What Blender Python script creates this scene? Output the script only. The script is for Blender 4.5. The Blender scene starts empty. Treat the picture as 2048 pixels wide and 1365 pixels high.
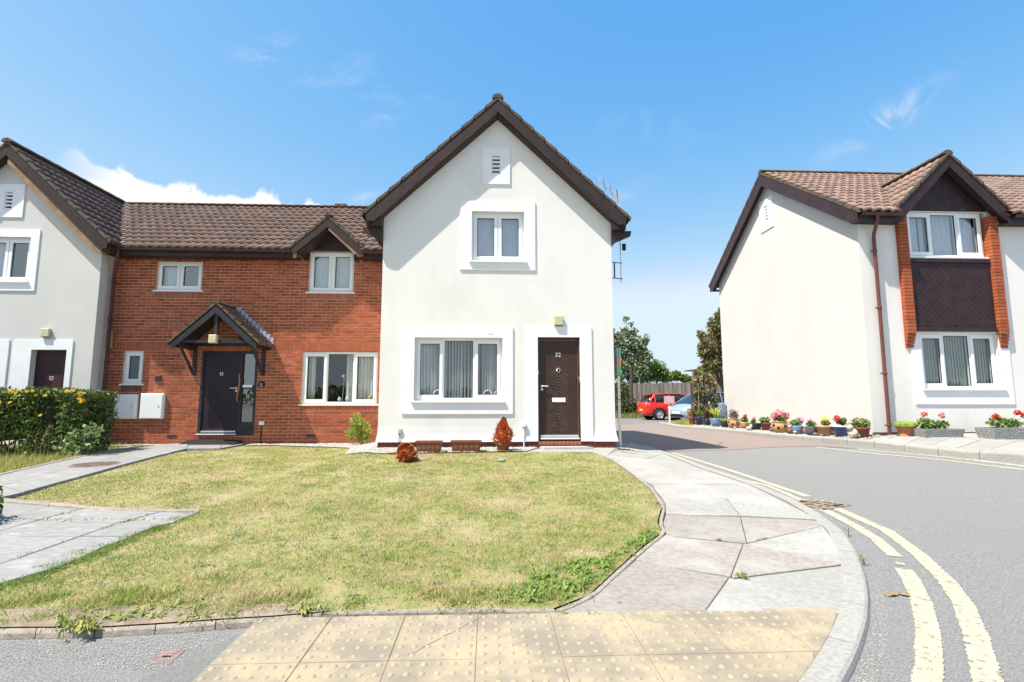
import bpy, math, random
import numpy as np
from mathutils import Vector, Matrix
random.seed(7); rs = np.random.RandomState(7)
scene = bpy.context.scene
COL = scene.collection
# ------------------------------------------------------------ camera, light, exposure
TH, PS, CAMH, FPX = math.radians(6.45), math.radians(2.6), 1.165, 1024.0
cam_d = bpy.data.cameras.new('camera'); cam = bpy.data.objects.new('camera', cam_d); COL.objects.link(cam)
cam.location = (0, 0, CAMH); cam.rotation_euler = (math.radians(90) + TH, 0, -PS)
cam_d.sensor_width = 36; cam_d.lens = 18.0; cam_d.clip_start = 0.05; cam_d.clip_end = 3000
scene.camera = cam
SUNV = Vector((0.50, 0.255, -1.0)).normalized()
sun_d = bpy.data.lights.new('sun', 'SUN'); sun = bpy.data.objects.new('sun', sun_d); COL.objects.link(sun)
sun.rotation_euler = SUNV.to_track_quat('-Z', 'Y').to_euler(); sun.location = (-20, -15, 35)
sun_d.energy = 5.0; sun_d.angle = math.radians(0.53); sun_d.color = (1.0, 0.94, 0.83)
scene.view_settings.view_transform = 'Standard'; scene.view_settings.look = 'None'
scene.view_settings.exposure = 0.80; scene.view_settings.gamma = 1.0
scene.view_settings.use_curve_mapping = False
world = bpy.data.worlds.new('World'); scene.world = world; world.use_nodes = True
SKY_STRENGTH = 0.1216

def build_world():
    nt = world.node_tree; N = nt.nodes; Lk = nt.links
    for n in list(N): N.remove(n)
    out = N.new('ShaderNodeOutputWorld'); bg = N.new('ShaderNodeBackground'); Lk.new(bg.outputs[0], out.inputs[0])
    sky = N.new('ShaderNodeTexSky'); sky.sky_type = 'NISHITA'; sky.sun_disc = False
    sky.sun_elevation = math.asin(-SUNV.z); sky.sun_rotation = math.atan2(-SUNV.x, -SUNV.y)
    sky.altitude = 50; sky.air_density = 1.0; sky.dust_density = 0.7; sky.ozone_density = 1.2
    hs = N.new('ShaderNodeHueSaturation'); hs.inputs['Saturation'].default_value = 1.17; hs.inputs['Value'].default_value = 1.25
    hs.inputs['Hue'].default_value = 0.503
    Lk.new(sky.outputs[0], hs.inputs['Color'])
    tc = N.new('ShaderNodeTexCoord'); sep = N.new('ShaderNodeSeparateXYZ'); Lk.new(tc.outputs['Generated'], sep.inputs[0])
    def M(op, a, b=None, c=None, clamp=False):
        m = N.new('ShaderNodeMath'); m.operation = op; m.use_clamp = clamp
        for i, v in enumerate((a, b, c)):
            if v is None: continue
            if isinstance(v, (int, float)): m.inputs[i].default_value = v
            else: Lk.new(v, m.inputs[i])
        return m.outputs[0]
    el = M('MULTIPLY', M('ARCSINE', sep.outputs[2]), 57.2958)
    az = M('MULTIPLY', M('ARCTAN2', sep.outputs[0], sep.outputs[1]), 57.2958)
    def noise(scale, detail, rough, vec=None, dist=0.0):
        n = N.new('ShaderNodeTexNoise'); n.inputs['Scale'].default_value = scale; n.inputs['Detail'].default_value = detail
        n.inputs['Roughness'].default_value = rough; n.inputs['Distortion'].default_value = dist
        Lk.new(vec if vec is not None else tc.outputs['Generated'], n.inputs['Vector']); return n.outputs[0]
    def ramp(v, a, b):
        m = N.new('ShaderNodeMapRange'); m.interpolation_type = 'SMOOTHSTEP'
        m.inputs[1].default_value = a; m.inputs[2].default_value = b; Lk.new(v, m.inputs[0]); return m.outputs[0]
    # low cumulus bank: billowing tops about 20 degrees up
    n1 = noise(9.0, 9, 0.55, dist=0.15); n2 = noise(30.0, 7, 0.6)
    top = M('SUBTRACT', 20.5, M('MULTIPLY', ramp(az, -20.0, -13.0), 4.0))
    h = M('ADD', M('SUBTRACT', top, el), M('ADD', M('MULTIPLY', M('SUBTRACT', n1, 0.5), 7.0), M('MULTIPLY', M('SUBTRACT', n2, 0.5), 3.6)))
    bank = M('MULTIPLY', ramp(h, -0.1, 0.7), M('MULTIPLY', ramp(el, 0.0, 1.0), M('MULTIPLY', ramp(az, -41.0, -36.5), M('SUBTRACT', 1.0, ramp(az, -16.0, -12.0)))))
    shade = ramp(noise(14.0, 6, 0.6, dist=0.4), 0.28, 0.55)
    # thin wisps, everywhere
    mp = N.new('ShaderNodeMapping'); mp.inputs['Rotation'].default_value = (0.2, 0.5, 0.5); mp.inputs['Scale'].default_value = (3.2, 8.0, 6.0)
    mp.inputs['Location'].default_value = (0.7, 0.2, 1.4)
    Lk.new(tc.outputs['Generated'], mp.inputs[0])
    w = M('MULTIPLY', ramp(noise(1.0, 8, 0.62, mp.outputs[0], 0.6), 0.56, 0.80), 0.3)
    w = M('MULTIPLY', w, ramp(noise(2.3, 2, 0.5), 0.46, 0.60))
    def puff(a, sa, e, se, s):
        da = M('DIVIDE', M('SUBTRACT', az, a), sa); de = M('DIVIDE', M('SUBTRACT', M('SUBTRACT', el, e), M('MULTIPLY', M('SUBTRACT', az, a), .35)), se)
        return M('MULTIPLY', M('EXPONENT', M('MULTIPLY', M('ADD', M('MULTIPLY', da, da), M('MULTIPLY', de, de)), -1.0)), s)
    st = ramp(noise(2.2, 8, 0.66, mp.outputs[0], 0.9), 0.40, 0.68)
    for a in ((40.0, 3.4, 24.3, 1.1, .95), (-24.8, 1.9, 33.0, .9, .8), (-13.5, 2.0, 21.5, .5, .5), (13, 5, 21.0, 1.0, .3)): w = M('MAXIMUM', w, M('MULTIPLY', puff(*a), st))
    mix1 = N.new('ShaderNodeMixRGB'); Lk.new(w, mix1.inputs[0])
    sc = N.new('ShaderNodeMixRGB'); sc.blend_type = 'MULTIPLY'; sc.inputs[0].default_value = 1.0
    Lk.new(hs.outputs[0], sc.inputs[1]); v = SKY_STRENGTH; sc.inputs[2].default_value = (v, v, v, 1)
    sp = N.new('ShaderNodeSeparateColor'); Lk.new(sc.outputs[0], sp.inputs[0]); cb = N.new('ShaderNodeCombineColor')
    for i, (pw, ga, mxv) in enumerate(((1.58, 2.35, .74), (.76, .99, .90), (.20, .955, 1.0))):   # gentle tone curve of the sky per channel
        v_ = M('MINIMUM', M('MULTIPLY', M('POWER', M('MULTIPLY', sp.outputs[i], 1.6245), pw), ga), mxv); Lk.new(M('DIVIDE', v_, 1.741), cb.inputs[i])
    Lk.new(cb.outputs[0], mix1.inputs[1]); mix1.inputs[2].default_value = (0.52, 0.55, 0.58, 1)
    cc = N.new('ShaderNodeMixRGB'); Lk.new(shade, cc.inputs[0]); cc.inputs[1].default_value = (0.49, 0.535, 0.58, 1); cc.inputs[2].default_value = (0.60, 0.605, 0.61, 1)
    mix2 = N.new('ShaderNodeMixRGB'); Lk.new(bank, mix2.inputs[0]); Lk.new(mix1.outputs[0], mix2.inputs[1]); Lk.new(cc.outputs[0], mix2.inputs[2])
    Lk.new(mix2.outputs[0], bg.inputs[0]); bg.inputs[1].default_value = 1.0
build_world()

# ------------------------------------------------------------ terrain height and pixel -> ground helper
def ss(a, b, x):
    t = min(1.0, max(0.0, (x - a) / (b - a))); return t * t * (3 - 2 * t)
def g(x, y):
    A = .10 + .10 * ss(-3.0, -2.1, x) - .10 * ss(2.6, 3.4, x) + .18 * ss(4.6, 7.3, x) + .10 * ss(7.3, 8.1, x)
    s0 = 12 + 5 * ss(5, 7.5, x)
    return A * ss(3, 10, y) * (1 - ss(s0, s0 + 10, y))
_R = Vector((math.cos(PS), -math.sin(PS), 0)); _F = Vector((math.sin(PS) * math.cos(TH), math.cos(PS) * math.cos(TH), math.sin(TH)))
_U = _R.cross(_F)
CP = Vector((0, 0, CAMH))
def ray(u, v): return _F + _R * ((u - 1024) / FPX) - _U * ((v - 682.5) / FPX)
def G(u, v, off=0.0):
    d = ray(u, v); z = 0
    for i in range(60):
        t = (z - CAMH) / d.z if d.z < -1e-4 else 60
        t = min(t, 60); p = CP + d * t; z = .5 * z + .5 * (g(p.x, p.y) + off)
    return p.x, p.y
def GL(pts): return [G(*p) for p in pts]
def ppm(p): return FPX / ((Vector((p[0], p[1], 0.6)) - CP).dot(_F))

# ------------------------------------------------------------ objects
def tag(o, label=None, cat=None, group=None, kind=None):
    if label: o['label'] = label
    if cat: o['category'] = cat
    if group: o['group'] = group
    if kind: o['kind'] = kind
    return o
def thing(name, label, cat, loc=(0, 0, 0), rz=0.0, group=None):
    o = bpy.data.objects.new(name, None); COL.objects.link(o); o.location = loc; o.rotation_euler = (0, 0, rz)
    o.empty_display_size = 0.1
    return tag(o, label, cat, group)
def link(name, mesh, parent=None, loc=(0, 0, 0), local=False):
    """parts of unrotated things are written in world coordinates; local=True: in the thing's own"""
    o = bpy.data.objects.new(name, mesh); COL.objects.link(o)
    if parent is not None:
        o.parent = parent
        if parent.type == 'EMPTY' and not local: o.location = Vector(loc) - parent.location
        else: o.location = loc
    else: o.location = loc
    return o
class MB:
    def __init__(s): s.v = []; s.f = []; s.sm = []
    def add(s, vs, fs, smooth=False):
        n = len(s.v); s.v += [tuple(p) for p in vs]; s.f += [tuple(i + n for i in f) for f in fs]; s.sm += [smooth] * len(fs); return s
    def box(s, x0, x1, y0, y1, z0, z1):
        return s.add([(x0, y0, z0), (x1, y0, z0), (x1, y1, z0), (x0, y1, z0), (x0, y0, z1), (x1, y0, z1), (x1, y1, z1), (x0, y1, z1)],
                     [(0, 3, 2, 1), (4, 5, 6, 7), (0, 1, 5, 4), (1, 2, 6, 5), (2, 3, 7, 6), (3, 0, 4, 7)])
    def prism(s, poly, d0, d1, M):
        n = len(poly); vs = [M(u, d0, z) for u, z in poly] + [M(u, d1, z) for u, z in poly]
        fs = [tuple(range(n)), tuple(range(2 * n - 1, n - 1, -1))] + [(i, i + n, (i + 1) % n + n, (i + 1) % n) for i in range(n)]
        return s.add(vs, fs)
    def tube(s, pts, r, n=8, r2=None, smooth=True):
        pts = [Vector(p) for p in pts]; r2 = r if r2 is None else r2; vs = []; m = len(pts)
        for i, p in enumerate(pts):
            t = (pts[min(i + 1, m - 1)] - pts[max(i - 1, 0)]).normalized()
            a = t.orthogonal().normalized() if abs(t.z) > .95 else t.cross(Vector((0, 0, 1))).normalized()
            if abs(t.z) > .95: a = Vector((1, 0, 0)) - t * t.x; a.normalize()
            b = t.cross(a); rr = r + (r2 - r) * i / (m - 1)
            vs += [p + a * rr * math.cos(2 * math.pi * k / n) + b * rr * math.sin(2 * math.pi * k / n) for k in range(n)]
        fs = [(i * n + k, i * n + (k + 1) % n, (i + 1) * n + (k + 1) % n, (i + 1) * n + k) for i in range(m - 1) for k in range(n)]
        s.add(vs, fs, smooth)
        s.add(vs[:n], [tuple(range(n))]); return s.add(vs[-n:], [tuple(range(n))])
    def lathe(s, prof, c=(0, 0, 0), n=20, smooth=True, sx=1.0, sy=1.0):
        m = len(prof); vs = [(c[0] + r * sx * math.cos(2 * math.pi * k / n), c[1] + r * sy * math.sin(2 * math.pi * k / n), c[2] + z) for r, z in prof for k in range(n)]
        return s.add(vs, [(i * n + k, i * n + (k + 1) % n, (i + 1) * n + (k + 1) % n, (i + 1) * n + k) for i in range(m - 1) for k in range(n)], smooth)
    def loft(s, rings, smooth=True, caps=True):
        n = len(rings[0]); vs = [p for r in rings for p in r]
        s.add(vs, [(i * n + k, i * n + (k + 1) % n, (i + 1) * n + (k + 1) % n, (i + 1) * n + k) for i in range(len(rings) - 1) for k in range(n)], smooth)
        if caps: s.add(rings[0], [tuple(range(n))]); s.add(rings[-1], [tuple(range(n))])
        return s
    def ball(s, c, r, n=6, m=4, squash=1.0, jit=0.0):
        prof = [(math.sin(math.pi * i / m), -math.cos(math.pi * i / m) * squash) for i in range(m + 1)]
        vs = []
        for a, z in prof:
            for k in range(n):
                q = r * (1 + random.uniform(-jit, jit)); vs.append((c[0] + a * q * math.cos(6.2832 * k / n), c[1] + a * q * math.sin(6.2832 * k / n), c[2] + z * q))
        return s.add(vs, [(i * n + k, i * n + (k + 1) % n, (i + 1) * n + (k + 1) % n, (i + 1) * n + k) for i in range(m) for k in range(n)], True)
    def mesh(s, name, mat):
        me = bpy.data.meshes.new(name); me.from_pydata(s.v, [], s.f)
        if mat: me.materials.append(mat)
        if any(s.sm): me.polygons.foreach_set('use_smooth', s.sm)
        me.update(); return me
    def build(s, name, mat, parent=None, local=False, **k):
        o = link(name, s.mesh(name, mat), parent, local=local)
        return tag(o, **k) if k else o
def quads_mesh(name, V, mat, nv=4):
    """V: array (n*nv,3): n loose faces of nv corners"""
    n = len(V) // nv; me = bpy.data.meshes.new(name)
    me.vertices.add(len(V)); me.vertices.foreach_set('co', V.astype(np.float32).ravel())
    me.loops.add(n * nv); me.loops.foreach_set('vertex_index', np.arange(n * nv, dtype=np.int32))
    me.polygons.add(n); me.polygons.foreach_set('loop_start', np.arange(0, n * nv, nv, dtype=np.int32))
    me.materials.append(mat); me.update(calc_edges=True); return me
MX = lambda Y: (lambda u, d, z: (u, Y + d, z))       # wall facing -Y, d = depth behind the face
MY = lambda X: (lambda u, d, z: (X + d, u, z))       # wall facing -X
# ------------------------------------------------------------ materials
def mat(name, c, c2=None, ns=4.0, rough=.75, bump=0.0, bs=60.0, rnd=0.0, spec=.3, lo=.4, hi=.6, metal=0.0, c3=None, n3=1.2, lo3=.5, hi3=.62, det=5, wp=False, coat=0.0, stretch=None, trans=0.0):
    m = bpy.data.materials.new(name); m.use_nodes = True; nt = m.node_tree; N = nt.nodes; Lk = nt.links
    b = N['Principled BSDF']; b.inputs['Roughness'].default_value = rough; b.inputs['Metallic'].default_value = metal
    b.inputs['Specular IOR Level'].default_value = spec; b.inputs['Coat Weight'].default_value = coat
    if wp: co = N.new('ShaderNodeNewGeometry').outputs['Position']
    else: co = N.new('ShaderNodeTexCoord').outputs['Object']
    if stretch:
        mp = N.new('ShaderNodeMapping'); mp.inputs['Scale'].default_value = stretch; Lk.new(co, mp.inputs[0]); co = mp.outputs[0]
    def noise(s, d=det, r=.6):
        n = N.new('ShaderNodeTexNoise'); n.inputs['Scale'].default_value = s; n.inputs['Detail'].default_value = d; n.inputs['Roughness'].default_value = r
        Lk.new(co, n.inputs['Vector']); return n.outputs[0]
    def ramp(v, a, b_):
        r = N.new('ShaderNodeMapRange'); r.inputs[1].default_value = a; r.inputs[2].default_value = b_; Lk.new(v, r.inputs[0]); return r.outputs[0]
    def mix(f, a, b_):
        x = N.new('ShaderNodeMixRGB'); Lk.new(f, x.inputs[0])
        for i, q in ((1, a), (2, b_)):
            if isinstance(q, tuple): x.inputs[i].default_value = (*q, 1)
            else: Lk.new(q, x.inputs[i])
        return x.outputs[0]
    col = c
    if c2: col = mix(ramp(noise(ns), lo, hi), c, c2)
    if c3: col = mix(ramp(noise(n3, 6, .65), lo3, hi3), col, c3)
    if rnd:
        gi = N.new('ShaderNodeNewGeometry'); oi = N.new('ShaderNodeObjectInfo')
        ad = N.new('ShaderNodeMath'); ad.operation = 'ADD'; Lk.new(gi.outputs['Random Per Island'], ad.inputs[0]); Lk.new(oi.outputs['Random'], ad.inputs[1])
        fr = N.new('ShaderNodeMath'); fr.operation = 'FRACT'; Lk.new(ad.outputs[0], fr.inputs[0])
        r = N.new('ShaderNodeMapRange'); r.inputs[3].default_value = 1 - rnd; r.inputs[4].default_value = 1 + rnd; Lk.new(fr.outputs[0], r.inputs[0])
        h = N.new('ShaderNodeHueSaturation'); Lk.new(r.outputs[0], h.inputs['Value'])
        if isinstance(col, tuple): h.inputs['Color'].default_value = (*col, 1)
        else: Lk.new(col, h.inputs['Color'])
        col = h.outputs[0]
    if isinstance(col, tuple): b.inputs['Base Color'].default_value = (*col, 1)
    else: Lk.new(col, b.inputs['Base Color'])
    if bump:
        bp = N.new('ShaderNodeBump'); bp.inputs['Strength'].default_value = bump; bp.inputs['Distance'].default_value = .01
        Lk.new(noise(bs, 4, .65), bp.inputs['Height']); Lk.new(bp.outputs[0], b.inputs['Normal'])
    if trans:
        tl = N.new('ShaderNodeBsdfTranslucent'); mx = N.new('ShaderNodeMixShader'); mx.inputs[0].default_value = trans
        if isinstance(col, tuple): tl.inputs[0].default_value = (*col, 1)
        else: Lk.new(col, tl.inputs[0])
        out = N['Material Output']; Lk.new(b.outputs[0], mx.inputs[1]); Lk.new(tl.outputs[0], mx.inputs[2]); Lk.new(mx.outputs[0], out.inputs[0])
    return m
def glass_mat(name, tint=(.85, .9, .92), refl=1.5, base=.05, rough=.0, frost=False):
    m = bpy.data.materials.new(name); m.use_nodes = True; N = m.node_tree.nodes; Lk = m.node_tree.links
    for n in list(N): N.remove(n)
    out = N.new('ShaderNodeOutputMaterial'); mx = N.new('ShaderNodeMixShader'); gl = N.new('ShaderNodeBsdfGlossy'); gl.inputs['Roughness'].default_value = rough
    tr = N.new('ShaderNodeBsdfTransparent'); tr.inputs[0].default_value = (*tint, 1)
    lw = N.new('ShaderNodeLayerWeight'); fr = N.new('ShaderNodeMath'); fr.operation = 'POWER'; fr.inputs[1].default_value = 4.5; Lk.new(lw.outputs['Facing'], fr.inputs[0])
    ma = N.new('ShaderNodeMath'); ma.operation = 'MULTIPLY_ADD'; ma.inputs[1].default_value = .8; ma.inputs[2].default_value = base + refl * .04; ma.use_clamp = True
    Lk.new(fr.outputs[0], ma.inputs[0]); Lk.new(ma.outputs[0], mx.inputs[0])
    Lk.new(tr.outputs[0], mx.inputs[1]); Lk.new(gl.outputs[0], mx.inputs[2])
    if frost:
        df = N.new('ShaderNodeBsdfDiffuse'); df.inputs[0].default_value = (.10, .13, .14, 1); Lk.new(df.outputs[0], mx.inputs[1])
    Lk.new(mx.outputs[0], out.inputs[0]); return m
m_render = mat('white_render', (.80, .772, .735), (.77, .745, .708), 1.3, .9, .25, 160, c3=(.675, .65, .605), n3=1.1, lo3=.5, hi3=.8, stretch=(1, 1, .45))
m_render_side = mat('sun_offset_render', (.62, .602, .575), (.59, .575, .55), 1.0, .9, .25, 140, c3=(.585, .575, .55), n3=.7, lo3=.5, hi3=.8)  # darker copy of white_render; its colour offsets stronger sun on the flank
m_band = mat('smooth_white_surround', (.84, .84, .85), (.80, .80, .815), 3, .75, .08, 90)
m_upvc = mat('white_plastic', (.84, .85, .86), rough=.35, spec=.5)
m_brick = mat('red_stock_brick', (.41, .105, .045), (.30, .07, .032), 30, .88, .5, 90, rnd=.26, c3=(.41, .14, .07), n3=5, lo3=.5, hi3=.7)
m_brick_o = mat('orange_brick', (.396, .107, .045), (.344, .086, .036), 7, .85, .3, 90, rnd=.12)
m_brick_p = mat('pinkish_sill_brick', (.387, .129, .077), (.327, .103, .065), 7, .85, .3, 90, rnd=.14)
m_brick_b = mat('brown_plinth_brick', (.176, .060, .040), (.144, .048, .034), 7, .85, .3, 90, rnd=.15)
m_brick_d = mat('weathered_brick', (.176, .080, .044), (.136, .064, .040), 9, .9, .5, 90, rnd=.18)
m_mortar = mat('sandy_mortar', (.74, .53, .40), (.62, .43, .32), 12, .95, .4, 120)
m_mortar_d = mat('dark_mortar', (.080, .028, .018), (.112, .040, .024), 12, .95, .3, 120)
m_tile_l = mat('brown_grey_roof_tile', (.164, .108, .088), (.120, .078, .064), 6, .85, .4, 70, rnd=.2, c3=(.208, .160, .124), n3=2.5, lo3=.55, hi3=.75)
m_tile_r = mat('pinkish_brown_roof_tile', (.275, .185, .15), (.205, .135, .112), 6, .85, .4, 70, rnd=.2, c3=(.34, .25, .20), n3=2.5, lo3=.5, hi3=.7)
m_mortar_g = mat('lichen_mortar', (.136, .108, .076), (.080, .064, .048), 14, .95, .6, 60, c3=(.208, .128, .044), n3=7, lo3=.58, hi3=.7)
m_tile_d = mat('underlay', (.028, .022, .020), rough=.95)
m_wood = mat('dark_brown_timber', (.032, .020, .019), (.044, .026, .023), 5, .5, .2, 40)
m_wood_p = mat('purplish_brown_timber', (.032, .017, .020), (.046, .024, .026), 4, .45, .2, 50)
m_wood_k = mat('charcoal_timber', (.024, .024, .032), (.036, .034, .040), 5, .5, .2, 50)
m_wood_t = mat('bleached_tan_timber', (.336, .208, .128), (.264, .152, .088), 6, .7, .2, 50)
m_soffit = mat('soffit_board', (.048, .030, .027), rough=.7)
m_gut = mat('brown_gutter_plastic', (.076, .038, .034), (.096, .048, .042), 3, .4, 0)
m_pipe = mat('red_brown_pipe_plastic', (.168, .062, .048), (.136, .052, .042), 3, .4, 0)
m_pipe_d = mat('dark_plum_pipe_plastic', (.068, .026, .030), (.088, .036, .038), 3, .4, 0)
m_glass = glass_mat('window_glass', refl=1.6, base=.07)
m_glass_s = glass_mat('sky_reflecting_glass', (.8, .85, .9), refl=2.2, base=.20)
m_glass_d = glass_mat('sidelight_glass', (.25, .3, .33), refl=2.0, base=.2)
m_frost = glass_mat('frosted_glass', refl=1.0, base=.03, rough=.35, frost=True)
m_gasket = mat('dark_gasket', (.040, .044, .052), rough=.6)
m_blind = mat('pale_blind_fabric', (.80, .80, .78), (.74, .74, .72), 3, .9)
m_blind_g = mat('greenish_grey_blind_fabric', (.50, .53, .46), (.42, .45, .39), 3, .9)
m_net = mat('white_net_curtain', (.82, .84, .84), (.66, .69, .71), 9, .9, stretch=(6, 6, .4))
m_curt = mat('cream_curtain', (.72, .70, .62), (.56, .55, .49), 9, .9, stretch=(5, 5, .3))
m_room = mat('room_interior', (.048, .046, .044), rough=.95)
m_door32 = mat('brown_door_paint', (.056, .029, .022), (.048, .024, .019), 3, .42, .1, 40)
m_door31 = mat('aubergine_door_paint', (.022, .016, .024), (.028, .019, .027), 3, .45, .1, 40)
m_doorL = mat('maroon_door_paint', (.052, .019, .026), (.040, .016, .022), 3, .45, .1, 40)
m_alu = mat('bare_aluminium', (.75, .76, .78), rough=.32, metal=.6, spec=.5)
m_white = mat('white_enamel', (.82, .83, .84), rough=.35, spec=.5)
m_cream = mat('yellowed_cream_plastic', (.576, .544, .336), (.528, .496, .304), 6, .55)
m_ochre = mat('ochre_plastic', (.464, .336, .128), rough=.6)
m_blk = mat('black_plastic', (.014, .014, .016), rough=.55)
m_tan = mat('bare_pale_timber', (.320, .184, .088), rough=.7)
m_slot = mat('dark_opening', (.010, .010, .010), rough=1)
m_lead = mat('lead_sheet', (.42, .47, .55), (.33, .37, .44), 8, .45, .2, 30, spec=.5)
m_conc = mat('pale_concrete', (.42, .40, .37), (.35, .335, .31), 5, .9, .35, 120, rnd=.05, c3=(.36, .325, .28), n3=1.5, lo3=.55, hi3=.75, wp=True)
m_slab = mat('concrete_slab', (.355, .342, .318), (.29, .28, .26), 24, .92, .55, 170, rnd=.07, c3=(.42, .408, .385), n3=1.1, lo3=.5, hi3=.7, wp=True, det=8)
m_slab_p = mat('pink_worn_slab', (.35, .312, .28), (.27, .245, .222), 26, .92, .7, 170, rnd=.07, c3=(.38, .362, .335), n3=1.7, lo3=.5, hi3=.66, wp=True, det=8)
m_slab_g = mat('grey_wet_slab', (.23, .228, .225), (.285, .28, .273), 10, .85, .35, 120, rnd=.06, c3=(.38, .372, .36), n3=2.6, lo3=.56, hi3=.70, wp=True, stretch=(1, 2.4, 1), det=8)
m_kerb = mat('kerb_concrete', (.36, .348, .325), (.285, .276, .258), 40, .92, .5, 160, rnd=.04, c3=(.31, .265, .21), n3=2.5, lo3=.62, hi3=.8, wp=True, det=7)
m_edge = mat('edging_concrete', (.34, .295, .25), (.25, .215, .18), 20, .95, .7, 90, rnd=.06, wp=True)
m_tact = mat('buff_tactile_concrete', (.41, .335, .22), (.345, .295, .215), 7, .9, .5, 150, rnd=.03, c3=(.25, .215, .17), n3=2.2, lo3=.42, hi3=.58, wp=True, det=8)
m_blister = mat('worn_blister', (.385, .31, .20), (.31, .255, .175), 12, .85, .2, 100, wp=True)
def road_mat(name, a, b, c, d):
    m = mat(name, a, b, 95, .9, .8, 150, c3=c, n3=.8, lo3=.45, hi3=.7, wp=True, det=9, lo=.40, hi=.60)
    return m
m_road = road_mat('worn_asphalt', (.15, .15, .147), (.285, .281, .274), (.215, .213, .208), 0)
m_patch = mat('fresh_asphalt', (.21, .207, .20), (.16, .158, .154), 90, .9, .6, 240, wp=True, det=6)
m_drive = mat('pinkish_drive', (.29, .222, .195), (.21, .165, .15), 40, .92, .8, 120, c3=(.235, .20, .18), n3=.7, wp=True, det=8)
m_grit = mat('loose_grit', (.25, .238, .22), (.165, .158, .148), 30, .95, 1.0, 90, rnd=.3, wp=True)
m_soil = mat('dry_soil', (.31, .24, .18), (.21, .158, .118), 9, .97, 1.0, 50, c3=(.30, .25, .195), n3=2.5, wp=True)
m_lawn = mat('dry_lawn', (.21, .23, .075), (.34, .275, .14), 8, .97, 1.2, 60, c3=(.37, .30, .18), n3=1.4, lo3=.5, hi3=.64, wp=True, det=9)
m_yel = mat('faded_yellow_paint', (.47, .435, .325), (.41, .38, .28), 18, .8, .6, 120, wp=True, c3=(.20, .195, .165), n3=26, lo3=.56, hi3=.62, det=5)
m_iron = mat('rusty_iron', (.168, .104, .080), (.112, .072, .060), 14, .8, .6, 80, wp=True)
m_iron_p = mat('painted_grate', (.44, .40, .28), (.17, .12, .09), 16, .8, .5, 80, lo=.40, hi=.55, wp=True)
m_grate_r = mat('rust_pink_lid', (.264, .192, .168), (.192, .136, .120), 12, .85, .5, 60, wp=True)
m_haired = mat('grass_blade', (.22, .31, .055), (.47, .405, .16), 7, .75, rnd=.28, lo=.42, hi=.62, c3=(.50, .41, .215), n3=1.1, lo3=.49, hi3=.60, wp=True, det=9, trans=.25)
m_green = mat('fresh_green_leaf', (.14, .23, .04), (.23, .31, .07), 6, .6, rnd=.3, wp=True, trans=.3)
m_weed = mat('weed_leaf', (.192, .272, .064), (.304, .304, .088), 8, .65, rnd=.35, wp=True, trans=.25)
m_weed_g = mat('grey_weed_leaf', (.208, .248, .176), rough=.8, rnd=.3, trans=.2)
m_straw = mat('straw', (.376, .304, .168), rough=.85, rnd=.2, trans=.2)
m_hedge = mat('hedge_leaf', (.075, .125, .035), (.15, .20, .05), 5, .5, rnd=.45, wp=True, trans=.22, spec=.4)
m_hedgeflower = mat('yellow_petal', (.640, .464, .036), (.576, .336, .024), 30, .7, rnd=.15, wp=True, trans=.25)
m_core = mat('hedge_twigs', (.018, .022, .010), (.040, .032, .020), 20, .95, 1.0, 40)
m_bark = mat('bark', (.112, .084, .060), (.064, .048, .036), 12, .9, .8, 40)
m_tree1 = mat('grey_green_leaf', (.16, .21, .11), (.27, .32, .18), 1.5, .55, rnd=.4, wp=True, trans=.25)
m_tree2 = mat('bright_green_leaf', (.160, .256, .048), (.240, .320, .080), 1.5, .55, rnd=.35, wp=True, trans=.3)
m_tree3 = mat('olive_leaf', (.144, .160, .056), (.256, .208, .096), 1.5, .55, rnd=.4, wp=True, trans=.25)
m_pebble = mat('pale_pebble', (.42, .40, .37), (.30, .285, .265), 25, .9, rnd=.3)
# ------------------------------------------------------------ building helpers
def wall_mb(M, cuts, zb, ztop, holes, thick=.3, mb=None):
    """one-sided wall with rectangular openings (u0,u1,z0,z1) and their reveals; ztop(u) roof line"""
    mb = mb or MB(); us = sorted(set([round(c, 4) for c in cuts] + [round(h[i], 4) for h in holes for i in (0, 1)]))
    for a, b in zip(us, us[1:]):
        mid = (a + b) / 2; hs = sorted([h for h in holes if h[0] < mid < h[1]], key=lambda h: h[2]); z = zb
        for h in hs:
            mb.add([M(a, 0, z), M(b, 0, z), M(b, 0, h[2]), M(a, 0, h[2])], [(0, 1, 2, 3)]); z = h[3]
        mb.add([M(a, 0, z), M(b, 0, z), M(b, 0, ztop(b)), M(a, 0, ztop(a))], [(0, 1, 2, 3)])
    for u0, u1, z0, z1 in holes:
        q = [(u0, z0), (u1, z0), (u1, z1), (u0, z1)]
        for i in range(4):
            if i == 0 and z0 <= zb + 1e-4: continue
            (p, r), (s_, t) = q[i], q[(i + 1) % 4]
            mb.add([M(p, 0, r), M(s_, 0, t), M(s_, thick, t), M(p, thick, r)], [(0, 1, 2, 3)])
    return mb
_bm = {}
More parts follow.
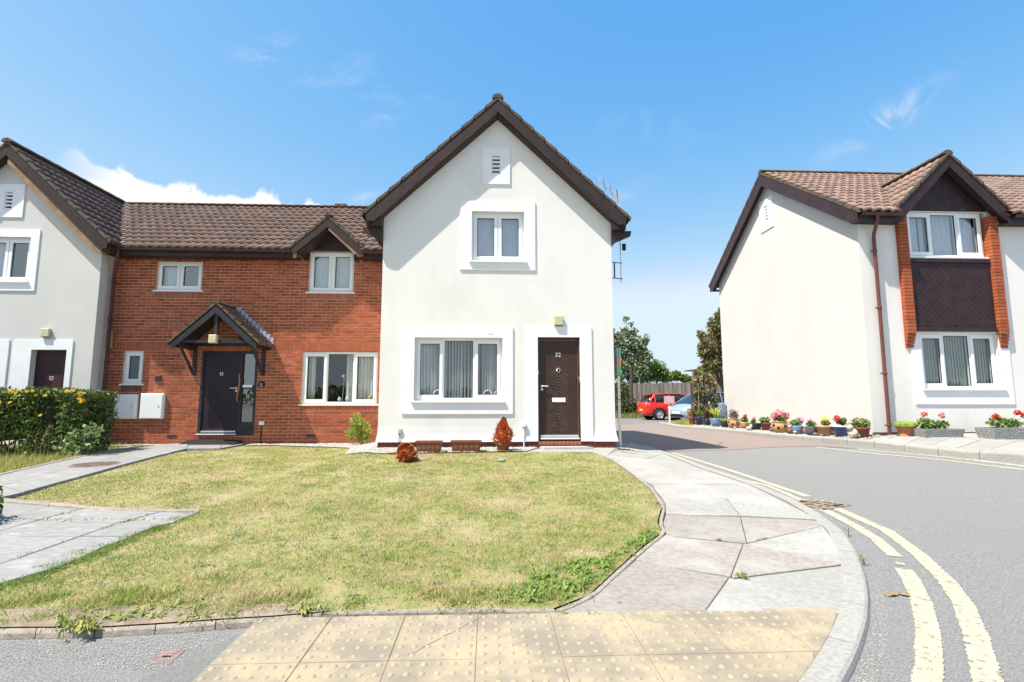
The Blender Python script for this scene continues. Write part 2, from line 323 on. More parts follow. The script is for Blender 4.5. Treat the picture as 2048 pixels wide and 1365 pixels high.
def brick_mesh(L, H, D, axis, mt):
    k = (round(L, 3), round(H, 3), round(D, 3), axis, mt.name)
    if k not in _bm:
        mb = MB(); c = .004; e = L / 2; h = H / 2          # front chamfered, centre of front face at origin
        vs = [(-e, 0, -h), (e, 0, -h), (e, 0, h), (-e, 0, h), (-e + c, -c, -h + c), (e - c, -c, -h + c), (e - c, -c, h - c), (-e + c, -c, h - c), (-e, D, -h), (e, D, -h), (e, D, h), (-e, D, h)]
        fs = [(4, 5, 6, 7), (0, 1, 5, 4), (1, 2, 6, 5), (2, 3, 7, 6), (3, 0, 4, 7), (0, 8, 9, 1), (1, 9, 10, 2), (2, 10, 11, 3), (3, 11, 8, 0)]
        if axis == 'y': vs = [(y, x, z) for x, y, z in vs]
        mb.add(vs, fs); _bm[k] = mb.mesh('brick', mt)
    return _bm[k]
class Bricks:
    """collects bricks of one wall; the nearest `budget` become objects, the rest one joined part"""
    def __init__(s, parent, axis='x'): s.l = []; s.parent = parent; s.axis = axis
    def put(s, u, d, z, L, H, mt, D=.03):
        if L > .03: s.l.append((u, d, z, L, H, mt, D))
    def course(s, u0, u1, z, Y, mt, off=0, L=.213, H=.063, J=.012, holes=()):
        u = u0 - off
        while u < u1:
            a, b = max(u, u0), min(u + L, u1); zc = z + H / 2; segs = [(a, b)]
            for h in holes:
                if h[2] < zc < h[3]:
                    n = []
                    for p, q in segs:
                        if h[0] >= q or h[1] <= p: n.append((p, q)); continue
                        if h[0] > p: n.append((p, h[0] - .004))
                        if h[1] < q: n.append((h[1] + .004, q))
                    segs = n
            for p, q in segs: s.put((p + q) / 2, Y + random.uniform(-.0025, .0025), zc, q - p, H, mt)
            u += L + J
    def soldiers(s, u0, u1, z0, z1, Y, mt, w=.065, J=.01, holes=()):
        n = max(1, round((u1 - u0 + J) / (w + J))); st = (u1 - u0 + J) / n
        for i in range(n):
            uc = u0 + st * i + (st - J) / 2
            if any(h[0] < uc < h[1] and h[2] < (z0 + z1) / 2 < h[3] for h in holes): continue
            s.put(uc, Y + random.uniform(-.0015, .0015), (z0 + z1) / 2, st - J, z1 - z0, mt)
    def flush(s, budget, Q=None):
        P = (lambda b: Vector((b[0], b[1], b[2]))) if s.axis == 'x' else (lambda b: Vector((b[1], b[0], b[2])))
        s.l.sort(key=lambda b: (P(b) - CP).length if Q is None else Q(P(b)))
        groups = {}
        for i, b in enumerate(s.l):
            me = brick_mesh(b[3], b[4], b[6], s.axis, b[5])
            if i < budget: link('brick', me, s.parent, P(b))
            else: groups.setdefault(b[5].name, []).append((b, me, P(b)))
        for k, lst in groups.items():
            mb = MB()
            for b, me, p in lst: mb.add([tuple(v.co + p) for v in me.vertices], [tuple(f.vertices) for f in me.polygons])
            tag(mb.build('brickwork', lst[0][0][5], s.parent), kind='stuff')
_tm = {}
def roof_plane(parent, P0, U, V, w, L, mt, budget=0, skip=None, tw=.208, gauge=.33, key=None, under=True, lift=.0):
    """pantiles on a slope: P0 = eave corner, U along the eave, V up the slope"""
    P0 = Vector(P0); U = Vector(U).normalized(); V = Vector(V).normalized(); Nn = U.cross(V)
    if Nn.z < 0: Nn = -Nn
    k = (tuple(round(x, 3) for x in (*U, *V)), mt.name, gauge, tw)
    if k not in _tm:
        prof = [(0, .006), (.12, .0), (.3, .004), (.48, .016), (.66, .031), (.82, .034), (.94, .022), (1.06, .008)]
        mb = MB(); vs = []
        for v, l in ((-.03, .022), (-.026, .036), (gauge + .02, .008)):
            for a, h in prof:
                off = h + l - (.03 if (v == -.03) else 0)
                vs.append(U * (a * tw) + V * v + Nn * off)
        n = len(prof); fs = [(r * n + i, r * n + i + 1, (r + 1) * n + i + 1, (r + 1) * n + i) for r in range(2) for i in range(n - 1)]
        mb.add(vs, fs)
        me = mb.mesh('roof_tile', mt); me.polygons.foreach_set('use_smooth', [False] * (n - 1) + [True] * (n - 1)); _tm[k] = me
    me = _tm[k]; tiles = []
    nr = max(1, round(L / gauge)); nc = math.ceil(w / tw); gauge = L / nr
    for j in range(nr):
        for i in range(nc):
            p = P0 + U * (i * tw) + V * (j * gauge)
            c = p + U * tw * .5 + V * gauge * .5
            if skip and skip(c): continue
            tiles.append(p + Nn * (lift + random.uniform(0, .003)) + V * random.uniform(-.004, .004))
    tiles.sort(key=lambda p: (p - CP).length if key is None else key(p))
    for p in tiles[:budget]: link('roof_tile', me, parent, p)
    rest = tiles[budget:]
    if rest:
        bv = np.array([v.co[:] for v in me.vertices]); n = len(bv); F = [tuple(f.vertices) for f in me.polygons]; mb = MB()
        for p in rest: mb.add([tuple(b + np.array(p)) for b in bv], F)
        mb.sm = [False, False, False, False, False, False, False] * 0 + [f[1] - f[0] == 1 and True for f in mb.f]
        tag(mb.build('tile_rows', mt, parent), kind='stuff')
def ridge_tiles(parent, A, B, mt, r=.11, L=.42, name='ridge_tile'):
    A, B = Vector(A), Vector(B); D = (B - A); n = max(1, round(D.length / L)); d = D.normalized(); s = d.cross(Vector((0, 0, 1))).normalized(); up = s.cross(d)
    for i in range(n):
        a = A + D * i / n; b = A + D * (i + 1) / n; rings = []
        for p, q in ((a + d * .004, 1.06), (b, .97)):
            rings.append([p + s * r * q * math.cos(t) + up * (r * q * math.sin(t) * .8 - .03) for t in [math.pi * k / 7 for k in range(8)]] + [p - up * .02])
        mb = MB(); mb.loft(rings); mb.build(name, mt, parent)
def window(parent, M, u0, u1, z0, z1, d, lights, dress, glass, sill=None, fixed=(), fw=.055, name='window', sub=None, frost=False, proud=0):
    """lights: list of relative widths; frame front at depth d; dress(window, M, a, b, z0, z1, d) hangs what is behind a pane"""
    mb = MB()
    def B(a, b, d0, d1, c, e, m=None):
        (m or mb).prism([(a, c), (b, c), (b, e), (a, e)], d0, d1, M)
    B(u0, u1, d, d + .07, z0, z0 + fw); B(u0, u1, d, d + .07, z1 - fw, z1); B(u0, u0 + fw, d, d + .07, z0 + fw, z1 - fw); B(u1 - fw, u1, d, d + .07, z0 + fw, z1 - fw)
    W = u1 - u0 - 2 * fw; mul = .05; tot = sum(lights); n = len(lights); avail = W - mul * (n - 1)
    w = mb.build(name, m_upvc, parent); x = u0 + fw
    for i, l in enumerate(lights):
        a = x; b = x + avail * l / tot; x = b + mul
        if i < n - 1:
            m2 = MB(); B(b, b + mul, d + .001, d + .07, z0 + fw, z1 - fw, m2); m2.build('mullion', m_upvc, w)
        c, e = z0 + fw, z1 - fw; pa, pb, pc, pe = a, b, c, e; sw = .0
        if i not in fixed:
            sw = .06; m3 = MB(); o = .012
            B(a - o, b + o, d - .018, d + .05, c - o, c + sw, m3); B(a - o, b + o, d - .018, d + .05, e - sw, e + o, m3)
            B(a - o, a + sw - .01, d - .018, d + .05, c + sw, e - sw, m3); B(b - sw + .01, b + o, d - .018, d + .05, c + sw, e - sw, m3)
            m3.build('sash', m_upvc, w); pa, pb, pc, pe = a + sw - .01, b - sw + .01, c + sw, e - sw
        m4 = MB(); gk = .009
        for q in ((pa, pb, pc, pc + gk), (pa, pb, pe - gk, pe), (pa, pa + gk, pc + gk, pe - gk), (pb - gk, pb, pc + gk, pe - gk)): B(q[0], q[1], d + .004, d + .022, q[2], q[3], m4)
        m4.build('gasket', m_gasket, w)
        m5 = MB(); m5.add([M(pa, d + .02, pc), M(pb, d + .02, pc), M(pb, d + .02, pe), M(pa, d + .02, pe)], [(0, 1, 2, 3)]); m5.build('pane', glass, w)
        if dress: dress(w, M, pa, pb, pc, pe, d + .1, i)
    if sill is not None:
        m6 = MB(); m6.prism([(u0 - .05, z0 - .035), (u1 + .05, z0 - .035), (u1 + .05, z0 - .002), (u0 - .05, z0 - .002)], sill, d + .03, M); m6.build('sill', m_upvc, w)
    # the dim room behind
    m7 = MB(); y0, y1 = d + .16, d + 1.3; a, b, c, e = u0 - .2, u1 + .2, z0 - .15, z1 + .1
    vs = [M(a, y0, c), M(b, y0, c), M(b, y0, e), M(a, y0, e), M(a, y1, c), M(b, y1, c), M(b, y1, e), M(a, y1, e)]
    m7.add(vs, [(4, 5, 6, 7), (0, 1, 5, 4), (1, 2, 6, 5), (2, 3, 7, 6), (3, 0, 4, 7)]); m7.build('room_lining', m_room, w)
    return w
def slats(n, width, turn, mt, sag=None):
    cache = {}
    def f(w, M, a, b, z0, z1, d, i):
        k = n[i] if isinstance(n, (list, tuple)) else n
        for j in range(k):
            u = a + (b - a) * (j + .5) / k; t = turn(i, j); hw = width / 2; m = MB()
            tw = .0 if sag is None else sag(i, j)
            pts = []
            for z, dx in ((z1 + .03, 0), (z0 - .02, tw)):
                pts += [M(u - hw * math.cos(t) + dx, d - hw * math.sin(t), z), M(u + dx, d + .006, z), M(u + hw * math.cos(t) + dx, d + hw * math.sin(t), z)]
            m.add(pts, [(0, 1, 4, 3), (1, 2, 5, 4)], True); m.build('blind_slat', mt, w)
    return f
def drape(mt, spans, amp=.018, wl=.09, name='curtain'):
    """spans[i] = list of (from, to) fractions of light i that a curtain covers"""
    def f(w, M, a, b, z0, z1, d, i):
        for s0, s1 in spans[i] if i < len(spans) else ():
            m = MB(); n = max(6, int((b - a) * (s1 - s0) / wl * 8)); vs = []
            for k in range(n + 1):
                u = a + (b - a) * (s0 + (s1 - s0) * k / n); dd = d + .03 + amp * math.sin(k * 2 * math.pi / 8) + amp * .5 * math.sin(k * 1.7 + i)
                vs += [M(u, dd, z0 - .03), M(u, dd, z1 + .03)]
            m.add(vs, [(2 * k, 2 * k + 2, 2 * k + 3, 2 * k + 1) for k in range(n)], True); m.build(name, mt, w)
    return f
def both(*fs):
    def f(*a):
        for q in fs: q(*a)
    return f
def surround(parent, M, o, i, mt=None, t=.022, close_bottom=True, name='surround'):
    """raised flat band: outer rectangle o, inner rectangle i = (u0,u1,z0,z1)"""
    mb = MB()
    def B(a, b, c, e): mb.prism([(a, c), (b, c), (b, e), (a, e)], -t, .01, M)
    B(o[0], o[1], i[3], o[3]); B(o[0], i[0], o[2], i[3]); B(i[1], o[1], o[2], i[3])
    if close_bottom: B(i[0], i[1], o[2], i[2])
    return mb.build(name, mt or m_band, parent)
def vent(parent, M, o, i):
    s = surround(parent, M, o, i, name='gable_vent'); mb = MB(); a, b, c, e = i
    mb.prism([(a, c), (b, c), (b, e), (a, e)], .10, .12, M); mb.build('vent_back', m_slot, s)
    n = 5
    for k in range(n):
        z = c + (e - c) * (k + .1) / n; h = (e - c) / n
        m = MB(); m.prism([(a, z), (b, z), (b, z + h * .45), (a, z + h * .45)], -.004, .05, M); m.build('louvre', m_band, s)
    m = MB(); w = .018
    for q in ((a, a + w, c, e), (b - w, b, c, e), (a + w, b - w, e - w, e)): m.prism([(q[0], q[2]), (q[1], q[2]), (q[1], q[3]), (q[0], q[3])], -.012, .03, M)
    m.build('vent_frame', m_band, s)
def barge(parent, M, apex, half, slope, d, mt, depth=.26, t=.03, foot=.0, name='bargeboard', cut=True):
    """two raking boards; apex = (u, z of top edge)"""
    for s in (-1, 1):
        u0, z0 = apex; u1 = u0 + s * half; z1 = z0 - slope * half
        poly = [(u0, z0), (u1, z1), (u1 - s * .02, z1 - depth * .72), (u1 - s * .17, z1 - depth * .78), (u0, z0 - depth * 1.28)]
        mb = MB(); mb.prism(poly, d, d + t, M); mb.build(name, mt, parent)
def gable_soffit(parent, M, apex, half, slope, d0, d1, mt, drop=.17):
    mb = MB()
    for s in (-1, 1):
        u0, z0 = apex[0], apex[1] - drop; u1 = u0 + s * (half - .04); z1 = z0 - slope * (half - .04)
        mb.prism([(u0, z0), (u1, z1), (u1, z1 + .03), (u0, z0 + .03)], d0, d1, M)
    mb.build('soffit', mt, parent)
def verge(parent, M, apex, half, slope, d0, d1, mt, gauge=.33, tt=.055):
    """stepped tile ends and their mortar bed along a gable edge"""
    L = math.hypot(1, slope); n = int(half * L / gauge)
    for s in (-1, 1):
        for k in range(n + 1):
            a = k * gauge / L; b = min(half + .03, (k + 1.08) * gauge / L)
            if a >= half: break
            za, zb = apex[1] - slope * a, apex[1] - slope * b
            mb = MB(); up0, up1 = .055, .092
            mb.prism([(apex[0] + s * a, za + up0 - tt), (apex[0] + s * b, zb + up0 - tt), (apex[0] + s * b, zb + up1), (apex[0] + s * a, za + up0)], d0, d1, M)
            mb.build('verge_tile', mt, parent)
def gutter(parent, A, B, mt, r=.055, fascia=None, out=Vector((0, -1, 0))):
    A, B = Vector(A), Vector(B); mb = MB(); prof = [(math.cos(t) * r, -math.sin(t) * r) for t in [math.pi * k / 8 for k in range(9)]] + [(-r * .86, 0)] + [(-math.cos(t) * r * .86, -math.sin(t) * r * .86) for t in [math.pi * k / 8 for k in range(1, 9)]]
    mb.loft([[p + out * a + Vector((0, 0, b)) for a, b in prof] for p in (A, B)], smooth=False); return mb.build('gutter', mt, parent)
def pipe(parent, pts, r, mt, brackets, name='downpipe', off=Vector((0, .05, 0))):
    mb = MB(); mb.tube(pts, r, 12); o = mb.build(name, mt, parent)
    for (x, y, z) in brackets:
        m = MB(); m.lathe([(r * 1.25, -.022), (r * 1.3, -.02), (r * 1.3, .02), (r * 1.25, .022)], (x, y, z), 12); m.box(x - .07, x + .07, y + r * .6, y + r * .6 + .012, z - .012, z + .012)
        m.build('pipe_bracket', mt, o)
    return o
def chevron(parent, M, rect, d, mt, step=.085, up=True, mid=None, top=None, name='chevron_board', ang=1.0):
    """V-laid boards clipped to rect (u0,u1,z0,z1) or under top(u)"""
    u0, u1, z0, z1 = rect; c = (u0 + u1) / 2 if mid is None else mid; n = 0
    gap = .006; sl = ang * (1 if up else -1)        # up: boards climb to the middle
    for s in (-1, 1):
        hw = (u1 - c) if s > 0 else (c - u0); lo, hi = z0 - abs(sl) * hw - .2, z1 + abs(sl) * hw + .2
        st = step * math.hypot(1, sl); z = lo
        while z < hi:
            # board between lines z = zz - sl*|u-c| and + st-gap
            poly = [(0, z), (hw, z - sl * hw), (hw, z - sl * hw + st - gap * 1.4), (0, z + st - gap * 1.4)]
            pl = clip(clip(poly, lambda p: p[1] - z0), lambda p: (z1 if top is None else top(c + s * p[0])) - p[1])
            if top is not None and pl: pl = clip(pl, lambda p: top(c + s * p[0]) - p[1])
            if len(pl) > 2:
                ar = abs(sum(pl[i][0] * pl[(i + 1) % len(pl)][1] - pl[(i + 1) % len(pl)][0] * pl[i][1] for i in range(len(pl)))) / 2
                if ar > .0008:
                    mb = MB(); mb.prism([(c + s * (p[0] + .002), p[1]) for p in pl], d + random.uniform(-.001, .001), d + .02, M); mb.build(name, mt, parent)
            z += st
def clip(poly, f):
    out = []; n = len(poly)
    for i in range(n):
        a, b = poly[i], poly[(i + 1) % n]; fa, fb = f(a), f(b)
        if fa >= 0: out.append(a)
        if (fa >= 0) != (fb >= 0):
            t = fa / (fa - fb); out.append((a[0] + (b[0] - a[0]) * t, a[1] + (b[1] - a[1]) * t))
    return out
def box_part(name, mt, parent, x0, x1, y0, y1, z0, z1, **k):
    mb = MB(); mb.box(x0, x1, y0, y1, z0, z1); return mb.build(name, mt, parent, **k)
def rbox(name, mt, parent, x0, x1, y0, y1, z0, z1, bev=.008):
    """box with softened front edges"""
    mb = MB(); b = bev
    vs = [(x0, y1, z0), (x1, y1, z0), (x1, y1, z1), (x0, y1, z1), (x0, y0 + b, z0), (x1, y0 + b, z0), (x1, y0 + b, z1), (x0, y0 + b, z1), (x0 + b, y0, z0 + b), (x1 - b, y0, z0 + b), (x1 - b, y0, z1 - b), (x0 + b, y0, z1 - b)]
    mb.add(vs, [(3, 2, 1, 0), (8, 9, 10, 11)] + [(i, (i + 1) % 4, (i + 1) % 4 + 4, i + 4) for i in range(4)] + [(i + 4, (i + 1) % 4 + 4, (i + 1) % 4 + 8, i + 8) for i in range(4)]); return mb.build(name, mt, parent)
def wall_lamp(parent, x, y, z):
    b = rbox('wall_light', m_cream, parent, x - .09, x + .09, y - .075, y - .02, z - .09, z + .10, .012)
    box_part('backplate', m_blk, b, x - .082, x + .082, y - .019, y + .005, z - .10, z + .09)
def handle(parent, x, y, z, s=1, mt=None):
    mb = MB(); mb.tube([(x, y, z), (x, y - .05, z), (x + .02 * s, y - .055, z), (x + .12 * s, y - .05, z - .004)], .009, 8)
    mb.lathe([(0.0, 0), (.026, .0), (.026, .008), (0, .008)], (0, 0, 0), 12)
    vs = mb.v[-48:]; mb.v[-48:] = [(x + a, y - c, z + b) for a, b, c in vs]
    h = mb.build('door_handle', mt or m_white, parent)
    mb = MB(); mb.v = [(x + a, y - c, z - .065 + b) for a, b, c in vs]; mb.f = [(i * 12 + k, i * 12 + (k + 1) % 12, (i + 1) * 12 + (k + 1) % 12, (i + 1) * 12 + k) for i in range(3) for k in range(12)]; mb.sm = [True] * 36
    mb.build('key_plate', mt or m_white, parent)
def grooves(parent, M, c, u0, u1, z0, z1, d, mt, step=.062):
    """thin V mouldings planted on a door leaf"""
    z = z0 - (u1 - c)
    mb = MB()
    while z < z1:
        for s in (-1, 1):
            pl = [(0, z), (u1 - c, z - (u1 - c)), (u1 - c, z - (u1 - c) + .011), (0, z + .011)]
            pl = clip(clip(pl, lambda p: p[1] - z0), lambda p: z1 - p[1])
            if len(pl) > 2: mb.prism([(c + s * p[0], p[1]) for p in pl], d - .008, d + .004, M)
        z += step
    return mb
# ------------------------------------------------------------ number 32: white gabled house in the middle
H = thing('gabled_house', 'tall white rendered gabled house in the middle with number 32 on its brown door', 'house', (.17, 10.2, .2), group=None)
M3 = MX(10.2); XL, XR, AX, SL = -2.15, 2.52, .16, .94
EZ = 4.62
zt3 = lambda u: EZ + .02 + SL * (min(u - XL, XR - u)) if True else 0
zt3 = lambda u: min(7.31 - SL * abs(u - AX) - .12, 99)
holes3 = [(-1.47, .27, 1.13, 2.38), (-.36, .71, 3.96, 5.0), (.98, 1.83, .64, 2.40), (.035, .225, 5.79, 6.22)]
mb = wall_mb(M3, [XL, XR, AX], .64, zt3, holes3, .16)
mb.add([(.75, 10.2, .33), (.98, 10.2, .33), (.98, 10.2, .64), (.75, 10.2, .64), (1.83, 10.2, .33), (2.07, 10.2, .33), (2.07, 10.2, .64), (1.83, 10.2, .64)], [(0, 1, 2, 3), (4, 5, 6, 7)])
# bell-cast foot of the render
for a, b in ((XL, .749), (2.071, XR)):
    la = .05 if a == XL else 0; lb = .05 if b == XR else 0
    mb.add([(a, 10.2, .64), (b, 10.2, .64), (b + lb * .3, 10.194, .48), (a - la * .3, 10.194, .48), (a - la, 10.172, .33), (b + lb, 10.172, .33), (b, 10.2, .325), (a, 10.2, .325)], [(0, 1, 2, 3), (3, 2, 5, 4), (4, 5, 6, 7)])
# side and rear walls
for X, s in ((XL, -1), (XR, 1)):
    mb.add([(X, 10.2, .64), (X, 17.2, .64), (X, 17.2, zt3(X)), (X, 10.2, zt3(X))], [(0, 1, 2, 3)])
    mb.add([(X, 10.2, .64), (X, 17.2, .64), (X + s * .015, 17.2, .48), (X + s * .015, 10.19, .48), (X + s * .05, 10.16, .33), (X + s * .05, 17.2, .33)], [(0, 1, 2, 3), (3, 2, 5, 4)])
mb.add([(XL, 17.2, .1), (XR, 17.2, .1), (XR, 17.2, zt3(XR)), (AX, 17.2, zt3(AX)), (XL, 17.2, zt3(XL))], [(0, 1, 2, 3, 4)])
W3 = mb.build('wall', m_render, H)
mbp = MB(); mbp.box(XL + .012, XR - .012, 10.212, 17.2, -.1, .325); PL = mbp.build('plinth', m_mortar_d, H)
bk = Bricks(PL)
for r, z in enumerate((.055, .13, .205, .262)):
    for a, b in ((XL, .98), (1.83, XR)): bk.course(a, b, z, 10.2, m_brick_b, off=.11 * (r % 2), H=.065 if r < 3 else .055)
bk.soldiers(.98, 1.83, .265, .33, 10.19, m_brick_p)
bk.flush(120)
# roof
RF = MB()
for s in (-1, 1):
    RF.prism([(AX, 7.32), (AX + s * 2.68, 7.32 - SL * 2.68), (AX + s * 2.68, 7.27 - SL * 2.68), (AX, 7.27)], -.22, 7.2, M3)
RF3 = RF.build('roof', m_tile_d, H)
cs = 1 / math.hypot(1, SL)
for s in (-1, 1):
    e = (AX + s * 2.68, 9.98, 7.332 - SL * 2.68)
    roof_plane(RF3, e, (0, 1, 0), (-s * cs, 0, SL * cs), 7.4, 2.62 / cs, m_tile_l, budget=150)
verge(RF3, M3, (AX, 7.32), 2.68, SL, -.25, -.18, m_mortar_g)
ridge_tiles(RF3, (AX, 9.94, 7.38), (AX, 17.4, 7.38), m_mortar_g)
barge(H, M3, (AX, 7.305), 2.63, SL, -.24, m_wood, depth=.20)
mb = MB()   # pale underside strip on the left rake, as the board's bare lower edge
mb.prism([(AX - .02, 7.05), (AX - 2.40, 7.05 - .962 * 2.38), (AX - 2.40, 7.03 - .962 * 2.38), (AX - .02, 7.03)], -.238, -.20, M3); mb.build('board_edge', m_band, H)
gable_soffit(H, M3, (AX, 7.305), 2.63, SL, -.205, .0, m_soffit, drop=.30)
for s, X in ((-1, XL), (1, XR)):   # boxed eaves, gutters and their feet
    xo = AX + s * 2.62; a, b = sorted((X, xo)); z = 4.60
    mb = MB(); mb.prism([(a, z), (b, z), (b, z + .20), (a, z + .20)], -.205, 7.0, M3); mb.build('boxed_eave', m_wood, H)
    gutter(H, (xo + s * .06, 9.98, 4.85), (xo + s * .06, 17.2, 4.83), m_gut, out=Vector((1, 0, 0)))
    mb = MB(); mb.prism([(X + s * .002, 4.60), (X + s * .40, 4.60), (X + s * .38, 4.50), (X + s * .002, 4.33)], -.10, -.02, M3); mb.build('eave_bracket', m_wood, H)
# windows
surround(H, M3, (-1.70, .48, .87, 2.60), (-1.47, .27, 1.13, 2.38))
def tn(i, j): return [1,1,1][i] + .1 * math.sin(j * 2.3)
sg = lambda i, j: (.03 * math.sin(j * 1.9) if i == 2 and j < 4 else (.012 * math.sin(j) if i else .01))
window(H, M3, -1.47, .27, 1.13, 2.38, .08, [.45, .53, .45], slats([6, 9, 8], .10, lambda i, j: [.75 + .06 * j, 1.16 + .05 * math.sin(j), 1.3 - .06 * j][i] + .05 * math.sin(j * 2.3), m_blind, sg), m_glass, sill=-.06, fixed=(1,))
for x in (-1.02, -.02, .20):
    mb = MB(); mb.tube([(x + .085 * math.cos(t), 10.33, 1.22 + .12 * math.sin(t)) for t in [math.pi * k / 10 for k in range(11)]], .014, 6); mb.build('window_ornament', m_band, H)
surround(H, M3, (-.60, .94, 3.77, 5.22), (-.36, .71, 3.96, 5.0))
window(H, M3, -.36, .71, 3.96, 5.0, .08, [1, 1], slats([7, 7], .085, lambda i, j: .5, m_net), m_glass_s, sill=-.06)
vent(H, M3, (-.15, .42, 5.59, 6.39), (.035, .225, 5.79, 6.22))
# door
surround(H, M3, (.75, 2.07, .335, 2.61), (.98, 1.83, .335, 2.40), close_bottom=False)
mb = MB()
for q in ((.98, 1.02, .33, 2.40), (1.79, 1.83, .33, 2.40), (1.02, 1.79, 2.355, 2.40), (1.02, 1.79, .33, .375)): mb.prism([(q[0], q[2]), (q[1], q[2]), (q[1], q[3]), (q[0], q[3])], .03, .12, M3)
mb.build('door_frame', m_door32, H)
D3 = rbox('front_door', m_door32, H, 1.02, 1.79, 10.265, 10.31, .375, 2.355, .004)
mb = MB()
for q in ((1.012, 1.024, .40, 2.35), (1.786, 1.798, .40, 2.35), (1.024, 1.786, 2.340, 2.352)): mb.box(q[0], q[1], 10.256, 10.264, q[2], q[3])
mb.build('weather_strip', m_tan, D3)
grooves(None, M3, 1.405, 1.21, 1.60, .52, 1.84, .064, m_tan).build('chevron_moulding', mat('highlight_toned_moulding', (.23, .15, .125), (.11, .07, .055), 14, .5), D3)  # paler lines: sun highlights put into the moulding colour
box_part('weather_bar', m_alu, D3, 1.03, 1.785, 10.225, 10.262, .42, .455); box_part('threshold', m_white, D3, 1.03, 1.80, 10.20, 10.262, .375, .405)
rbox('letterplate', m_white, D3, 1.27, 1.54, 10.25, 10.266, 1.10, 1.185, .006)
handle(D3, 1.065, 10.265, 1.42, 1)
mb = MB(); mb.tube([(1.385, 10.25, 1.70), (1.36, 10.25, 1.74), (1.385, 10.25, 1.775), (1.415, 10.25, 1.775), (1.44, 10.25, 1.74), (1.415, 10.25, 1.70)], .008, 6); mb.build('door_knocker', m_alu, D3)
def text(name, body, size, loc, mt, parent, rot=(math.radians(90), 0, 0), ext=.003, align='CENTER'):
    cu = bpy.data.curves.new(name, 'FONT'); cu.body = body; cu.size = size; cu.extrude = ext; cu.align_x = align; cu.align_y = 'CENTER'
    t = bpy.data.objects.new(name, cu); COL.objects.link(t); dg = bpy.context.evaluated_depsgraph_get(); me = bpy.data.meshes.new_from_object(t.evaluated_get(dg))
    bpy.data.objects.remove(t); me.transform(Matrix.Rotation(rot[2], 4, 'Z') @ Matrix.Rotation(rot[0], 4, 'X')); me.transform(Matrix.Translation(loc)); me.materials.clear(); me.materials.append(mt)
    return link(name, me, parent)
text('house_number', '32', .125, (1.395, 10.262, 2.045), m_alu, D3)
mb = MB(); mb.tube([(1.80, 10.25, 1.17), (1.80, 10.20, 1.20), (1.80, 10.18, 1.35), (1.80, 10.20, 1.56), (1.80, 10.25, 1.62)], .014, 6); mb.build('grab_rail', m_door32, H)
mb = MB(); mb.box(1.815, 1.83, 10.22, 10.25, 1.50, 1.60); mb.box(.98, .995, 10.2, 10.23, 1.66, 1.72); mb.build('door_bell', m_alu, H)
wall_lamp(H, 1.40, 10.2, 2.73)
rbox('alarm_outlet', m_white, H, .655, .735, 10.13, 10.2, .62, .69); pipe(H, [(.69, 10.17, .63), (.70, 10.17, .10)], .012, m_upvc, [], 'cable_duct')
rbox('junction_box', m_cream, H, -1.76, -1.69, 10.15, 10.2, .50, .59); pipe(H, [(-1.725, 10.17, .52), (-1.74, 10.15, .22)], .006, m_gasket, [], 'cable')
box_part('crack_mark', m_gasket, H, -.02, .08, 10.176, 10.178, 2.452, 2.457)
# step
ST = thing('door_step', 'low pale concrete step under the brown door numbered 32', 'step', (1.42, 10.0, .2))
mb = MB(); z1 = .245; mb.add([(1.0, 10.18, z1), (1.84, 10.18, z1), (2.02, 9.90, z1), (1.06, 9.90, z1), (1.0, 10.18, .1), (1.84, 10.18, .1), (2.03, 9.89, .1), (1.05, 9.89, .1)], [(0, 1, 2, 3), (3, 2, 6, 7), (2, 1, 5, 6), (0, 3, 7, 4)]); mb.build('step_slab', m_conc, ST)
# aerial
AE = thing('tv_aerial', 'thin television aerial on a mast bracketed to the right side of the white gable', 'aerial', (2.8, 10.55, 3.6))
mb = MB(); mb.tube([(2.80, 10.55, 3.62), (2.80, 10.55, 5.62)], .014, 8); mb.build('mast', m_alu, AE)
for z in (3.70, 4.04):
    mb = MB(); mb.tube([(2.53, 10.45, z), (2.83, 10.55, z)], .010, 6); mb.build('bracket_arm', m_iron, AE)
box_part('bracket_upright', m_iron, AE, 2.63, 2.655, 10.46, 10.49, 3.70, 4.02); rbox('amplifier', m_blk, AE, 2.84, 2.91, 10.5, 10.56, 4.32, 4.46)
A0, A1 = Vector((2.86, 10.85, 5.60)), Vector((2.25, 9.95, 5.60))
mb = MB(); mb.tube([A0, A1], .008, 6); mb.build('boom', m_alu, AE)
for k in range(9):
    p = A0.lerp(A1, k / 8); hh = .13 if k else .2; mb = MB(); mb.tube([p + Vector((-.03, .0, hh)), p + Vector((.02, 0, -hh))], .006 if k else .012, 5); mb.build('aerial_rod', m_alu if k % 3 else m_iron, AE)
# sale board on the flank
SB = thing('sale_board', 'green and orange sale board seen edge-on beside the white gabled house', 'sign board', (2.80, 10.7, .1))
for z0, z1 in ((.1, .66), (.675, 1.14), (1.155, 1.62)): box_part('post', m_conc, SB, 2.60, 2.645, 10.23, 10.275, z0, z1)
for z0, z1, q in ((1.64, 1.82, (.06, .36, .17)), (1.82, 1.98, (.62, .20, .05)), (1.98, 2.20, (.07, .33, .20))):
    box_part('board_panel', mat('board_colour', q, rough=.5), SB, 2.65, 2.675, 10.24, 10.75, z0, z1)
box_part('board_back', m_conc, SB, 2.60, 2.647, 10.28, 10.32, 1.62, 2.20)
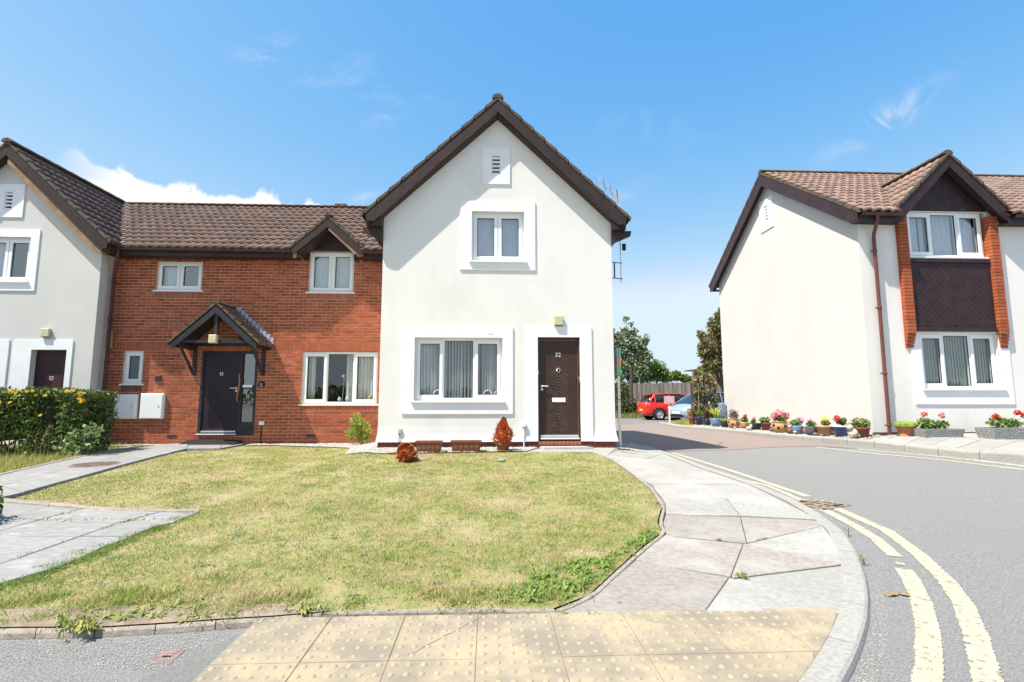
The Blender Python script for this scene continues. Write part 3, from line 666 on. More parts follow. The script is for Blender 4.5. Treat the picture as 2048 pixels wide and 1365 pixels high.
# ------------------------------------------------------------ brick link house (31)
YW = 12.5; M1 = MX(YW)
T = thing('brick_terraced_house', 'red brick terraced house with a timber porch, between two white gabled houses', 'house', (-5.6, YW, .1))
RS = .68; RY0, RZ0 = 12.10, 4.71; RYR = 15.46; rz = lambda y: RZ0 + RS * (y - RY0)
h1 = [(-8.03, -6.96, 3.77, 4.49), (-4.41, -3.33, 3.76, 4.80), (-8.63, -8.18, 1.52, 2.30), (-4.47, -2.68, 1.04, 2.31), (-6.83, -5.52, .30, 2.31)]
mb = wall_mb(M1, [-9.0, -2.1], -.1, lambda u: 4.80, h1, .14)
mb.box(-9.0, -2.1, 18.2, 18.25, 0, 4.6); mb.box(-9.0, -8.99, 12.52, 18.2, 0, 4.6)
W1 = mb.build('wall', m_mortar, T)
bk = Bricks(W1); yb = YW - .006
for r in range(62):
    z = -.02 + .075 * r
    if z > 4.75: break
    if 2.30 < z < 2.52: continue
    pl = z < .29
    hs = list(h1) + [(-8.03, -6.96, 3.60, 3.78), (-4.41, -3.33, 3.58, 3.77), (-8.63, -8.18, 1.34, 1.53), (-4.47, -2.68, .84, 1.05), (-6.83, -5.52, 0, .3)]
    for a, b, c, d in ((-8.03, -6.96, 3.52, 3.6), (-4.41, -3.33, 3.5, 3.58), (-4.47, -2.68, .70, .84)): pass
    mt = m_brick_o if pl else m_brick
    bk.course(-8.98, -2.12, z, yb, mt, off=.1125 * (r % 2) + .03, holes=hs)
bk.soldiers(-8.98, -2.12, 2.305, 2.52, yb, m_brick_o, holes=())
for a, b, c, d, mt in ((-8.03, -6.96, 3.615, 3.755, m_brick_p), (-4.41, -3.33, 3.60, 3.745, m_brick_p), (-8.63, -8.18, 1.36, 1.50, m_brick_b), (-4.47, -2.68, .86, 1.02, m_brick_o), (-6.83, -5.52, .12, .29, m_brick_o)):
    zlo = min(-.02 + .075 * r for r in range(62) if -.02 + .075 * r + .0325 > {3.615: 3.60, 3.60: 3.58, 1.36: 1.34, .86: .84, .12: 0}[c]) if c > .2 else .055
    bk.soldiers(a, b, zlo, d, yb, mt)
bk.flush(300)
# windows
dr = drape(m_net, [[(0, 1)], [(0, 1)]])
window(T, M1, -8.03, -6.96, 3.77, 4.49, .05, [1, 1], drape(m_net, [[(0, 1)], []]), m_glass_s, sill=-.03)
window(T, M1, -4.41, -3.33, 3.76, 4.77, .05, [1, 1], dr, m_glass_s, sill=-.03)
window(T, M1, -8.63, -8.18, 1.52, 2.30, .05, [1], None, m_frost, sill=-.03)
GW = window(T, M1, -4.47, -2.68, 1.04, 2.30, .05, [.42, .50, .42], drape(m_curt, [[(0, .42)], [(.68, 1)], [(0, 1)]]), m_glass, sill=-.03, fixed=(1,))
for x, c, s in ((-3.62, (.72, .7, .6), .05), (-3.42, (.75, .75, .74), .06), (-3.05, (.1, .1, .1), .04), (-2.88, (.5, .38, .2), .07), (-4.28, (.5, .34, .18), .07), (-3.98, (.72, .72, .7), .04)):
    mb = MB(); mb.lathe([(s * .5, 0), (s, s * .6), (s * .9, s * 1.4), (s * .45, s * 2.1), (s * .2, s * 2.4)], (x, YW + .19, 1.10), 10); mb.build('window_ornament', mat('ornament', c, rough=.5), GW)
mb = MB(); mb.tube([(-3.55, YW + .2, 1.1), (-3.53, YW + .2, 1.7)], .004, 5); mb.ball((-3.55, YW + .2, 1.72), .04); mb.build('orchid', m_white, GW)
mb = MB(); mb.ball((-3.49, YW + .2, 1.63), .035); mb.build('orchid_bloom', mat('pink_bloom', (.6, .12, .16)), GW)
# door and sidelight
mb = MB()
for q in ((-6.83, -6.77, .30, 2.31), (-5.58, -5.52, .30, 2.31), (-6.77, -5.58, 2.24, 2.31), (-6.77, -5.58, .30, .36), (-5.93, -5.87, .36, 2.24), (-5.87, -5.58, 1.40, 1.46), (-5.87, -5.58, .36, .62)): mb.prism([(q[0], q[2]), (q[1], q[2]), (q[1], q[3]), (q[0], q[3])], .0, .09, M1)
mb.build('door_frame', m_wood_k, T)
D1 = rbox('front_door', m_door31, T, -6.77, -5.93, YW + .025, YW + .07, .36, 2.24, .004)
grooves(None, M1, -6.36, -6.62, -6.10, .52, 2.12, .023, m_door31, .07).build('chevron_moulding', mat('plum_moulding', (.06, .042, .055), rough=.4), D1)
mb = MB()
for z0, z1, n in ((.62, 1.40, 0), (1.46, 2.24, 1)):
    mb = MB(); mb.add([M1(-5.87, .05, z0), M1(-5.58, .05, z0), M1(-5.58, .05, z1), M1(-5.87, .05, z1)], [(0, 1, 2, 3)]); mb.build('sidelight_pane', m_glass_d, D1)
box_part('sidelight_back', m_room, D1, -5.90, -5.54, YW + .3, YW + .31, .3, 2.3)
rbox('letterplate', m_alu, D1, -5.84, -5.62, YW - .02, YW + .04, 1.435, 1.50, .005)
box_part('weather_bar', m_alu, D1, -6.74, -5.95, YW - .02, YW + .024, .385, .42); box_part('threshold', m_white, T, -6.83, -5.92, YW - .06, YW - .001, .33, .352)
handle(D1, -6.0, YW + .025, 1.42, -1)
mb = MB(); mb.tube([(-5.93, YW - .03, 1.10), (-5.95, YW - .03, 1.16), (-5.91, YW - .05, 1.42), (-5.90, YW - .05, 1.6), (-5.93, YW - .03, 1.72), (-5.92, YW - .01, 1.76)], .019, 8); mb.build('wooden_pull_handle', mat('honey_wood', (.30, .17, .08), rough=.5), D1)
mb = MB(); c = (-6.36, YW + .018, 1.76)
for q in ((-.035, .035, .022, .035), (-.035, .035, -.035, -.022), (-.035, -.022, -.022, .022), (.022, .035, -.022, .022)): mb.box(c[0] + q[0], c[0] + q[1], c[1] - .006, c[1] + .006, c[2] + q[2], c[2] + q[3])
mb.build('spy_plate', m_alu, D1)
pq = MB(); pq.lathe([(0, 0), (.085, 0), (.085, .015), (.07, .02), (0, .02)], n=24); pq.v = [(-5.40 + a, YW - .012 - c, 1.50 + b) for a, b, c in pq.v]; PQ = pq.build('number_plaque', m_blk, T)
text('house_number', '31', .07, (-5.40, YW - .034, 1.51), m_white, PQ)
for k in range(3):
    mb = MB(); mb.ball((-5.435 + .035 * k, YW - .034, 1.455), .012); mb.build('painted_flower', m_cream if k != 1 else m_white, PQ)
rbox('outlet_box', m_white, T, -5.40, -5.29, YW - .06, YW - .01, .55, .64); pipe(T, [(-5.345, YW - .03, .56), (-5.345, YW - .03, .10)], .010, m_blk, [], 'cable_duct')
def meter(x0, x1, z0, z1):
    b = rbox('meter_box', m_white, T, x0, x1, YW - .09, YW - .01, z0, z1, .01); l = rbox('meter_door', m_white, b, x0 + .02, x1 - .02, YW - .102, YW - .091, z0 + .02, z1 - .02, .006)
    mb = MB(); mb.tube([(x1 - .09, YW - .103, (z0 + z1) / 2), (x1 - .09, YW - .111, (z0 + z1) / 2)], .012, 8); mb.build('meter_latch', m_gasket, b)
meter(-8.12, -7.60, .70, 1.29); meter(-8.72, -8.21, .70, 1.27)
vb = rbox('wall_vent', m_iron, T, -7.87, -7.72, YW - .03, YW - .008, 1.58, 1.73)
for k in range(3): box_part('vent_slat', m_gut, vb, -7.86, -7.73, YW - .045, YW - .031, 1.60 + k * .04, 1.615 + k * .04)
for x in (-7.40, -4.20): box_part('air_brick', m_gasket, T, x - .11, x + .11, YW - .018, YW - .004, .275, .33)
for x, z in ((-6.52, 4.27), (-5.88, 4.26), (-5.22, 4.25), (-4.60, 4.24), (-6.46, 3.76), (-4.62, 3.79), (-3.0, 4.2)):
    mb = MB(); mb.ball((x, YW - .01, z), .014); mb.build('wall_plug', m_band, T)
# eaves
box_part('soffit', m_soffit, T, -8.98, -4.62, 12.14, YW - .01, 4.54, 4.56); box_part('soffit', m_soffit, T, -3.12, -2.15, 12.14, YW - .01, 4.54, 4.56)
box_part('fascia', m_wood, T, -8.98, -4.60, 12.12, 12.139, 4.52, 4.70); box_part('fascia', m_wood, T, -3.14, -2.15, 12.12, 12.139, 4.52, 4.70)
gutter(T, (-8.7, 12.06, 4.68), (-4.70, 12.06, 4.67), m_gut); gutter(T, (-3.04, 12.06, 4.67), (-2.2, 12.06, 4.66), m_gut)
mb = MB(); mb.box(-4.66, -4.58, 12.08, 12.119, 4.50, 4.62); mb.build('eave_end', m_tan, T); mb = MB(); mb.prism([(-3.16, 4.70), (-3.04, 4.70), (-3.0, 4.55), (-3.16, 4.55)], -.42, -.385, M1); mb.build('eave_end', m_wood_t, T)
# main roof with its gablet
DC, DSL, DAZ = -3.87, .90, 5.53
cs = 1 / math.hypot(1, RS)
RF = MB(); ym = 12.66
for a, b, y in ((-8.8, -4.62, RY0), (-4.62, -3.12, ym), (-3.12, -2.15, RY0)): RF.add([(a, y, rz(y)), (b, y, rz(y)), (b, RYR, rz(RYR)), (-11.1 if a < -8 else a, RYR, rz(RYR))], [(0, 1, 2, 3)])
RF.add([(-2.15, RYR, rz(RYR)), (-11.1, RYR, rz(RYR)), (-2.15, 18.65, rz(RY0)), (-9, 18.65, rz(RY0))], [(0, 1, 3, 2)])
RF.v = [(x, y, z - .01) for x, y, z in RF.v]
R1 = RF.build('roof', m_tile_d, T)
def skip1(p):
    if p.x > -2.13: return True
    if p.x < -8.75 - (p.z - 4.62) / .93 - .05: return True
    if abs(p.x - DC) < 1.0 and p.z < DAZ - DSL * abs(p.x - DC) - .02 : return True
    return False
roof_plane(R1, (-11.4, RY0 - .06, rz(RY0) - .02), (1, 0, 0), (0, cs, RS * cs), 9.3, (RYR - RY0) / cs, m_tile_l, budget=300, skip=skip1)
roof_plane(R1, (-2.15, 18.65, rz(RY0)), (-1, 0, 0), (0, -cs, RS * cs), 6.8, (RYR - RY0) / cs, m_tile_l, budget=0)
ridge_tiles(R1, (-11.0, RYR, rz(RYR) + .05), (-2.2, RYR, rz(RYR) + .05), m_mortar_g, r=.10)
mb = MB(); mb.box(-4.75, -4.4, 15.36, 15.56, 6.98, 7.12); mb.build('ridge_vent', m_tile_l, R1)
GB = MB()
for s in (-1, 1): GB.prism([(DC, DAZ - .02), (DC + s * 1.01, DAZ - .02 - DSL * 1.01), (DC + s * 1.01, DAZ - .06 - DSL * 1.01), (DC, DAZ - .06)], -.42, .9, M1)
GB = GB.build('gablet_roof', m_tile_d, T)
c2 = 1 / math.hypot(1, DSL)
for s in (-1, 1): roof_plane(GB, (DC + s * 1.01, 12.08, DAZ - .01 - DSL * 1.01), (0, 1, 0), (-s * c2, 0, DSL * c2), 1.4, .98 / c2, m_tile_l, budget=28)
verge(GB, M1, (DC, DAZ - .03), 1.0, DSL, -.45, -.38, m_mortar_g); ridge_tiles(GB, (DC, 12.03, DAZ + .035), (DC, 13.25, DAZ + .035), m_mortar_g, r=.08)
u0, z0 = DC, DAZ - .035
for s, mt in ((-1, m_wood), (1, m_wood)):
    mb = MB(); mb.prism([(u0, z0), (u0 + s * .97, z0 - DSL * .97), (u0 + s * .90, z0 - DSL * .97 - .02), (u0 + s * .76, z0 - DSL * .95 - .05), (u0, z0 - .235)], -.44, -.41, M1); mb.build('bargeboard', mt, T)
mb = MB(); mb.prism([(u0 + .02, z0 - .24), (u0 + .73, z0 - .24 - DSL * .71), (u0 + .66, z0 - .26 - DSL * .71), (u0 + .02, z0 - .31)], -.43, -.36, M1); mb.build('rafter', m_wood_t, T)
mb = MB(); mb.prism([(u0 - .02, z0 - .24), (u0 - .72, z0 - .24 - DSL * .70), (u0 - .66, z0 - .26 - DSL * .70), (u0 - .02, z0 - .30)], -.405, -.05, M1); mb.build('rafter', m_wood, T)
mb = MB(); mb.prism([(DC - .76, 4.79), (DC + .76, 4.79), (DC + .6, 4.86), (DC, DAZ - .12), (DC - .6, 4.86)], -.03, -.001, M1); mb.build('gable_panel', m_wood, T)
chevron(T, M1, (DC - .60, DC + .60, 4.80, 5.4), -.05, m_wood, step=.09, up=False, top=lambda u: DAZ - .16 - .9 * abs(u - DC))
for s in (-1, 1):   # brick cheeks beside the gablet window reach up into the roof
    a, b = sorted((DC + s * .54, DC + s * .66)); box_part('cheek', m_wood, T, a, b, YW - .04, YW + .02, 4.54, 4.80)
# valley gutter
mb = MB(); mb.add([(-8.72, 12.1, 4.73), (-8.55, 12.09, 4.73), (-10.93, 15.42, 7.02), (-11.1, 15.44, 7.02)], [(0, 1, 2, 3)]); mb.build('valley_lining', m_slot, T)
for k in range(12):
    t = (k + .5) / 12; mb = MB(); mb.ball((-8.60 - 2.35 * t, 12.12 + 3.3 * t, 4.77 + 2.27 * t), .055, 6, 4, .5, .3); mb.build('valley_mortar', m_conc, T)
# porch
P = MB(); PC, PA, PS_ = -6.18, 3.30, .92; PF = 11.75; MP = MX(PF)
for s in (-1, 1): P.prism([(PC, PA), (PC + s * .98, PA - PS_ * .98), (PC + s * .98, PA - .03 - PS_ * .98), (PC, PA - .03)], 0, .75, MP)
PO = P.build('porch', m_tile_d, T)
c3 = 1 / math.hypot(1, PS_)
for s in (-1, 1): roof_plane(PO, (PC + s * .99, PF, PA + .005 - PS_ * .99), (0, 1, 0), (-s * c3, 0, PS_ * c3), .75, .97 / c3, m_tile_l, budget=60, gauge=.135, tw=.19)
verge(PO, MP, (PC, PA - .01), .98, PS_, -.03, .03, m_mortar_g, gauge=.19, tt=.035); ridge_tiles(PO, (PC, PF - .04, PA + .055), (PC, YW, PA + .055), m_mortar_g, r=.075, L=.3)
for k in range(10):   # stepped lead flashing
    for s in (-1, 1):
        a = PC + s * (.10 + k * .089); b = a + s * .105; za, zb = PA - PS_ * abs(a - PC), PA - PS_ * abs(b - PC)
        mb = MB(); mb.add([(a, YW - .02, za + .16), (b, YW - .02, za + .16), (b, YW - .02, zb + .05), (a, YW - .02, za + .05), (b + s * .03, YW - .13, zb + .045), (a + s * .0, YW - .13, za + .055)], [(0, 1, 2, 3), (3, 2, 4, 5)]); mb.build('lead_flashing', m_lead, PO)
for s in (-1, 1):
    mb = MB(); mb.prism([(PC, PA - .04), (PC + s * .95, PA - .04 - PS_ * .95), (PC + s * .93, PA - .15 - PS_ * .93), (PC + s * .78, PA - .17 - PS_ * .80), (PC, PA - .20)], -.02, .02, MP); mb.build('bargeboard', m_wood_k, PO)
    box_part('side_plate', m_wood if s > 0 else m_wood_k, PO, PC + s * .90 - .03, PC + s * .90 + .03, PF + .03, YW - .01, 2.33, 2.43)
    mb = MB(); mb.prism([(PC + s * .80 - .035, 1.72), (PC + s * .80 + .035, 1.72), (PC + s * .80 + .035, 2.42), (PC + s * .80 - .035, 2.42)], -.06, -.01, M1); mb.build('wall_post', m_wood_k, PO)
    mb = MB(); X = PC + s * .80; mb.tube([(X, YW - .06, 1.76), (X, PF + .1, 2.36)], .042, 4, smooth=False); mb.build('brace', m_wood_k, PO)
    box_part('side_rail', m_wood_k, PO, X - .035, X + .035, PF + .03, YW - .01, 2.36, 2.42)
box_part('tie_beam', m_wood_k, PO, PC - .78, PC + .78, PF + .03, PF + .09, 2.42, 2.49); box_part('king_post', m_wood_k, PO, PC - .04, PC + .04, PF + .025, PF + .085, 2.492, 3.12)
box_part('rear_beam', m_wood_k, PO, PC - .78, PC + .78, YW - .08, YW - .02, 2.42, 2.49); box_part('rear_post', m_wood_k, PO, PC - .04 + .25, PC + .04 + .25, YW - .08, YW - .02, 2.492, 2.9)
rbox('porch_light', m_cream, PO, PC - .10, PC + .075, PF - .07, PF + .02, 2.41, 2.60, .014)
# white return wall of the left house carries this; mat and ramp at the door
MT = thing('door_mat', 'black rubber ramp mat at the foot of the dark door under the porch', 'door mat', (-6.45, 12.2, .12))
mb = MB(); mb.loft([[(x, 11.98, .12), (x, 12.0, .13 + .03 * s), (x, 12.42, .20 + .03 * s), (x, 12.44, .12)] for x, s in ((-7.0, 0), (-6.9, .8), (-6.5, 1), (-6.1, .8), (-5.85, .5), (-5.75, 0))], smooth=False); mb.build('mat_body', m_blk, MT)
mb = MB(); mb.add([(-7.0, 12.01, .145), (-6.75, 12.01, .155), (-6.7, 11.85, .115), (-7.05, 11.85, .11)], [(0, 1, 2, 3)]); mb.build('mat_edge', m_conc, MT)

# ------------------------------------------------------------ left white gabled house
YL = 12.0; ML = MX(YL); LX, LR, LA = -13.3, -8.98, -11.14; LZ = 7.03
Lh = thing('gabled_house', 'white rendered gabled house at the left edge with a maroon door behind the hedge', 'house', (LA, YL, .1))
ztl = lambda u: LZ - SL * abs(u - LA) - .12
hl = [(-11.65, -10.58, 3.84, 4.88), (-11.27, -11.08, 5.52, 5.97), (-10.31, -9.54, .25, 2.27), (-12.6, -11.05, 1.0, 2.24)]
mb = wall_mb(ML, [LX, LR, LA], .0, ztl, hl, .16)
mb.add([(LR, YL, 0), (LR, YL + .5, 0), (LR, YL + .5, ztl(LR)), (LR, YL, ztl(LR))], [(0, 1, 2, 3)])
mb.add([(LX, YL, 0), (LX, YL + 6.5, 0), (LX, YL + 6.5, ztl(LX)), (LX, YL, ztl(LX))], [(0, 1, 2, 3)])
mb.add([(LX, YL + 6.5, 0), (LR, YL + 6.5, 0), (LR, YL + 6.5, ztl(LR)), (LA, YL + 6.5, ztl(LA)), (LX, YL + 6.5, ztl(LX))], [(0, 1, 2, 3, 4)])
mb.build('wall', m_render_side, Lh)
surround(Lh, ML, (-11.93, -10.39, 3.62, 5.06), hl[0]); window(Lh, ML, *hl[0], .08, [1, 1], drape(m_net, [[(.0, .6)], []]), m_glass_s, sill=-.06)
vent(Lh, ML, (-11.40, -10.83, 5.35, 6.15), hl[1])
surround(Lh, ML, (-10.72, -9.42, .0, 2.49), hl[2], close_bottom=False)
DL = rbox('front_door', m_doorL, Lh, -10.31, -9.54, YL + .12, YL + .16, .25, 2.27, .004)
grooves(None, ML, -9.92, -10.15, -9.70, .45, 1.75, .118, m_doorL, .07).build('chevron_moulding', mat('maroon_moulding', (.12, .05, .05), rough=.4), DL)
mb = MB(); c = (-9.92, YL + .115, 1.63)
for q in ((-.04, .04, .026, .04), (-.04, .04, -.04, -.026), (-.04, -.026, -.026, .026), (.026, .04, -.026, .026)): mb.box(c[0] + q[0], c[0] + q[1], c[1] - .006, c[1] + .006, c[2] + q[2], c[2] + q[3])
mb.build('spy_plate', m_alu, DL)
surround(Lh, ML, (-12.85, -10.81, .75, 2.49), hl[3]); window(Lh, ML, *hl[3], .08, [.45, .5, .45], slats([5, 6, 5], .1, lambda i, j: .5, m_blind), m_glass, sill=-.06, fixed=(1,))
wall_lamp(Lh, -10.02, YL, 2.65)
RL = MB()
for s in (-1, 1): RL.prism([(LA, LZ), (LA + s * 2.46, LZ - SL * 2.46), (LA + s * 2.46, LZ - .05 - SL * 2.46), (LA, LZ - .05)], -.22, 6.9, ML)
RL = RL.build('roof', m_tile_d, Lh); cs = 1 / math.hypot(1, SL)
def skl(p): return p.y > 12.25 + (p.z - 4.62) / RS + .1 and p.x > LA
roof_plane(RL, (LA + 2.48, YL - .22, LZ + .012 - SL * 2.48), (0, 1, 0), (-cs, 0, SL * cs), 4.2, 2.44 / cs, m_tile_l, budget=300, skip=skl)
roof_plane(RL, (LA - 2.48, YL - .22, LZ + .012 - SL * 2.48), (0, 1, 0), (cs, 0, SL * cs), 7.0, 2.44 / cs, m_tile_l, budget=0)
verge(RL, ML, (LA, LZ), 2.46, SL, -.25, -.18, m_mortar_g); ridge_tiles(RL, (LA, YL - .28, LZ + .065), (LA, 15.7, LZ + .075), m_mortar_g)
barge(Lh, ML, (LA, LZ - .015), 2.44, SL, -.24, m_wood, depth=.205); gable_soffit(Lh, ML, (LA, LZ - .015), 2.44, SL, -.21, 0, m_soffit, drop=.2)
mb = MB(); mb.prism([(LA + .03, LZ - .34), (LA + 2.30, LZ - .34 - SL * 2.27), (LA + 2.30, LZ - .50 - SL * 2.20), (LA + 2.05, LZ - .50 - SL * 2.05), (LA + .03, LZ - .47)], -.215, -.02, ML); mb.build('exposed_rafter', m_wood_t, Lh)
mb = MB(); mb.prism([(LR, 4.52), (LA + 2.46, 4.52), (LA + 2.46, 4.66), (LR, 4.70)], -.2, .0, ML); mb.build('boxed_eave', m_wood, Lh)
gutter(Lh, (LA + 2.52, YL - .22, 4.74), (LA + 2.52, YL + .05, 4.73), m_gut, out=Vector((1, 0, 0)))
pipe(Lh, [(-8.66, 12.06, 4.66), (-8.68, 12.07, 4.52), (-8.82, 12.22, 4.22), (-8.84, 12.24, 4.10), (-8.84, 12.24, .1)], .038, m_pipe_d, [(-8.84, 12.24, 3.9), (-8.84, 12.24, 3.0), (-8.84, 12.24, 2.0), (-8.84, 12.24, 1.0)])
rbox('sensor_box', m_ochre, Lh, -8.985, -8.90, 12.34, 12.46, 2.35, 2.78)

# ------------------------------------------------------------ right house
YR = 10.5; MR = MX(YR); RX0, RX1 = 8.04, 17.0
Rh = thing('white_end_house', 'white rendered house at the right with a brick-framed bay and a pot-lined flank', 'house', (RX0, YR, .38))
BC = 10.03; RB = 17.25; RRY = 13.9; RG = .68; RGZ = 7.70; EY = 10.20; EZr = 5.17
hr = [(9.23, 10.97, 1.38, 2.58), (9.2, 11.02, 4.24, 5.29)]
mb = wall_mb(MR, [RX0, RX1], .47, lambda u: 5.36, hr, .14)
mb.add([(RX1, YR, .3), (RX1, RB, .3), (RX1, RB, 5), (RX1, RRY, 7.4), (RX1, YR, 5)], [(0, 1, 2, 3, 4)]); mb.add([(RX0, RB, .3), (RX1, RB, .3), (RX1, RB, 5), (RX0, RB, 5)], [(0, 1, 2, 3)])
mb.build('wall', m_render, Rh)
MS = MY(RX0); zs = lambda y: RGZ - RG * abs(y - RRY) - .16
hv = (13.92, 14.12, 6.28, 6.75)
m2 = wall_mb(MS, [YR, RB, RRY], .40, zs, [hv], .14); m2.add([(RX0 - .03, YR, .34), (RX0 - .03, RB, .36), (RX0, RB, .40), (RX0, YR, .40)], [(0, 1, 2, 3)])
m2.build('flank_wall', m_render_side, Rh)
vent(Rh, MS, (13.68, 14.36, 6.03, 6.95), hv)
mb = MB(); mb.box(RX0 + .02, RX1, YR + .012, RB, -.1, .47); PR = mb.build('plinth', m_mortar_d, Rh)
bk = Bricks(PR)
for r, z in enumerate((.18, .255, .33, .405)): bk.course(RX0, RX1, z, YR, m_brick_b, off=.11 * (r % 2), H=.06)
bk.flush(120)
# main roof
cs = 1 / math.hypot(1, RG); RR = MB()
for a, b, y in ((-.18, .80, EY), (.80, 3.18, 10.62), (3.18, RX1 - RX0, EY)): RR.prism([(y, EZr - .03 + RG * (y - EY)), (RRY, EZr - .03 + RG * (RRY - EY)), (2 * RRY - EY, EZr - .03), (2 * RRY - EY, EZr - .07), (RRY, EZr - .07 + RG * (RRY - EY)), (y, EZr - .07 + RG * (y - EY))], a, b, MS)
RR = RR.build('roof', m_tile_d, Rh); BZ = 6.50; BS = .98
def skr(p): return abs(p.x - BC) < 1.35 and p.z < BZ - BS * abs(p.x - BC) - .03
roof_plane(RR, (RX0 - .16, EY - .06, EZr - .03), (1, 0, 0), (0, cs, RG * cs), RX1 - RX0 + .2, (RRY - EY) / cs, m_tile_r, budget=300, skip=skr, key=lambda p: p.x + .2 * p.y)
roof_plane(RR, (RX1, 2 * RRY - EY, EZr - .01), (-1, 0, 0), (0, -cs, RG * cs), RX1 - RX0 + .15, (RRY - EY) / cs, m_tile_r, budget=0)
ridge_tiles(RR, (RX0 - .2, RRY, EZr + RG * (RRY - EY) + .05), (RX1, RRY, EZr + RG * (RRY - EY) + .05), m_mortar_g, r=.10)
verge(RR, MS, (RRY, EZr + RG * (RRY - EY) - .035), RRY - EY, RG, -.20, -.14, m_mortar_g)
barge(Rh, MS, (RRY, RGZ - .06), RRY - EY - .02, RG, -.19, m_wood_p, depth=.27)
gable_soffit(Rh, MS, (RRY, RGZ - .06), RRY - EY, RG, -.16, .0, m_soffit, drop=.2)
for a, b in ((RX0 - .14, 8.86), (11.24, RX1)):
    box_part('fascia', m_wood_k, Rh, a, b, 10.23, 10.25, 4.96, 5.14); box_part('soffit', m_soffit, Rh, a, b, 10.251, YR - .001, 4.96, 4.98)
gutter(Rh, (RX0 - .14, 10.17, 5.11), (8.80, 10.17, 5.10), m_gut, r=.06); gutter(Rh, (11.30, 10.17, 5.11), (RX1, 10.17, 5.10), m_gut, r=.06)
gutter(Rh, (RX0 - .1, 17.72, 5.05), (RX1, 17.72, 5.05), m_blk, r=.06)
pipe(Rh, [(8.25, 10.17, 5.06), (8.25, 10.18, 4.94), (8.32, 10.40, 4.70), (8.33, 10.42, 4.6), (8.33, 10.42, .36)], .036, m_pipe, [(8.33, 10.42, 4.35), (8.33, 10.42, 3.1), (8.33, 10.42, 1.7), (8.33, 10.42, .62)])
# bay: brick pilasters, boarded panel, windows
for s in (-1, 1):
    a, b = sorted((BC + s * 1.135, BC + s * .935)); mbp = MB(); mbp.box(a + .008, b - .008, 10.408, 10.64, 2.55, 5.15); PI = mbp.build('pilaster', m_mortar_d, Rh)
    bk = Bricks(PI); n = 0; z = 2.25
    while z < 5.14:
        sh = max(0, (4 - n)) * .017; aa, bb = (a, b - sh) if s < 0 else (a + sh, b)
        if 0 < n <= 4 or n == 0: aa, bb = a + (sh * .5 if s > 0 else 0), b - (sh * .5 if s < 0 else 0)
        yf = 10.40 + sh; yk = 10.62 if z > 2.72 else 10.498
        mb = MB(); L = bb - aa; c = .004
        mb.add([(aa, yf, z), (bb, yf, z), (bb, yf, z + .065), (aa, yf, z + .065), (aa + c, yf - c, z + c), (bb - c, yf - c, z + c), (bb - c, yf - c, z + .065 - c), (aa + c, yf - c, z + .065 - c), (aa, yk, z), (bb, yk, z), (bb, yk, z + .065), (aa, yk, z + .065)],
               [(4, 5, 6, 7), (0, 1, 5, 4), (1, 2, 6, 5), (2, 3, 7, 6), (3, 0, 4, 7), (0, 8, 9, 1), (1, 9, 10, 2), (2, 10, 11, 3), (3, 11, 8, 0)])
        mb.build('brick', m_brick_o, PI); z += .075; n += 1
surround(Rh, MR, (9.01, 11.2, 1.05, 2.70), (9.23, 10.97, 1.38, 2.58))
sg2 = lambda i, j: .01 * math.sin(j * 1.3)
window(Rh, MR, 9.23, 10.97, 1.38, 2.58, .08, [.45, .5, .45], both(slats([7, 9, 7], .085, lambda i, j: .35, m_blind_g, sg2)), m_glass, sill=-.06, fixed=(1,))
window(Rh, MR, 9.17, 10.93, 4.26, 5.28, .06, [.45, .5, .45], both(drape(m_net, [[(0, .35), (.8, 1)], [(.5, 1)], [(0, .65)]]), drape(m_blind, [[(.35, .7)], [(0, .5)], [(.65, 1)]])), m_glass_s, sill=-.02, fixed=(1,))
box_part('panel_rail', m_wood_p, Rh, 9.12, 10.94, 10.44, 10.5, 4.12, 4.20); box_part('panel_rail', m_wood_p, Rh, 9.12, 10.94, 10.44, 10.5, 2.60, 2.70)
box_part('panel_back', m_slot, Rh, 9.12, 10.94, 10.496, 10.499, 2.70, 4.12)
chevron(Rh, MR, (9.12, 10.94, 2.71, 4.115), -.028, m_wood_p, step=.092, up=True, mid=BC + .02)
box_part('gable_back', m_slot, Rh, 9.0, 11.06, 10.62, 10.63, 5.28, 5.36)
mb = MB(); mb.prism([(9.05, 5.29), (11.0, 5.29), (BC, 6.25)], -.02, -.01, MR); mb.build('gable_back', m_slot, Rh)
chevron(Rh, MR, (9.0, 11.06, 5.30, 6.4), -.045, m_wood_p, step=.092, up=False, mid=BC, top=lambda u: 6.24 - .97 * abs(u - BC), name='gable_board')
BR = MB()
for s in (-1, 1): BR.prism([(BC, BZ - .02), (BC + s * 1.36, BZ - .02 - BS * 1.36), (BC + s * 1.36, BZ - .06 - BS * 1.36), (BC, BZ - .06)], -.24, 2.0, MR)
BR = BR.build('bay_roof', m_tile_d, Rh); c4 = 1 / math.hypot(1, BS)
for s in (-1, 1): roof_plane(BR, (BC + s * 1.37, YR - .23, BZ - .01 - BS * 1.37), (0, 1, 0), (-s * c4, 0, BS * c4), 2.3, 1.33 / c4, m_tile_r, budget=70)
verge(BR, MR, (BC, BZ - .02), 1.36, BS, -.28, -.20, m_mortar_g); ridge_tiles(BR, (BC, YR - .27, BZ + .035), (BC, 12.4, BZ + .035), m_mortar_g, r=.11)
barge(Rh, MR, (BC, BZ - .03), 1.33, BS, -.26, m_wood_p, depth=.2)
gable_soffit(Rh, MR, (BC, BZ - .03), 1.33, BS, -.23, .0, m_soffit, drop=.17)
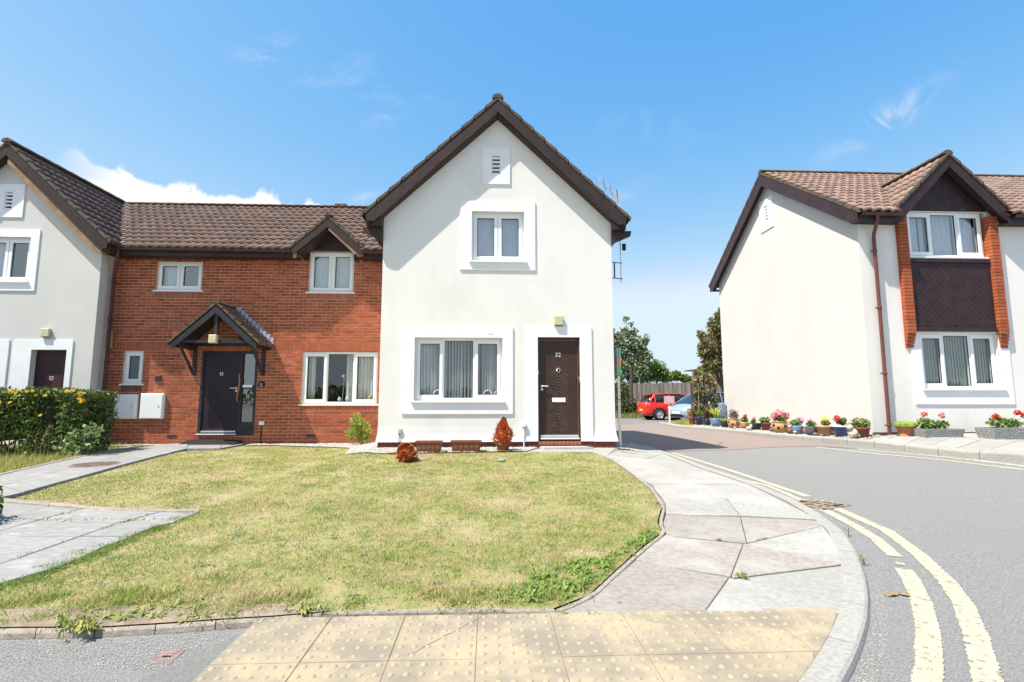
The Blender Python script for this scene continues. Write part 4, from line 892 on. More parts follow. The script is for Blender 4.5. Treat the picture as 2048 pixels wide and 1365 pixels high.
# ------------------------------------------------------------ ground surfaces
def drape_poly(name, pts, off, mt, parent=None, step=.5, **k):
    """flat polygon laid on the terrain, `off` above it"""
    import bmesh
    bm = bmesh.new(); vs = [bm.verts.new((x, y, 0)) for x, y in pts]; f = bm.faces.new(vs); bmesh.ops.triangulate(bm, faces=[f])
    xs = [p[0] for p in pts]; ys = [p[1] for p in pts]
    for lo, hi, co, no in ((min(xs), max(xs), 0, (1, 0, 0)), (min(ys), max(ys), 1, (0, 1, 0))):
        c = math.ceil(lo / step) * step
        while c < hi:
            q = [0, 0, 0]; q[co] = c; bmesh.ops.bisect_plane(bm, geom=bm.verts[:] + bm.edges[:] + bm.faces[:], plane_co=q, plane_no=no); c += step
    for v in bm.verts: v.co.z = g(v.co.x, v.co.y) + off
    bmesh.ops.recalc_face_normals(bm, faces=bm.faces)
    me = bpy.data.meshes.new(name); bm.to_mesh(me); bm.free(); me.materials.append(mt); me.polygons.foreach_set('use_smooth', [True] * len(me.polygons))
    if me.polygons and sum(p.normal.z for p in me.polygons) < 0: me.flip_normals()
    o = link(name, me, parent); return tag(o, **k) if k else o
def grid_sheet(name, xs, ys, off, mt, zf=g):
    vs = [(x, y, zf(x, y) + off) for y in ys for x in xs]; n = len(xs)
    fs = [(j * n + i, j * n + i + 1, (j + 1) * n + i + 1, (j + 1) * n + i) for j in range(len(ys) - 1) for i in range(n - 1)]
    mb = MB(); mb.add(vs, fs, True); return mb.build(name, mt)
near = [x * .5 for x in range(-30, 61)]
tag(grid_sheet('ground', [-900, -300, -100, -40] + near + [45, 100, 300, 900], [-900, -300, -100, -30] + [x * .5 for x in range(-20, 81)] + [60, 120, 300, 900], -.12, m_grit), kind='structure')
rdx = [-30, -22] + [x * .5 for x in range(-30, 45)] + [30, 40]; rdy = [-40, -25, -15, -10] + [x * .5 for x in range(-16, 46)]
ROAD = tag(grid_sheet('road', rdx, rdy, -.03, m_road), kind='structure')
def gb(vals, v):
    for a, b in zip(vals, vals[1:]):
        if a <= v <= b: return a, b, (v - a) / (b - a)
    return vals[-2], vals[-1], 1
def groad(x, y):
    x0, x1, a = gb(rdx, x); y0, y1, b = gb(rdy, y)
    return (g(x0, y0) * (1 - a) + g(x1, y0) * a) * (1 - b) + (g(x0, y1) * (1 - a) + g(x1, y1) * a) * b - .03
drive = drape_poly('driveway', GL([(1200, 893), (1290, 897), (1330, 901), (1420, 899), (1530, 893), (1632, 890)]) + [(6.9, 9.4), (7.0, 12), (7.3, 15), (7.4, 18), (8.0, 20.5), (10, 21), (19, 22.2), (19, 24), (3.0, 24), (2.6, 14)], -.024, m_drive, kind='structure')
parking = drape_poly('parking_area', [(3, 24), (19, 24), (22, 34.2), (3, 34.2)], -.026, m_patch, step=1.0, kind='structure')
patch = drape_poly('asphalt_patch', GL([(545, 1243), (478, 1262), (375, 1292), (341, 1318), (236, 1372), (180, 1420), (330, 1420), (392, 1366)]), -.026, m_patch, kind='structure')

def slab(parent, pts, off, mt, name='paving_slab', h=.05, j=.004, ch=.005, tilt=.002, zf=None):
    """one flag with chamfered edge; pts in world xy"""
    cx = sum(p[0] for p in pts) / len(pts); cy = sum(p[1] for p in pts) / len(pts); t = random.uniform(-tilt, tilt)
    def ins(k):
        out = []
        n = len(pts)
        for i in range(n):
            p = Vector(pts[i]); a = (Vector(pts[i - 1]) - p).normalized(); b = (Vector(pts[(i + 1) % n]) - p).normalized(); m = a + b
            if m.length < .05: m = Vector((cx, cy)) - p
            m.normalize(); s = abs(a.x * m.y - a.y * m.x); d = k / max(s, .35)
            q = p + m * d
            if (Vector((cx, cy)) - q).length > (Vector((cx, cy)) - p).length: q = p - m * d
            out.append(q)
        return out
    A, B = ins(j), ins(j + ch); zf = zf or (lambda x, y: g(x, y)); n = len(pts)
    vs = [(p.x, p.y, zf(p.x, p.y) + off + t) for p in B] + [(p.x, p.y, zf(p.x, p.y) + off + t - ch * .8) for p in A] + [(p.x, p.y, zf(p.x, p.y) + off - h) for p in A]
    mb = MB(); mb.add(vs, [tuple(range(n))] + [(i, (i + 1) % n, (i + 1) % n + n, i + n) for i in range(n)] + [(i + n, (i + 1) % n + n, (i + 1) % n + 2 * n, i + 2 * n) for i in range(n)])
    return mb.build(name, mt, parent)
def resample(P, n):
    P = [Vector(p) for p in P]; L = [0]
    for a, b in zip(P, P[1:]): L.append(L[-1] + (b - a).length)
    out = []
    for k in range(n + 1):
        s = L[-1] * k / n; i = max(j for j in range(len(L)) if L[j] <= s + 1e-9); i = min(i, len(P) - 2)
        t = (s - L[i]) / max(1e-6, L[i + 1] - L[i]); out.append(P[i].lerp(P[i + 1], t))
    return out
def strip(parent, A, B, n, m, off, mt, name='paving_slab', stagger=False, **k):
    A, B = resample(A, n), resample(B, n)
    for i in range(n):
        for r in range(m):
            q = lambda P, Q, t: tuple(P.lerp(Q, t))
            slab(parent, [q(A[i], B[i], r / m), q(A[i + 1], B[i + 1], r / m), q(A[i + 1], B[i + 1], (r + 1) / m), q(A[i], B[i], (r + 1) / m)], off, mt, name, **k)
def kerb(parent, I, O, n, top, drop, mt, name='kerb_stone', j=.004):
    """I inner edge, O outer (road) edge; top(t) height over terrain, face going down to road"""
    A, B = resample(I, n * 3), resample(O, n * 3)
    for i in range(n):
        mb = MB(); rings = []
        for s in range(4):
            k = i * 3 + s; a, b = A[k], B[k]; tdir = (A[min(k + 1, n * 3)] - A[max(k - 1, 0)]).normalized(); sh = tdir * (j if s == 0 else (-j if s == 3 else 0)); a = a + sh; b = b + sh
            z = g(a.x, a.y); zo = g(b.x, b.y); h = top(k / (n * 3)); m = a.lerp(b, .82)
            rings.append([(a.x, a.y, z - .08), (a.x, a.y, z + h - .004), (a.lerp(b, .05).x, a.lerp(b, .05).y, z + h), (m.x, m.y, zo + h), (a.lerp(b, .93).x, a.lerp(b, .93).y, zo + h - .008), (b.x, b.y, zo + h - .03), (b.x, b.y, zo - .1)])
        mb.loft(rings, smooth=False); mb.build(name, mt, parent)
# lawns
lawn_px = [(-500, 1262), (0, 1258), (205, 1257), (336, 1249), (443, 1241), (547, 1235), (660, 1225), (800, 1222), (956, 1219), (1105, 1219), (1176, 1192), (1216, 1155), (1259, 1116), (1293, 1087), (1322, 1066), (1314, 1045), (1322, 1017), (1298, 979),
           (1261, 950), (1218, 920), (1186, 907), (1120, 906), (1040, 905), (950, 900), (840, 902), (765, 900), (735, 899), (700, 894), (600, 890), (514, 888), (440, 901), (376, 903), (360, 905), (308, 918), (189, 951), (110, 973), (27, 999), (40, 1005), (132, 1015), (220, 1023), (319, 1025), (398, 1025), (362, 1044), (308, 1060), (259, 1080), (198, 1104), (154, 1126), (88, 1150), (9, 1172), (-80, 1200), (-500, 1250)]
lawn_pts = GL(lawn_px)
soil = drape_poly('lawn', lawn_pts, .004, m_lawn, step=.35, kind='structure')
hl_px = [(-420, 1060), (0, 953), (110, 929), (211, 907), (262, 893)]
hl_pts = GL(hl_px) + [(-7.6, 11.9), (-9, 12.0), (-13, 12.0), (-14, 9)]
drape_poly('verge_lawn', hl_pts, .0, m_lawn, step=.4, kind='structure')
sb = drape_poly('soil_strip', GL([(-500, 1262), (0, 1259), (205, 1258), (336, 1250), (443, 1242), (547, 1236), (660, 1226), (640, 1212), (500, 1213), (350, 1222), (200, 1213), (60, 1222), (-100, 1225), (-500, 1240)]), .012, m_soil, kind='structure')
# path to the brick house
P1 = tag(drape_poly('path', GL([(0, 958), (110, 931), (211, 909), (265, 897), (380, 889), (512, 887), (440, 899), (376, 900), (308, 916), (189, 949), (110, 971), (26, 995), (0, 993)]), -.01, m_grit), kind='structure')
U1 = GL([(-380, 1056), (0, 956), (110, 930), (211, 908), (300, 896)]); L1 = GL([(-380, 1110), (0, 996), (26, 996), (110, 972), (189, 950), (308, 917), (372, 901)])
strip(P1, U1, L1, 9, 2, .035, m_slab_g, h=.09)
dz = GL([(300, 896), (336, 891), (380, 889), (446, 888), (512, 886), (440, 900), (372, 901)])
slab(P1, [dz[0], dz[1], dz[2], dz[6]], .035, m_slab_g); slab(P1, [dz[2], dz[3], dz[5], dz[6]], .035, m_slab_g); slab(P1, [dz[3], dz[4], dz[5]], .035, m_slab_g)
# lower left path
P2 = tag(drape_poly('path', GL([(-200, 992), (0, 1009), (132, 1018), (319, 1028), (390, 1028), (345, 1048), (262, 1077), (156, 1122), (88, 1146), (9, 1168), (-200, 1210)]), -.012, m_soil), kind='structure')
for q in ([(-200, 990), (0, 1008), (165, 1022), (77, 1044), (0, 1035), (-200, 1020)], [(165, 1022), (319, 1028), (238, 1049), (143, 1049), (77, 1044)], [(319, 1028), (396, 1028), (360, 1043), (345, 1049), (238, 1049)],
          [(77, 1044), (143, 1049), (238, 1049), (160, 1077), (50, 1077), (-20, 1072)], [(238, 1049), (345, 1049), (308, 1058), (262, 1077), (160, 1077)], [(0, 1035), (77, 1044), (-20, 1072), (-200, 1066), (-200, 1020)],
          [(-20, 1072), (50, 1077), (160, 1077), (34, 1122), (-60, 1121), (-140, 1100)], [(160, 1077), (262, 1077), (198, 1102), (156, 1123), (34, 1122)], [(34, 1122), (156, 1123), (88, 1148), (9, 1170), (-100, 1205), (-110, 1172)], [(-200, 1066), (-20, 1072), (-140, 1100), (-60, 1121), (34, 1122), (-110, 1172), (-300, 1190)]):
    slab(P2, GL(q), .018, m_slab_g, j=.007)
E2 = thing('path_edging', 'pale concrete edging strip between the lawn and the lower left path', 'edging', (*G(150, 1017), 0))
kerb(E2, GL([(-200, 978), (0, 1001), (132, 1013), (220, 1021), (319, 1024), (398, 1024)]), GL([(-200, 983), (0, 1007), (132, 1018), (220, 1026), (319, 1028), (398, 1028)]), 5, lambda t: .03, 0, m_edge, name='edging_stone')
E1 = thing('path_edging', 'thin dark concrete edging between the hedge grass and the grey path', 'edging', (*G(60, 942), 0))
kerb(E1, GL([(-380, 1052), (0, 953), (110, 927.5), (211, 906), (262, 896)]), GL([(-380, 1056), (0, 956), (110, 930), (211, 908), (265, 897.5)]), 6, lambda t: .045, 0, m_edge, name='edging_stone')
# footway round the corner
K_out = [(1262, 887), (1300, 894), (1338, 906), (1380, 921), (1417, 935), (1477, 954), (1519, 969), (1560, 986), (1598, 1002), (1646, 1030), (1689, 1062), (1718, 1106), (1735, 1157), (1740, 1195), (1738, 1235), (1727, 1280), (1706, 1330), (1680, 1378), (1630, 1460), (1570, 1550)]
KOUT = GL(K_out); KIN = []
for i_, p_ in enumerate(KOUT):
    t_ = (Vector(KOUT[min(i_ + 1, len(KOUT) - 1)]) - Vector(KOUT[max(i_ - 1, 0)])).normalized(); n_ = Vector((t_.y, -t_.x))
    if n_.x > 0: n_ = -n_
    KIN.append(tuple(Vector(p_) + n_ * .135))
FW = tag(drape_poly('footway', GL([(1050, 902), (1190, 899)]) + KIN[:15] + GL([(1112, 1226), (1184, 1195), (1224, 1158), (1266, 1119), (1300, 1090), (1330, 1067), (1322, 1046), (1329, 1017), (1305, 979), (1267, 949), (1222, 919), (1184, 906), (1050, 906)]), -.028, m_soil), kind='structure')
Q = [
 [(1045, 906), (1045, 899), (1190, 897), (1236, 893), (1215, 912), (1184, 905)],
 [(1184, 905), (1215, 912), (1262, 930), (1300, 947), (1267, 949), (1222, 919)],
 [(1236, 893), (1262, 888.5), (1300, 896), (1328, 909), (1290, 920), (1215, 912)],
 [(1215, 912), (1290, 920), (1349, 944), (1300, 947), (1262, 930)],
 [(1290, 920), (1328, 909), (1398, 938), (1500, 972), (1402, 970), (1349, 944)],
 [(1267, 949), (1300, 947), (1349, 944), (1402, 970), (1305, 970), (1290, 964)],
 [(1305, 970.5), (1402, 970.5), (1451, 997), (1325, 998.5), (1310, 981)],
 [(1402, 970.5), (1500, 972), (1552, 997), (1553, 998), (1451, 997)],
 [(1325, 998.5), (1451, 997), (1481, 1033), (1383, 1032), (1331, 1029), (1331, 1010)],
 [(1451, 997), (1553, 998), (1636, 1041), (1600, 1039), (1481, 1033)],
 [(1331, 1029), (1383, 1032), (1481, 1034), (1494, 1086), (1349, 1073), (1332, 1067), (1326, 1046)],
 [(1481, 1034), (1600, 1039), (1636, 1042), (1646, 1052), (1494, 1086)],
 [(1646, 1052), (1680, 1096), (1687, 1129), (1494, 1087)],
 [(1332, 1068), (1349, 1074), (1487, 1088), (1462, 1152), (1324, 1131), (1300, 1122), (1270, 1119), (1302, 1091)],
 [(1487, 1088), (1494, 1088), (1687, 1129), (1468, 1156), (1462, 1152)],
 [(1687, 1130), (1692, 1131), (1697, 1182), (1692, 1218), (1468, 1157)],
 [(1270, 1120), (1300, 1122), (1324, 1131), (1458, 1155), (1409, 1224), (1113, 1226), (1184, 1196), (1226, 1158)],
 [(1458, 1156), (1692, 1219), (1691, 1223), (1409, 1224)]]
for i, q in enumerate(Q): slab(FW, GL(q), (.008 if i < 10 else .0) + random.uniform(-.002, .003), m_slab if i < 10 or i in (12, 15, 17) else m_slab_p, j=.003)
KB = thing('kerb', 'curved pale concrete kerb round the footway corner beside double yellow lines', 'kerb', (*G(1720, 1150), 0))
kerb(KB, KIN, KOUT, 20, lambda t: .005, 0, m_kerb)
EG = thing('lawn_edging', 'narrow mossy concrete edging curving between the lawn and the corner footway', 'edging', (*G(1325, 1040), 0))
kerb(EG, GL([(1184, 903), (1220, 918), (1263, 948), (1300, 978), (1325, 1017), (1317, 1046), (1326, 1067), (1297, 1088), (1262, 1117), (1218, 1157), (1178, 1195), (1110, 1222)]), GL([(1188, 904), (1226, 918), (1270, 948), (1307, 978), (1332, 1017), (1325, 1047), (1334, 1068), (1304, 1091), (1270, 1120), (1228, 1160), (1190, 1197), (1122, 1227)]), 12, lambda t: .006, 0, m_edge, name='edging_stone')
EF = thing('lawn_edging', 'chipped round-topped edging along the front of the lawn beside the iron cover', 'edging', (*G(330, 1255), 0))
kerb(EF, GL([(-400, 1262), (0, 1255), (205, 1250), (336, 1243), (445, 1236), (547, 1231)]), GL([(-400, 1272), (0, 1268), (205, 1263), (336, 1256), (445, 1248), (547, 1241)]), 8, lambda t: .004, 0, m_edge, name='edging_stone', j=.0025)
kerb(EF, GL([(547, 1231), (660, 1222), (800, 1218), (956, 1216), (1108, 1219)]), GL([(547, 1240), (660, 1229), (809, 1226), (956, 1223), (1112, 1225)]), 4, lambda t: .004, 0, m_edge, name='edging_stone', j=.002)
# tactile paving
TP = tag(drape_poly('tactile_paving', [(-1.2, 2.93), (-1.16, 1.75)] + [(p[0] + .02, p[1]) for p in sorted([p for p in KIN if 1.7 < p[1] < 2.94], key=lambda p: p[1])] + [(1.98, 2.94), (.36, 2.95)], -.003, m_soil), kind='structure')
kin = KIN
def kx(y):
    for (x0, y0), (x1, y1) in zip(kin, kin[1:]):
        if (y0 - y) * (y1 - y) <= 0 and y0 != y1: return x0 + (x1 - x0) * (y - y0) / (y1 - y0)
    return 9
X0, DX = -.05, .392; rows = [2.945, 2.462, 1.98, 1.50]
crack_y = lambda x: 2.56 + (x + .38) * .93
kline = sorted([p for p in kin if p[1] < 3.3], key=lambda p: p[1])
def kx(y):
    if y <= kline[0][1]: return kline[0][0]
    for (x0, y0), (x1, y1) in zip(kline, kline[1:]):
        if y0 <= y <= y1: return x0 + (x1 - x0) * (y - y0) / (y1 - y0)
    return kline[-1][0]
for r in range(3):
    y1, y0 = rows[r], rows[r + 1]
    for c in range(-3, 6):
        xa, xb = X0 + c * DX, X0 + (c + 1) * DX
        if kx(y1) - xa < .03: continue
        right = [(min(xb, kx(y0 + (y1 - y0) * t / 6)), y0 + (y1 - y0) * t / 6) for t in range(7)]
        right = [p for p in right if p[0] > xa + .004]
        if len(right) < 7:
            t = right[0][1] - (y1 - y0) / 6; right = [(xa + .004, max(y0, t + .04))] + right; pts = right + [(xa, y1)]
        else: pts = [(xa, y0)] + right + [(xa, y1)]
        if len(pts) > 4 and all(abs(p[0] - xb) < 1e-6 for p in right): pts = [(xa, y0), (xb, y0), (xb, y1), (xa, y1)]
        s_ = slab(TP, pts, .001, m_tact, 'tactile_slab', j=.0016, ch=.003, tilt=.0015)
        for jy in range(6):
            for jx in range(6):
                x = xa + DX * (jx + .5) / 6; y = y0 + (y1 - y0) * (jy + .5) / 6
                if x > kx(y) - .03: continue
                if random.random() < .015: continue
                mb = globals().setdefault('_dome', {}).get(0)
                if mb is None:
                    q = MB(); q.lathe([(.0145, -.001), (.0125, .0028), (.007, .0048), (0, .0052)], n=10, sy=1.12); mb = q.mesh('blister', m_blister); _dome[0] = mb
                link('blister', mb, s_, (x + random.uniform(-.001, .001), y, g(x, y) + .001))
mb = MB()
pr = None
for k in range(15):   # wandering crack across two slabs: a thin gap filled with dirt
    x = -.36 + .36 * k / 14; y = 2.50 + .44 * k / 14 + random.uniform(-.008, .008); p = (x + random.uniform(-.004, .004), y)
    if pr: mb.add([(pr[0], pr[1] - .0022, .0035), (p[0], p[1] - .0022, .0035), (p[0], p[1] + .0022, .0035), (pr[0], pr[1] + .0022, .0035)], [(0, 1, 2, 3)])
    pr = p
mb.build('crack', m_brick_b, TP)
mb = MB(); e0 = GL([(529, 1249), (500, 1271), (450, 1314), (396, 1364), (330, 1420)]); e1 = GL([(540, 1249), (512, 1273), (464, 1316), (412, 1366), (345, 1420)])
TE = thing('flush_edging', 'flush pale edging strip along the left side of the buff tactile slabs', 'edging', (-1.2, 2.6, 0)); kerb(TE, e0, e1, 2, lambda t: -.001, 0, m_kerb, name='edging_stone')
# right-hand kerb, pot bed and footway
r_out = [(1318, 848), (1345, 853), (1370, 856), (1465, 864.5), (1560, 876), (1656, 885), (1717, 890), (1811, 901), (1928, 915), (2048, 921), (2300, 956)]
ro = [Vector(p) for p in GL(r_out)]
ri = []
for i, p in enumerate(ro):
    t = (ro[min(i + 1, len(ro) - 1)] - ro[max(i - 1, 0)]).normalized(); nrm = Vector((-t.y, t.x));
    if nrm.x < 0: nrm = -nrm
    ri.append(p + nrm * .13)
KR = thing('kerb', 'long straight pale kerb in front of the row of flower pots', 'kerb', (*ro[6], .3))
kerb(KR, ri, ro, 26, lambda t: .055 + .045 * ss(.35, .75, t), 0, m_kerb)
box_c = GL([(1352, 852)])[0]
mb = MB(); a, b = ro[1].lerp(ro[2], .0), ro[2].lerp(ro[3], .05); 
bedp = [tuple(p) for p in ri] + [(13, 7.0), (13, 10.49), (8.05, 10.49), (8.05, 17.6), (9.5, 19.5), (9.2, 21)]
BED = drape_poly('pot_bed', [tuple(p) for p in ri[2:7]] + [(8.03, 10.2), (8.03, 17.6), (7.9, 18.0)], .045, m_grit, step=.4, kind='structure')
GRI = drape_poly('grass_island', [tuple(ri[0]), tuple(ri[1]), tuple(ri[2]), (7.95, 18.0), (8.1, 17.6), (12, 18), (12, 21.5), (9.3, 21.3)], .05, m_lawn, step=.5, kind='structure')
FR = tag(drape_poly('right_footway', [tuple(p) for p in ri[6:]] + [(14, 6.4), (17, 8), (17, 10.3), (8.05, 10.3), (8.03, 10.0)], .03, m_grit, step=.5), kind='structure')
A_ = [tuple(p) for p in ri[6:]] ; B_ = [(7.95, 9.95), (9.2, 10.1), (10.5, 10.1), (12, 10.05), (14.5, 10.0)]
strip(FR, A_, B_, 9, 3, .092, m_slab)
# yellow lines
def paint(name, px, w, label=None, parent=None, jag=.0055):
    P = resample(GL(px), max(6, int(len(px) * 34))); mb = MB(); vs = []; n = len(P)
    for i, p in enumerate(P):
        t = (P[min(i + 1, n - 1)] - P[max(i - 1, 0)]).normalized(); q = Vector((-t.y, t.x)); a = p + q * (w / 2 + random.uniform(-jag, jag)); b = p - q * (w / 2 + random.uniform(-jag, jag))
        vs += [(a.x, a.y, groad(a.x, a.y) + .004), (b.x, b.y, groad(b.x, b.y) + .004)]
    mb.add(vs, [(2 * i, 2 * i + 1, 2 * i + 3, 2 * i + 2) for i in range(n - 1)]); return mb.build(name, m_yel, parent)
paint('yellow_line', [(1345, 903.5), (1392, 917), (1477, 943), (1561.5, 971), (1616, 989)], .10, parent=ROAD)
paint('yellow_line', [(1662, 1007), (1689, 1019), (1773, 1055), (1837, 1102), (1892, 1152.5), (1926, 1199), (1951.5, 1263), (1968.5, 1326), (1979, 1364), (1985, 1430)], .105, parent=ROAD)
paint('yellow_line', [(1645, 1013), (1659, 1020), (1710, 1046.5), (1752, 1072), (1790, 1106)], .10, parent=ROAD)
paint('yellow_line', [(1806, 1130), (1820, 1148), (1841, 1190.6), (1855, 1250), (1857, 1318), (1852, 1364), (1838, 1430)], .105, parent=ROAD)
paint('yellow_line', [(1796, 1117), (1802, 1123)], .06, parent=ROAD); paint('yellow_line', [(1478, 954), (1530, 966), (1566, 980), (1604, 997)], .075, parent=ROAD)
paint('yellow_line', [(1640, 890.5), (1668, 891), (1760, 900), (1900, 912), (2048, 928.5), (2200, 947)], .075, parent=ROAD, jag=.003)
paint('yellow_line', [(1632, 892.5), (1760, 905.5), (1900, 919), (2048, 935.5), (2200, 954)], .075, parent=ROAD, jag=.003)
# gully grate
gc = G(1634, 1004.5); GT = thing('gully_grate', 'slotted iron drain grate with yellow paint run over it beside the kerb', 'drain grate', (*gc, g(*gc)))
d0 = Vector(G(1600, 996)); d1 = Vector(G(1676, 1011)); ax = (d1 - d0).normalized(); ay = Vector((-ax.y, ax.x)); L_, W_ = (d1 - d0).length, .46
mid = (d0 + d1) / 2; zg = groad(*mid) + .003
def gp(a, b, z): p = mid + ax * a + ay * b; return (p.x, p.y, zg + z)
def gbar(name, a0, a1, b0, b1, mt, sk=0.0, h=.004):
    mb = MB(); mb.add([gp(a0, b0, -.03), gp(a1, b0, -.03), gp(a1 + sk, b1, -.03), gp(a0 + sk, b1, -.03), gp(a0, b0, h), gp(a1, b0, h), gp(a1 + sk, b1, h), gp(a0 + sk, b1, h)], [(0, 1, 5, 4), (1, 2, 6, 5), (2, 3, 7, 6), (3, 0, 4, 7), (4, 5, 6, 7)]); mb.build(name, mt, GT)
mb = MB(); mb.add([gp(-L_ / 2, -W_ / 2, 0), gp(L_ / 2, -W_ / 2, 0), gp(L_ / 2, W_ / 2, 0), gp(-L_ / 2, W_ / 2, 0)], [(0, 1, 2, 3)]); mb.build('drain_opening', m_slot, GT)
for b0, b1 in ((-W_ / 2, -W_ / 2 + .022), (W_ / 2 - .022, W_ / 2)): gbar('grate_rail', -L_ / 2, L_ / 2, b0, b1, m_iron_p)
gbar('grate_rail', -L_ / 2, L_ / 2, -.014, .014, m_iron, 0, .006)
for a0 in (-L_ / 2, L_ / 2 - .03): gbar('grate_end', a0, a0 + .03, -W_ / 2, W_ / 2, m_iron_p)
for k in range(5):
    a0 = -L_ / 2 + .075 + k * (L_ - .15) / 4.4
    gbar('grate_bar', a0, a0 + .034, -W_ / 2 + .02, -.014, m_iron_p, .05); gbar('grate_bar', a0 - .05, a0 - .016, .014, W_ / 2 - .02, m_iron_p, .05)
# covers
q = GL([(290, 1316), (340, 1317), (376, 1287), (322, 1286)]); IC = thing('iron_cover', 'rusty pink square iron cover set in asphalt at the lower left', 'access cover', (*q[0], 0)); slab(IC, q, -.027, m_grate_r, 'cover_plate', j=.006, ch=.001, tilt=.0005)
c_ = Vector(q[0]).lerp(Vector(q[2]), .5); mb = MB(); mb.box(c_.x - .02, c_.x + .02, c_.y - .006, c_.y + .006, -.027, -.0255); mb.build('lifting_slot', m_slot, IC)
for k in range(6):
    a = Vector(q[0]).lerp(Vector(q[3]), (k + .6) / 6.4); b = Vector(q[1]).lerp(Vector(q[2]), (k + .6) / 6.4); a, b = a.lerp(b, .05), a.lerp(b, .95)
    if k == 2 or k == 3: continue
    mb = MB(); mb.tube([(a.x, a.y, -.027), (b.x, b.y, -.027)], .0025, 4); mb.build('cover_rib', m_grate_r, IC)
q = G(191, 933.5); MC = thing('round_cover', 'round patterned iron manhole cover in the grey path near the hedge', 'manhole cover', (*q, g(*q)))
zc = g(*q) + .038; mb = MB(); mb.lathe([(.34, -.004), (.34, .002), (.30, .003), (0, .003)], (q[0], q[1], zc), 28, smooth=False); mb.build('cover_plate', m_grate_r, MC)
mb = MB()
for i in range(-5, 6):
    for j in range(-5, 6):
        if math.hypot(i, j) < 5.4: mb.box(q[0] + i * .053 - .016, q[0] + i * .053 + .016, q[1] + j * .053 - .016, q[1] + j * .053 + .016, zc + .002, zc + .009)
mb.build('cover_studs', m_grate_r, MC, kind='stuff')

# ------------------------------------------------------------ gravel
def inside(pts):
    P = np.array(pts)
    def f(X, Y):
        r = np.zeros(len(X), bool); n = len(P); j = n - 1
        for i in range(n):
            xi, yi = P[i]; xj, yj = P[j]; c = ((yi > Y) != (yj > Y)) & (X < (xj - xi) * (Y - yi) / (yj - yi + 1e-12) + xi); r ^= c; j = i
        return r
    return f
gv = np.vectorize(g)
def scatter(pts, n, near=0.0, pw=2):
    """n random points in polygon; density falls with distance from the viewer when near>0"""
    P = np.array(pts); f = inside(pts); out = []; tot = 0; lo, hi = P.min(0), P.max(0)
    while tot < n:
        q = lo + (hi - lo) * rs.rand(n * 4, 2)
        if near: d = np.hypot(q[:, 0], q[:, 1]); q = q[rs.rand(len(q)) < np.clip((near / d) ** pw, 0, 1)]
        q = q[f(q[:, 0], q[:, 1])]; out.append(q); tot += len(q)
        if len(out) > 60: break
    return np.concatenate(out)[:n]
def pebbles(name, pts, n, r0, r1, off, mt, near=0, label=None):
    q = scatter(pts, n, near); n = len(q); z = gv(q[:, 0], q[:, 1]) + off
    base = np.array([(1, 0, 0), (0, 1, 0), (-1, 0, 0), (0, -1, 0), (0, 0, 1), (0, 0, -1)], float); tri = [(0, 1, 4), (1, 2, 4), (2, 3, 4), (3, 0, 4)]
    a = rs.rand(n) * 6.28; r = (r0 + (r1 - r0) * rs.rand(n) ** 2)[:, None]
    V = np.zeros((n, 12, 3)); ca, sa = np.cos(a), np.sin(a)
    jit = 1 + .35 * (rs.rand(n, 6, 3) - .5); B = base[None] * jit * r[:, :, None] * np.array([1.2, .9, .6])
    X = B[:, :, 0] * ca[:, None] - B[:, :, 1] * sa[:, None]; Y = B[:, :, 0] * sa[:, None] + B[:, :, 1] * ca[:, None]
    B = np.stack([X + q[:, :1], Y + q[:, 1:], B[:, :, 2] + z[:, None]], 2)
    for k, t in enumerate(tri):
        for m_, i in enumerate(t): V[:, k * 3 + m_] = B[:, i]
    me = quads_mesh(name, V.reshape(-1, 3), mt, 3); return tag(link(name, me), kind='stuff')
drape_poly('gravel_bed', [(-5.5, 12.0), (-4.8, 12.0), (-4.1, 11.75), (-3.5, 11.6), (-2.95, 11.3), (-2.6, 9.7), (-1.9, 9.35), (-1.16, 9.4), (-.23, 9.45), (.70, 9.5), (1.0, 10.19), (-2.14, 10.19), (-2.14, 12.48), (-5.5, 12.48)], .022, m_grit, kind='structure')
gpoly = [(-5.5, 12.05), (-4.8, 12.0), (-4.1, 11.72), (-3.5, 11.55), (-2.95, 11.25), (-2.6, 9.6), (-1.9, 9.25), (-1.16, 9.3), (-.23, 9.4), (.70, 9.48), (.95, 10.17), (-2.14, 10.17), (-2.14, 12.46), (-5.5, 12.46)]
pebbles('gravel', gpoly, 9000, .010, .026, .026, m_pebble)
pebbles('gravel', [(2.45, 10.2), (2.9, 9.9), (3.4, 10.2), (3.3, 12), (2.6, 14)], 2500, .010, .024, .0, m_pebble)
pebbles('gravel', [(-9.0, 12.0), (-8.9, 12.46), (-6.9, 12.46), (-6.9, 12.2)], 1200, .010, .024, .02, m_pebble)
pebbles('gravel', [tuple(p) for p in ri[2:7]] + [(8.0, 10.2), (8.0, 17.4)], 4500, .012, .03, .05, m_pebble)
pebbles('loose_chippings', GL([(-300, 1275), (205, 1267), (340, 1260), (446, 1253), (520, 1248), (440, 1300), (300, 1330), (120, 1310), (-300, 1350)]), 3000, .0015, .005, -.027, m_pebble, near=2.2)
pebbles('loose_chippings', GL([(-600, 1270), (205, 1275), (290, 1420), (-300, 1900)]), 5000, .001, .0035, -.028, m_pebble, near=2.0)
pebbles('loose_chippings', GL([(1735, 1120), (1760, 1140), (1780, 1250), (1740, 1400), (1700, 1380), (1745, 1230)]), 1200, .0015, .0045, -.028, m_pebble, near=2.4)
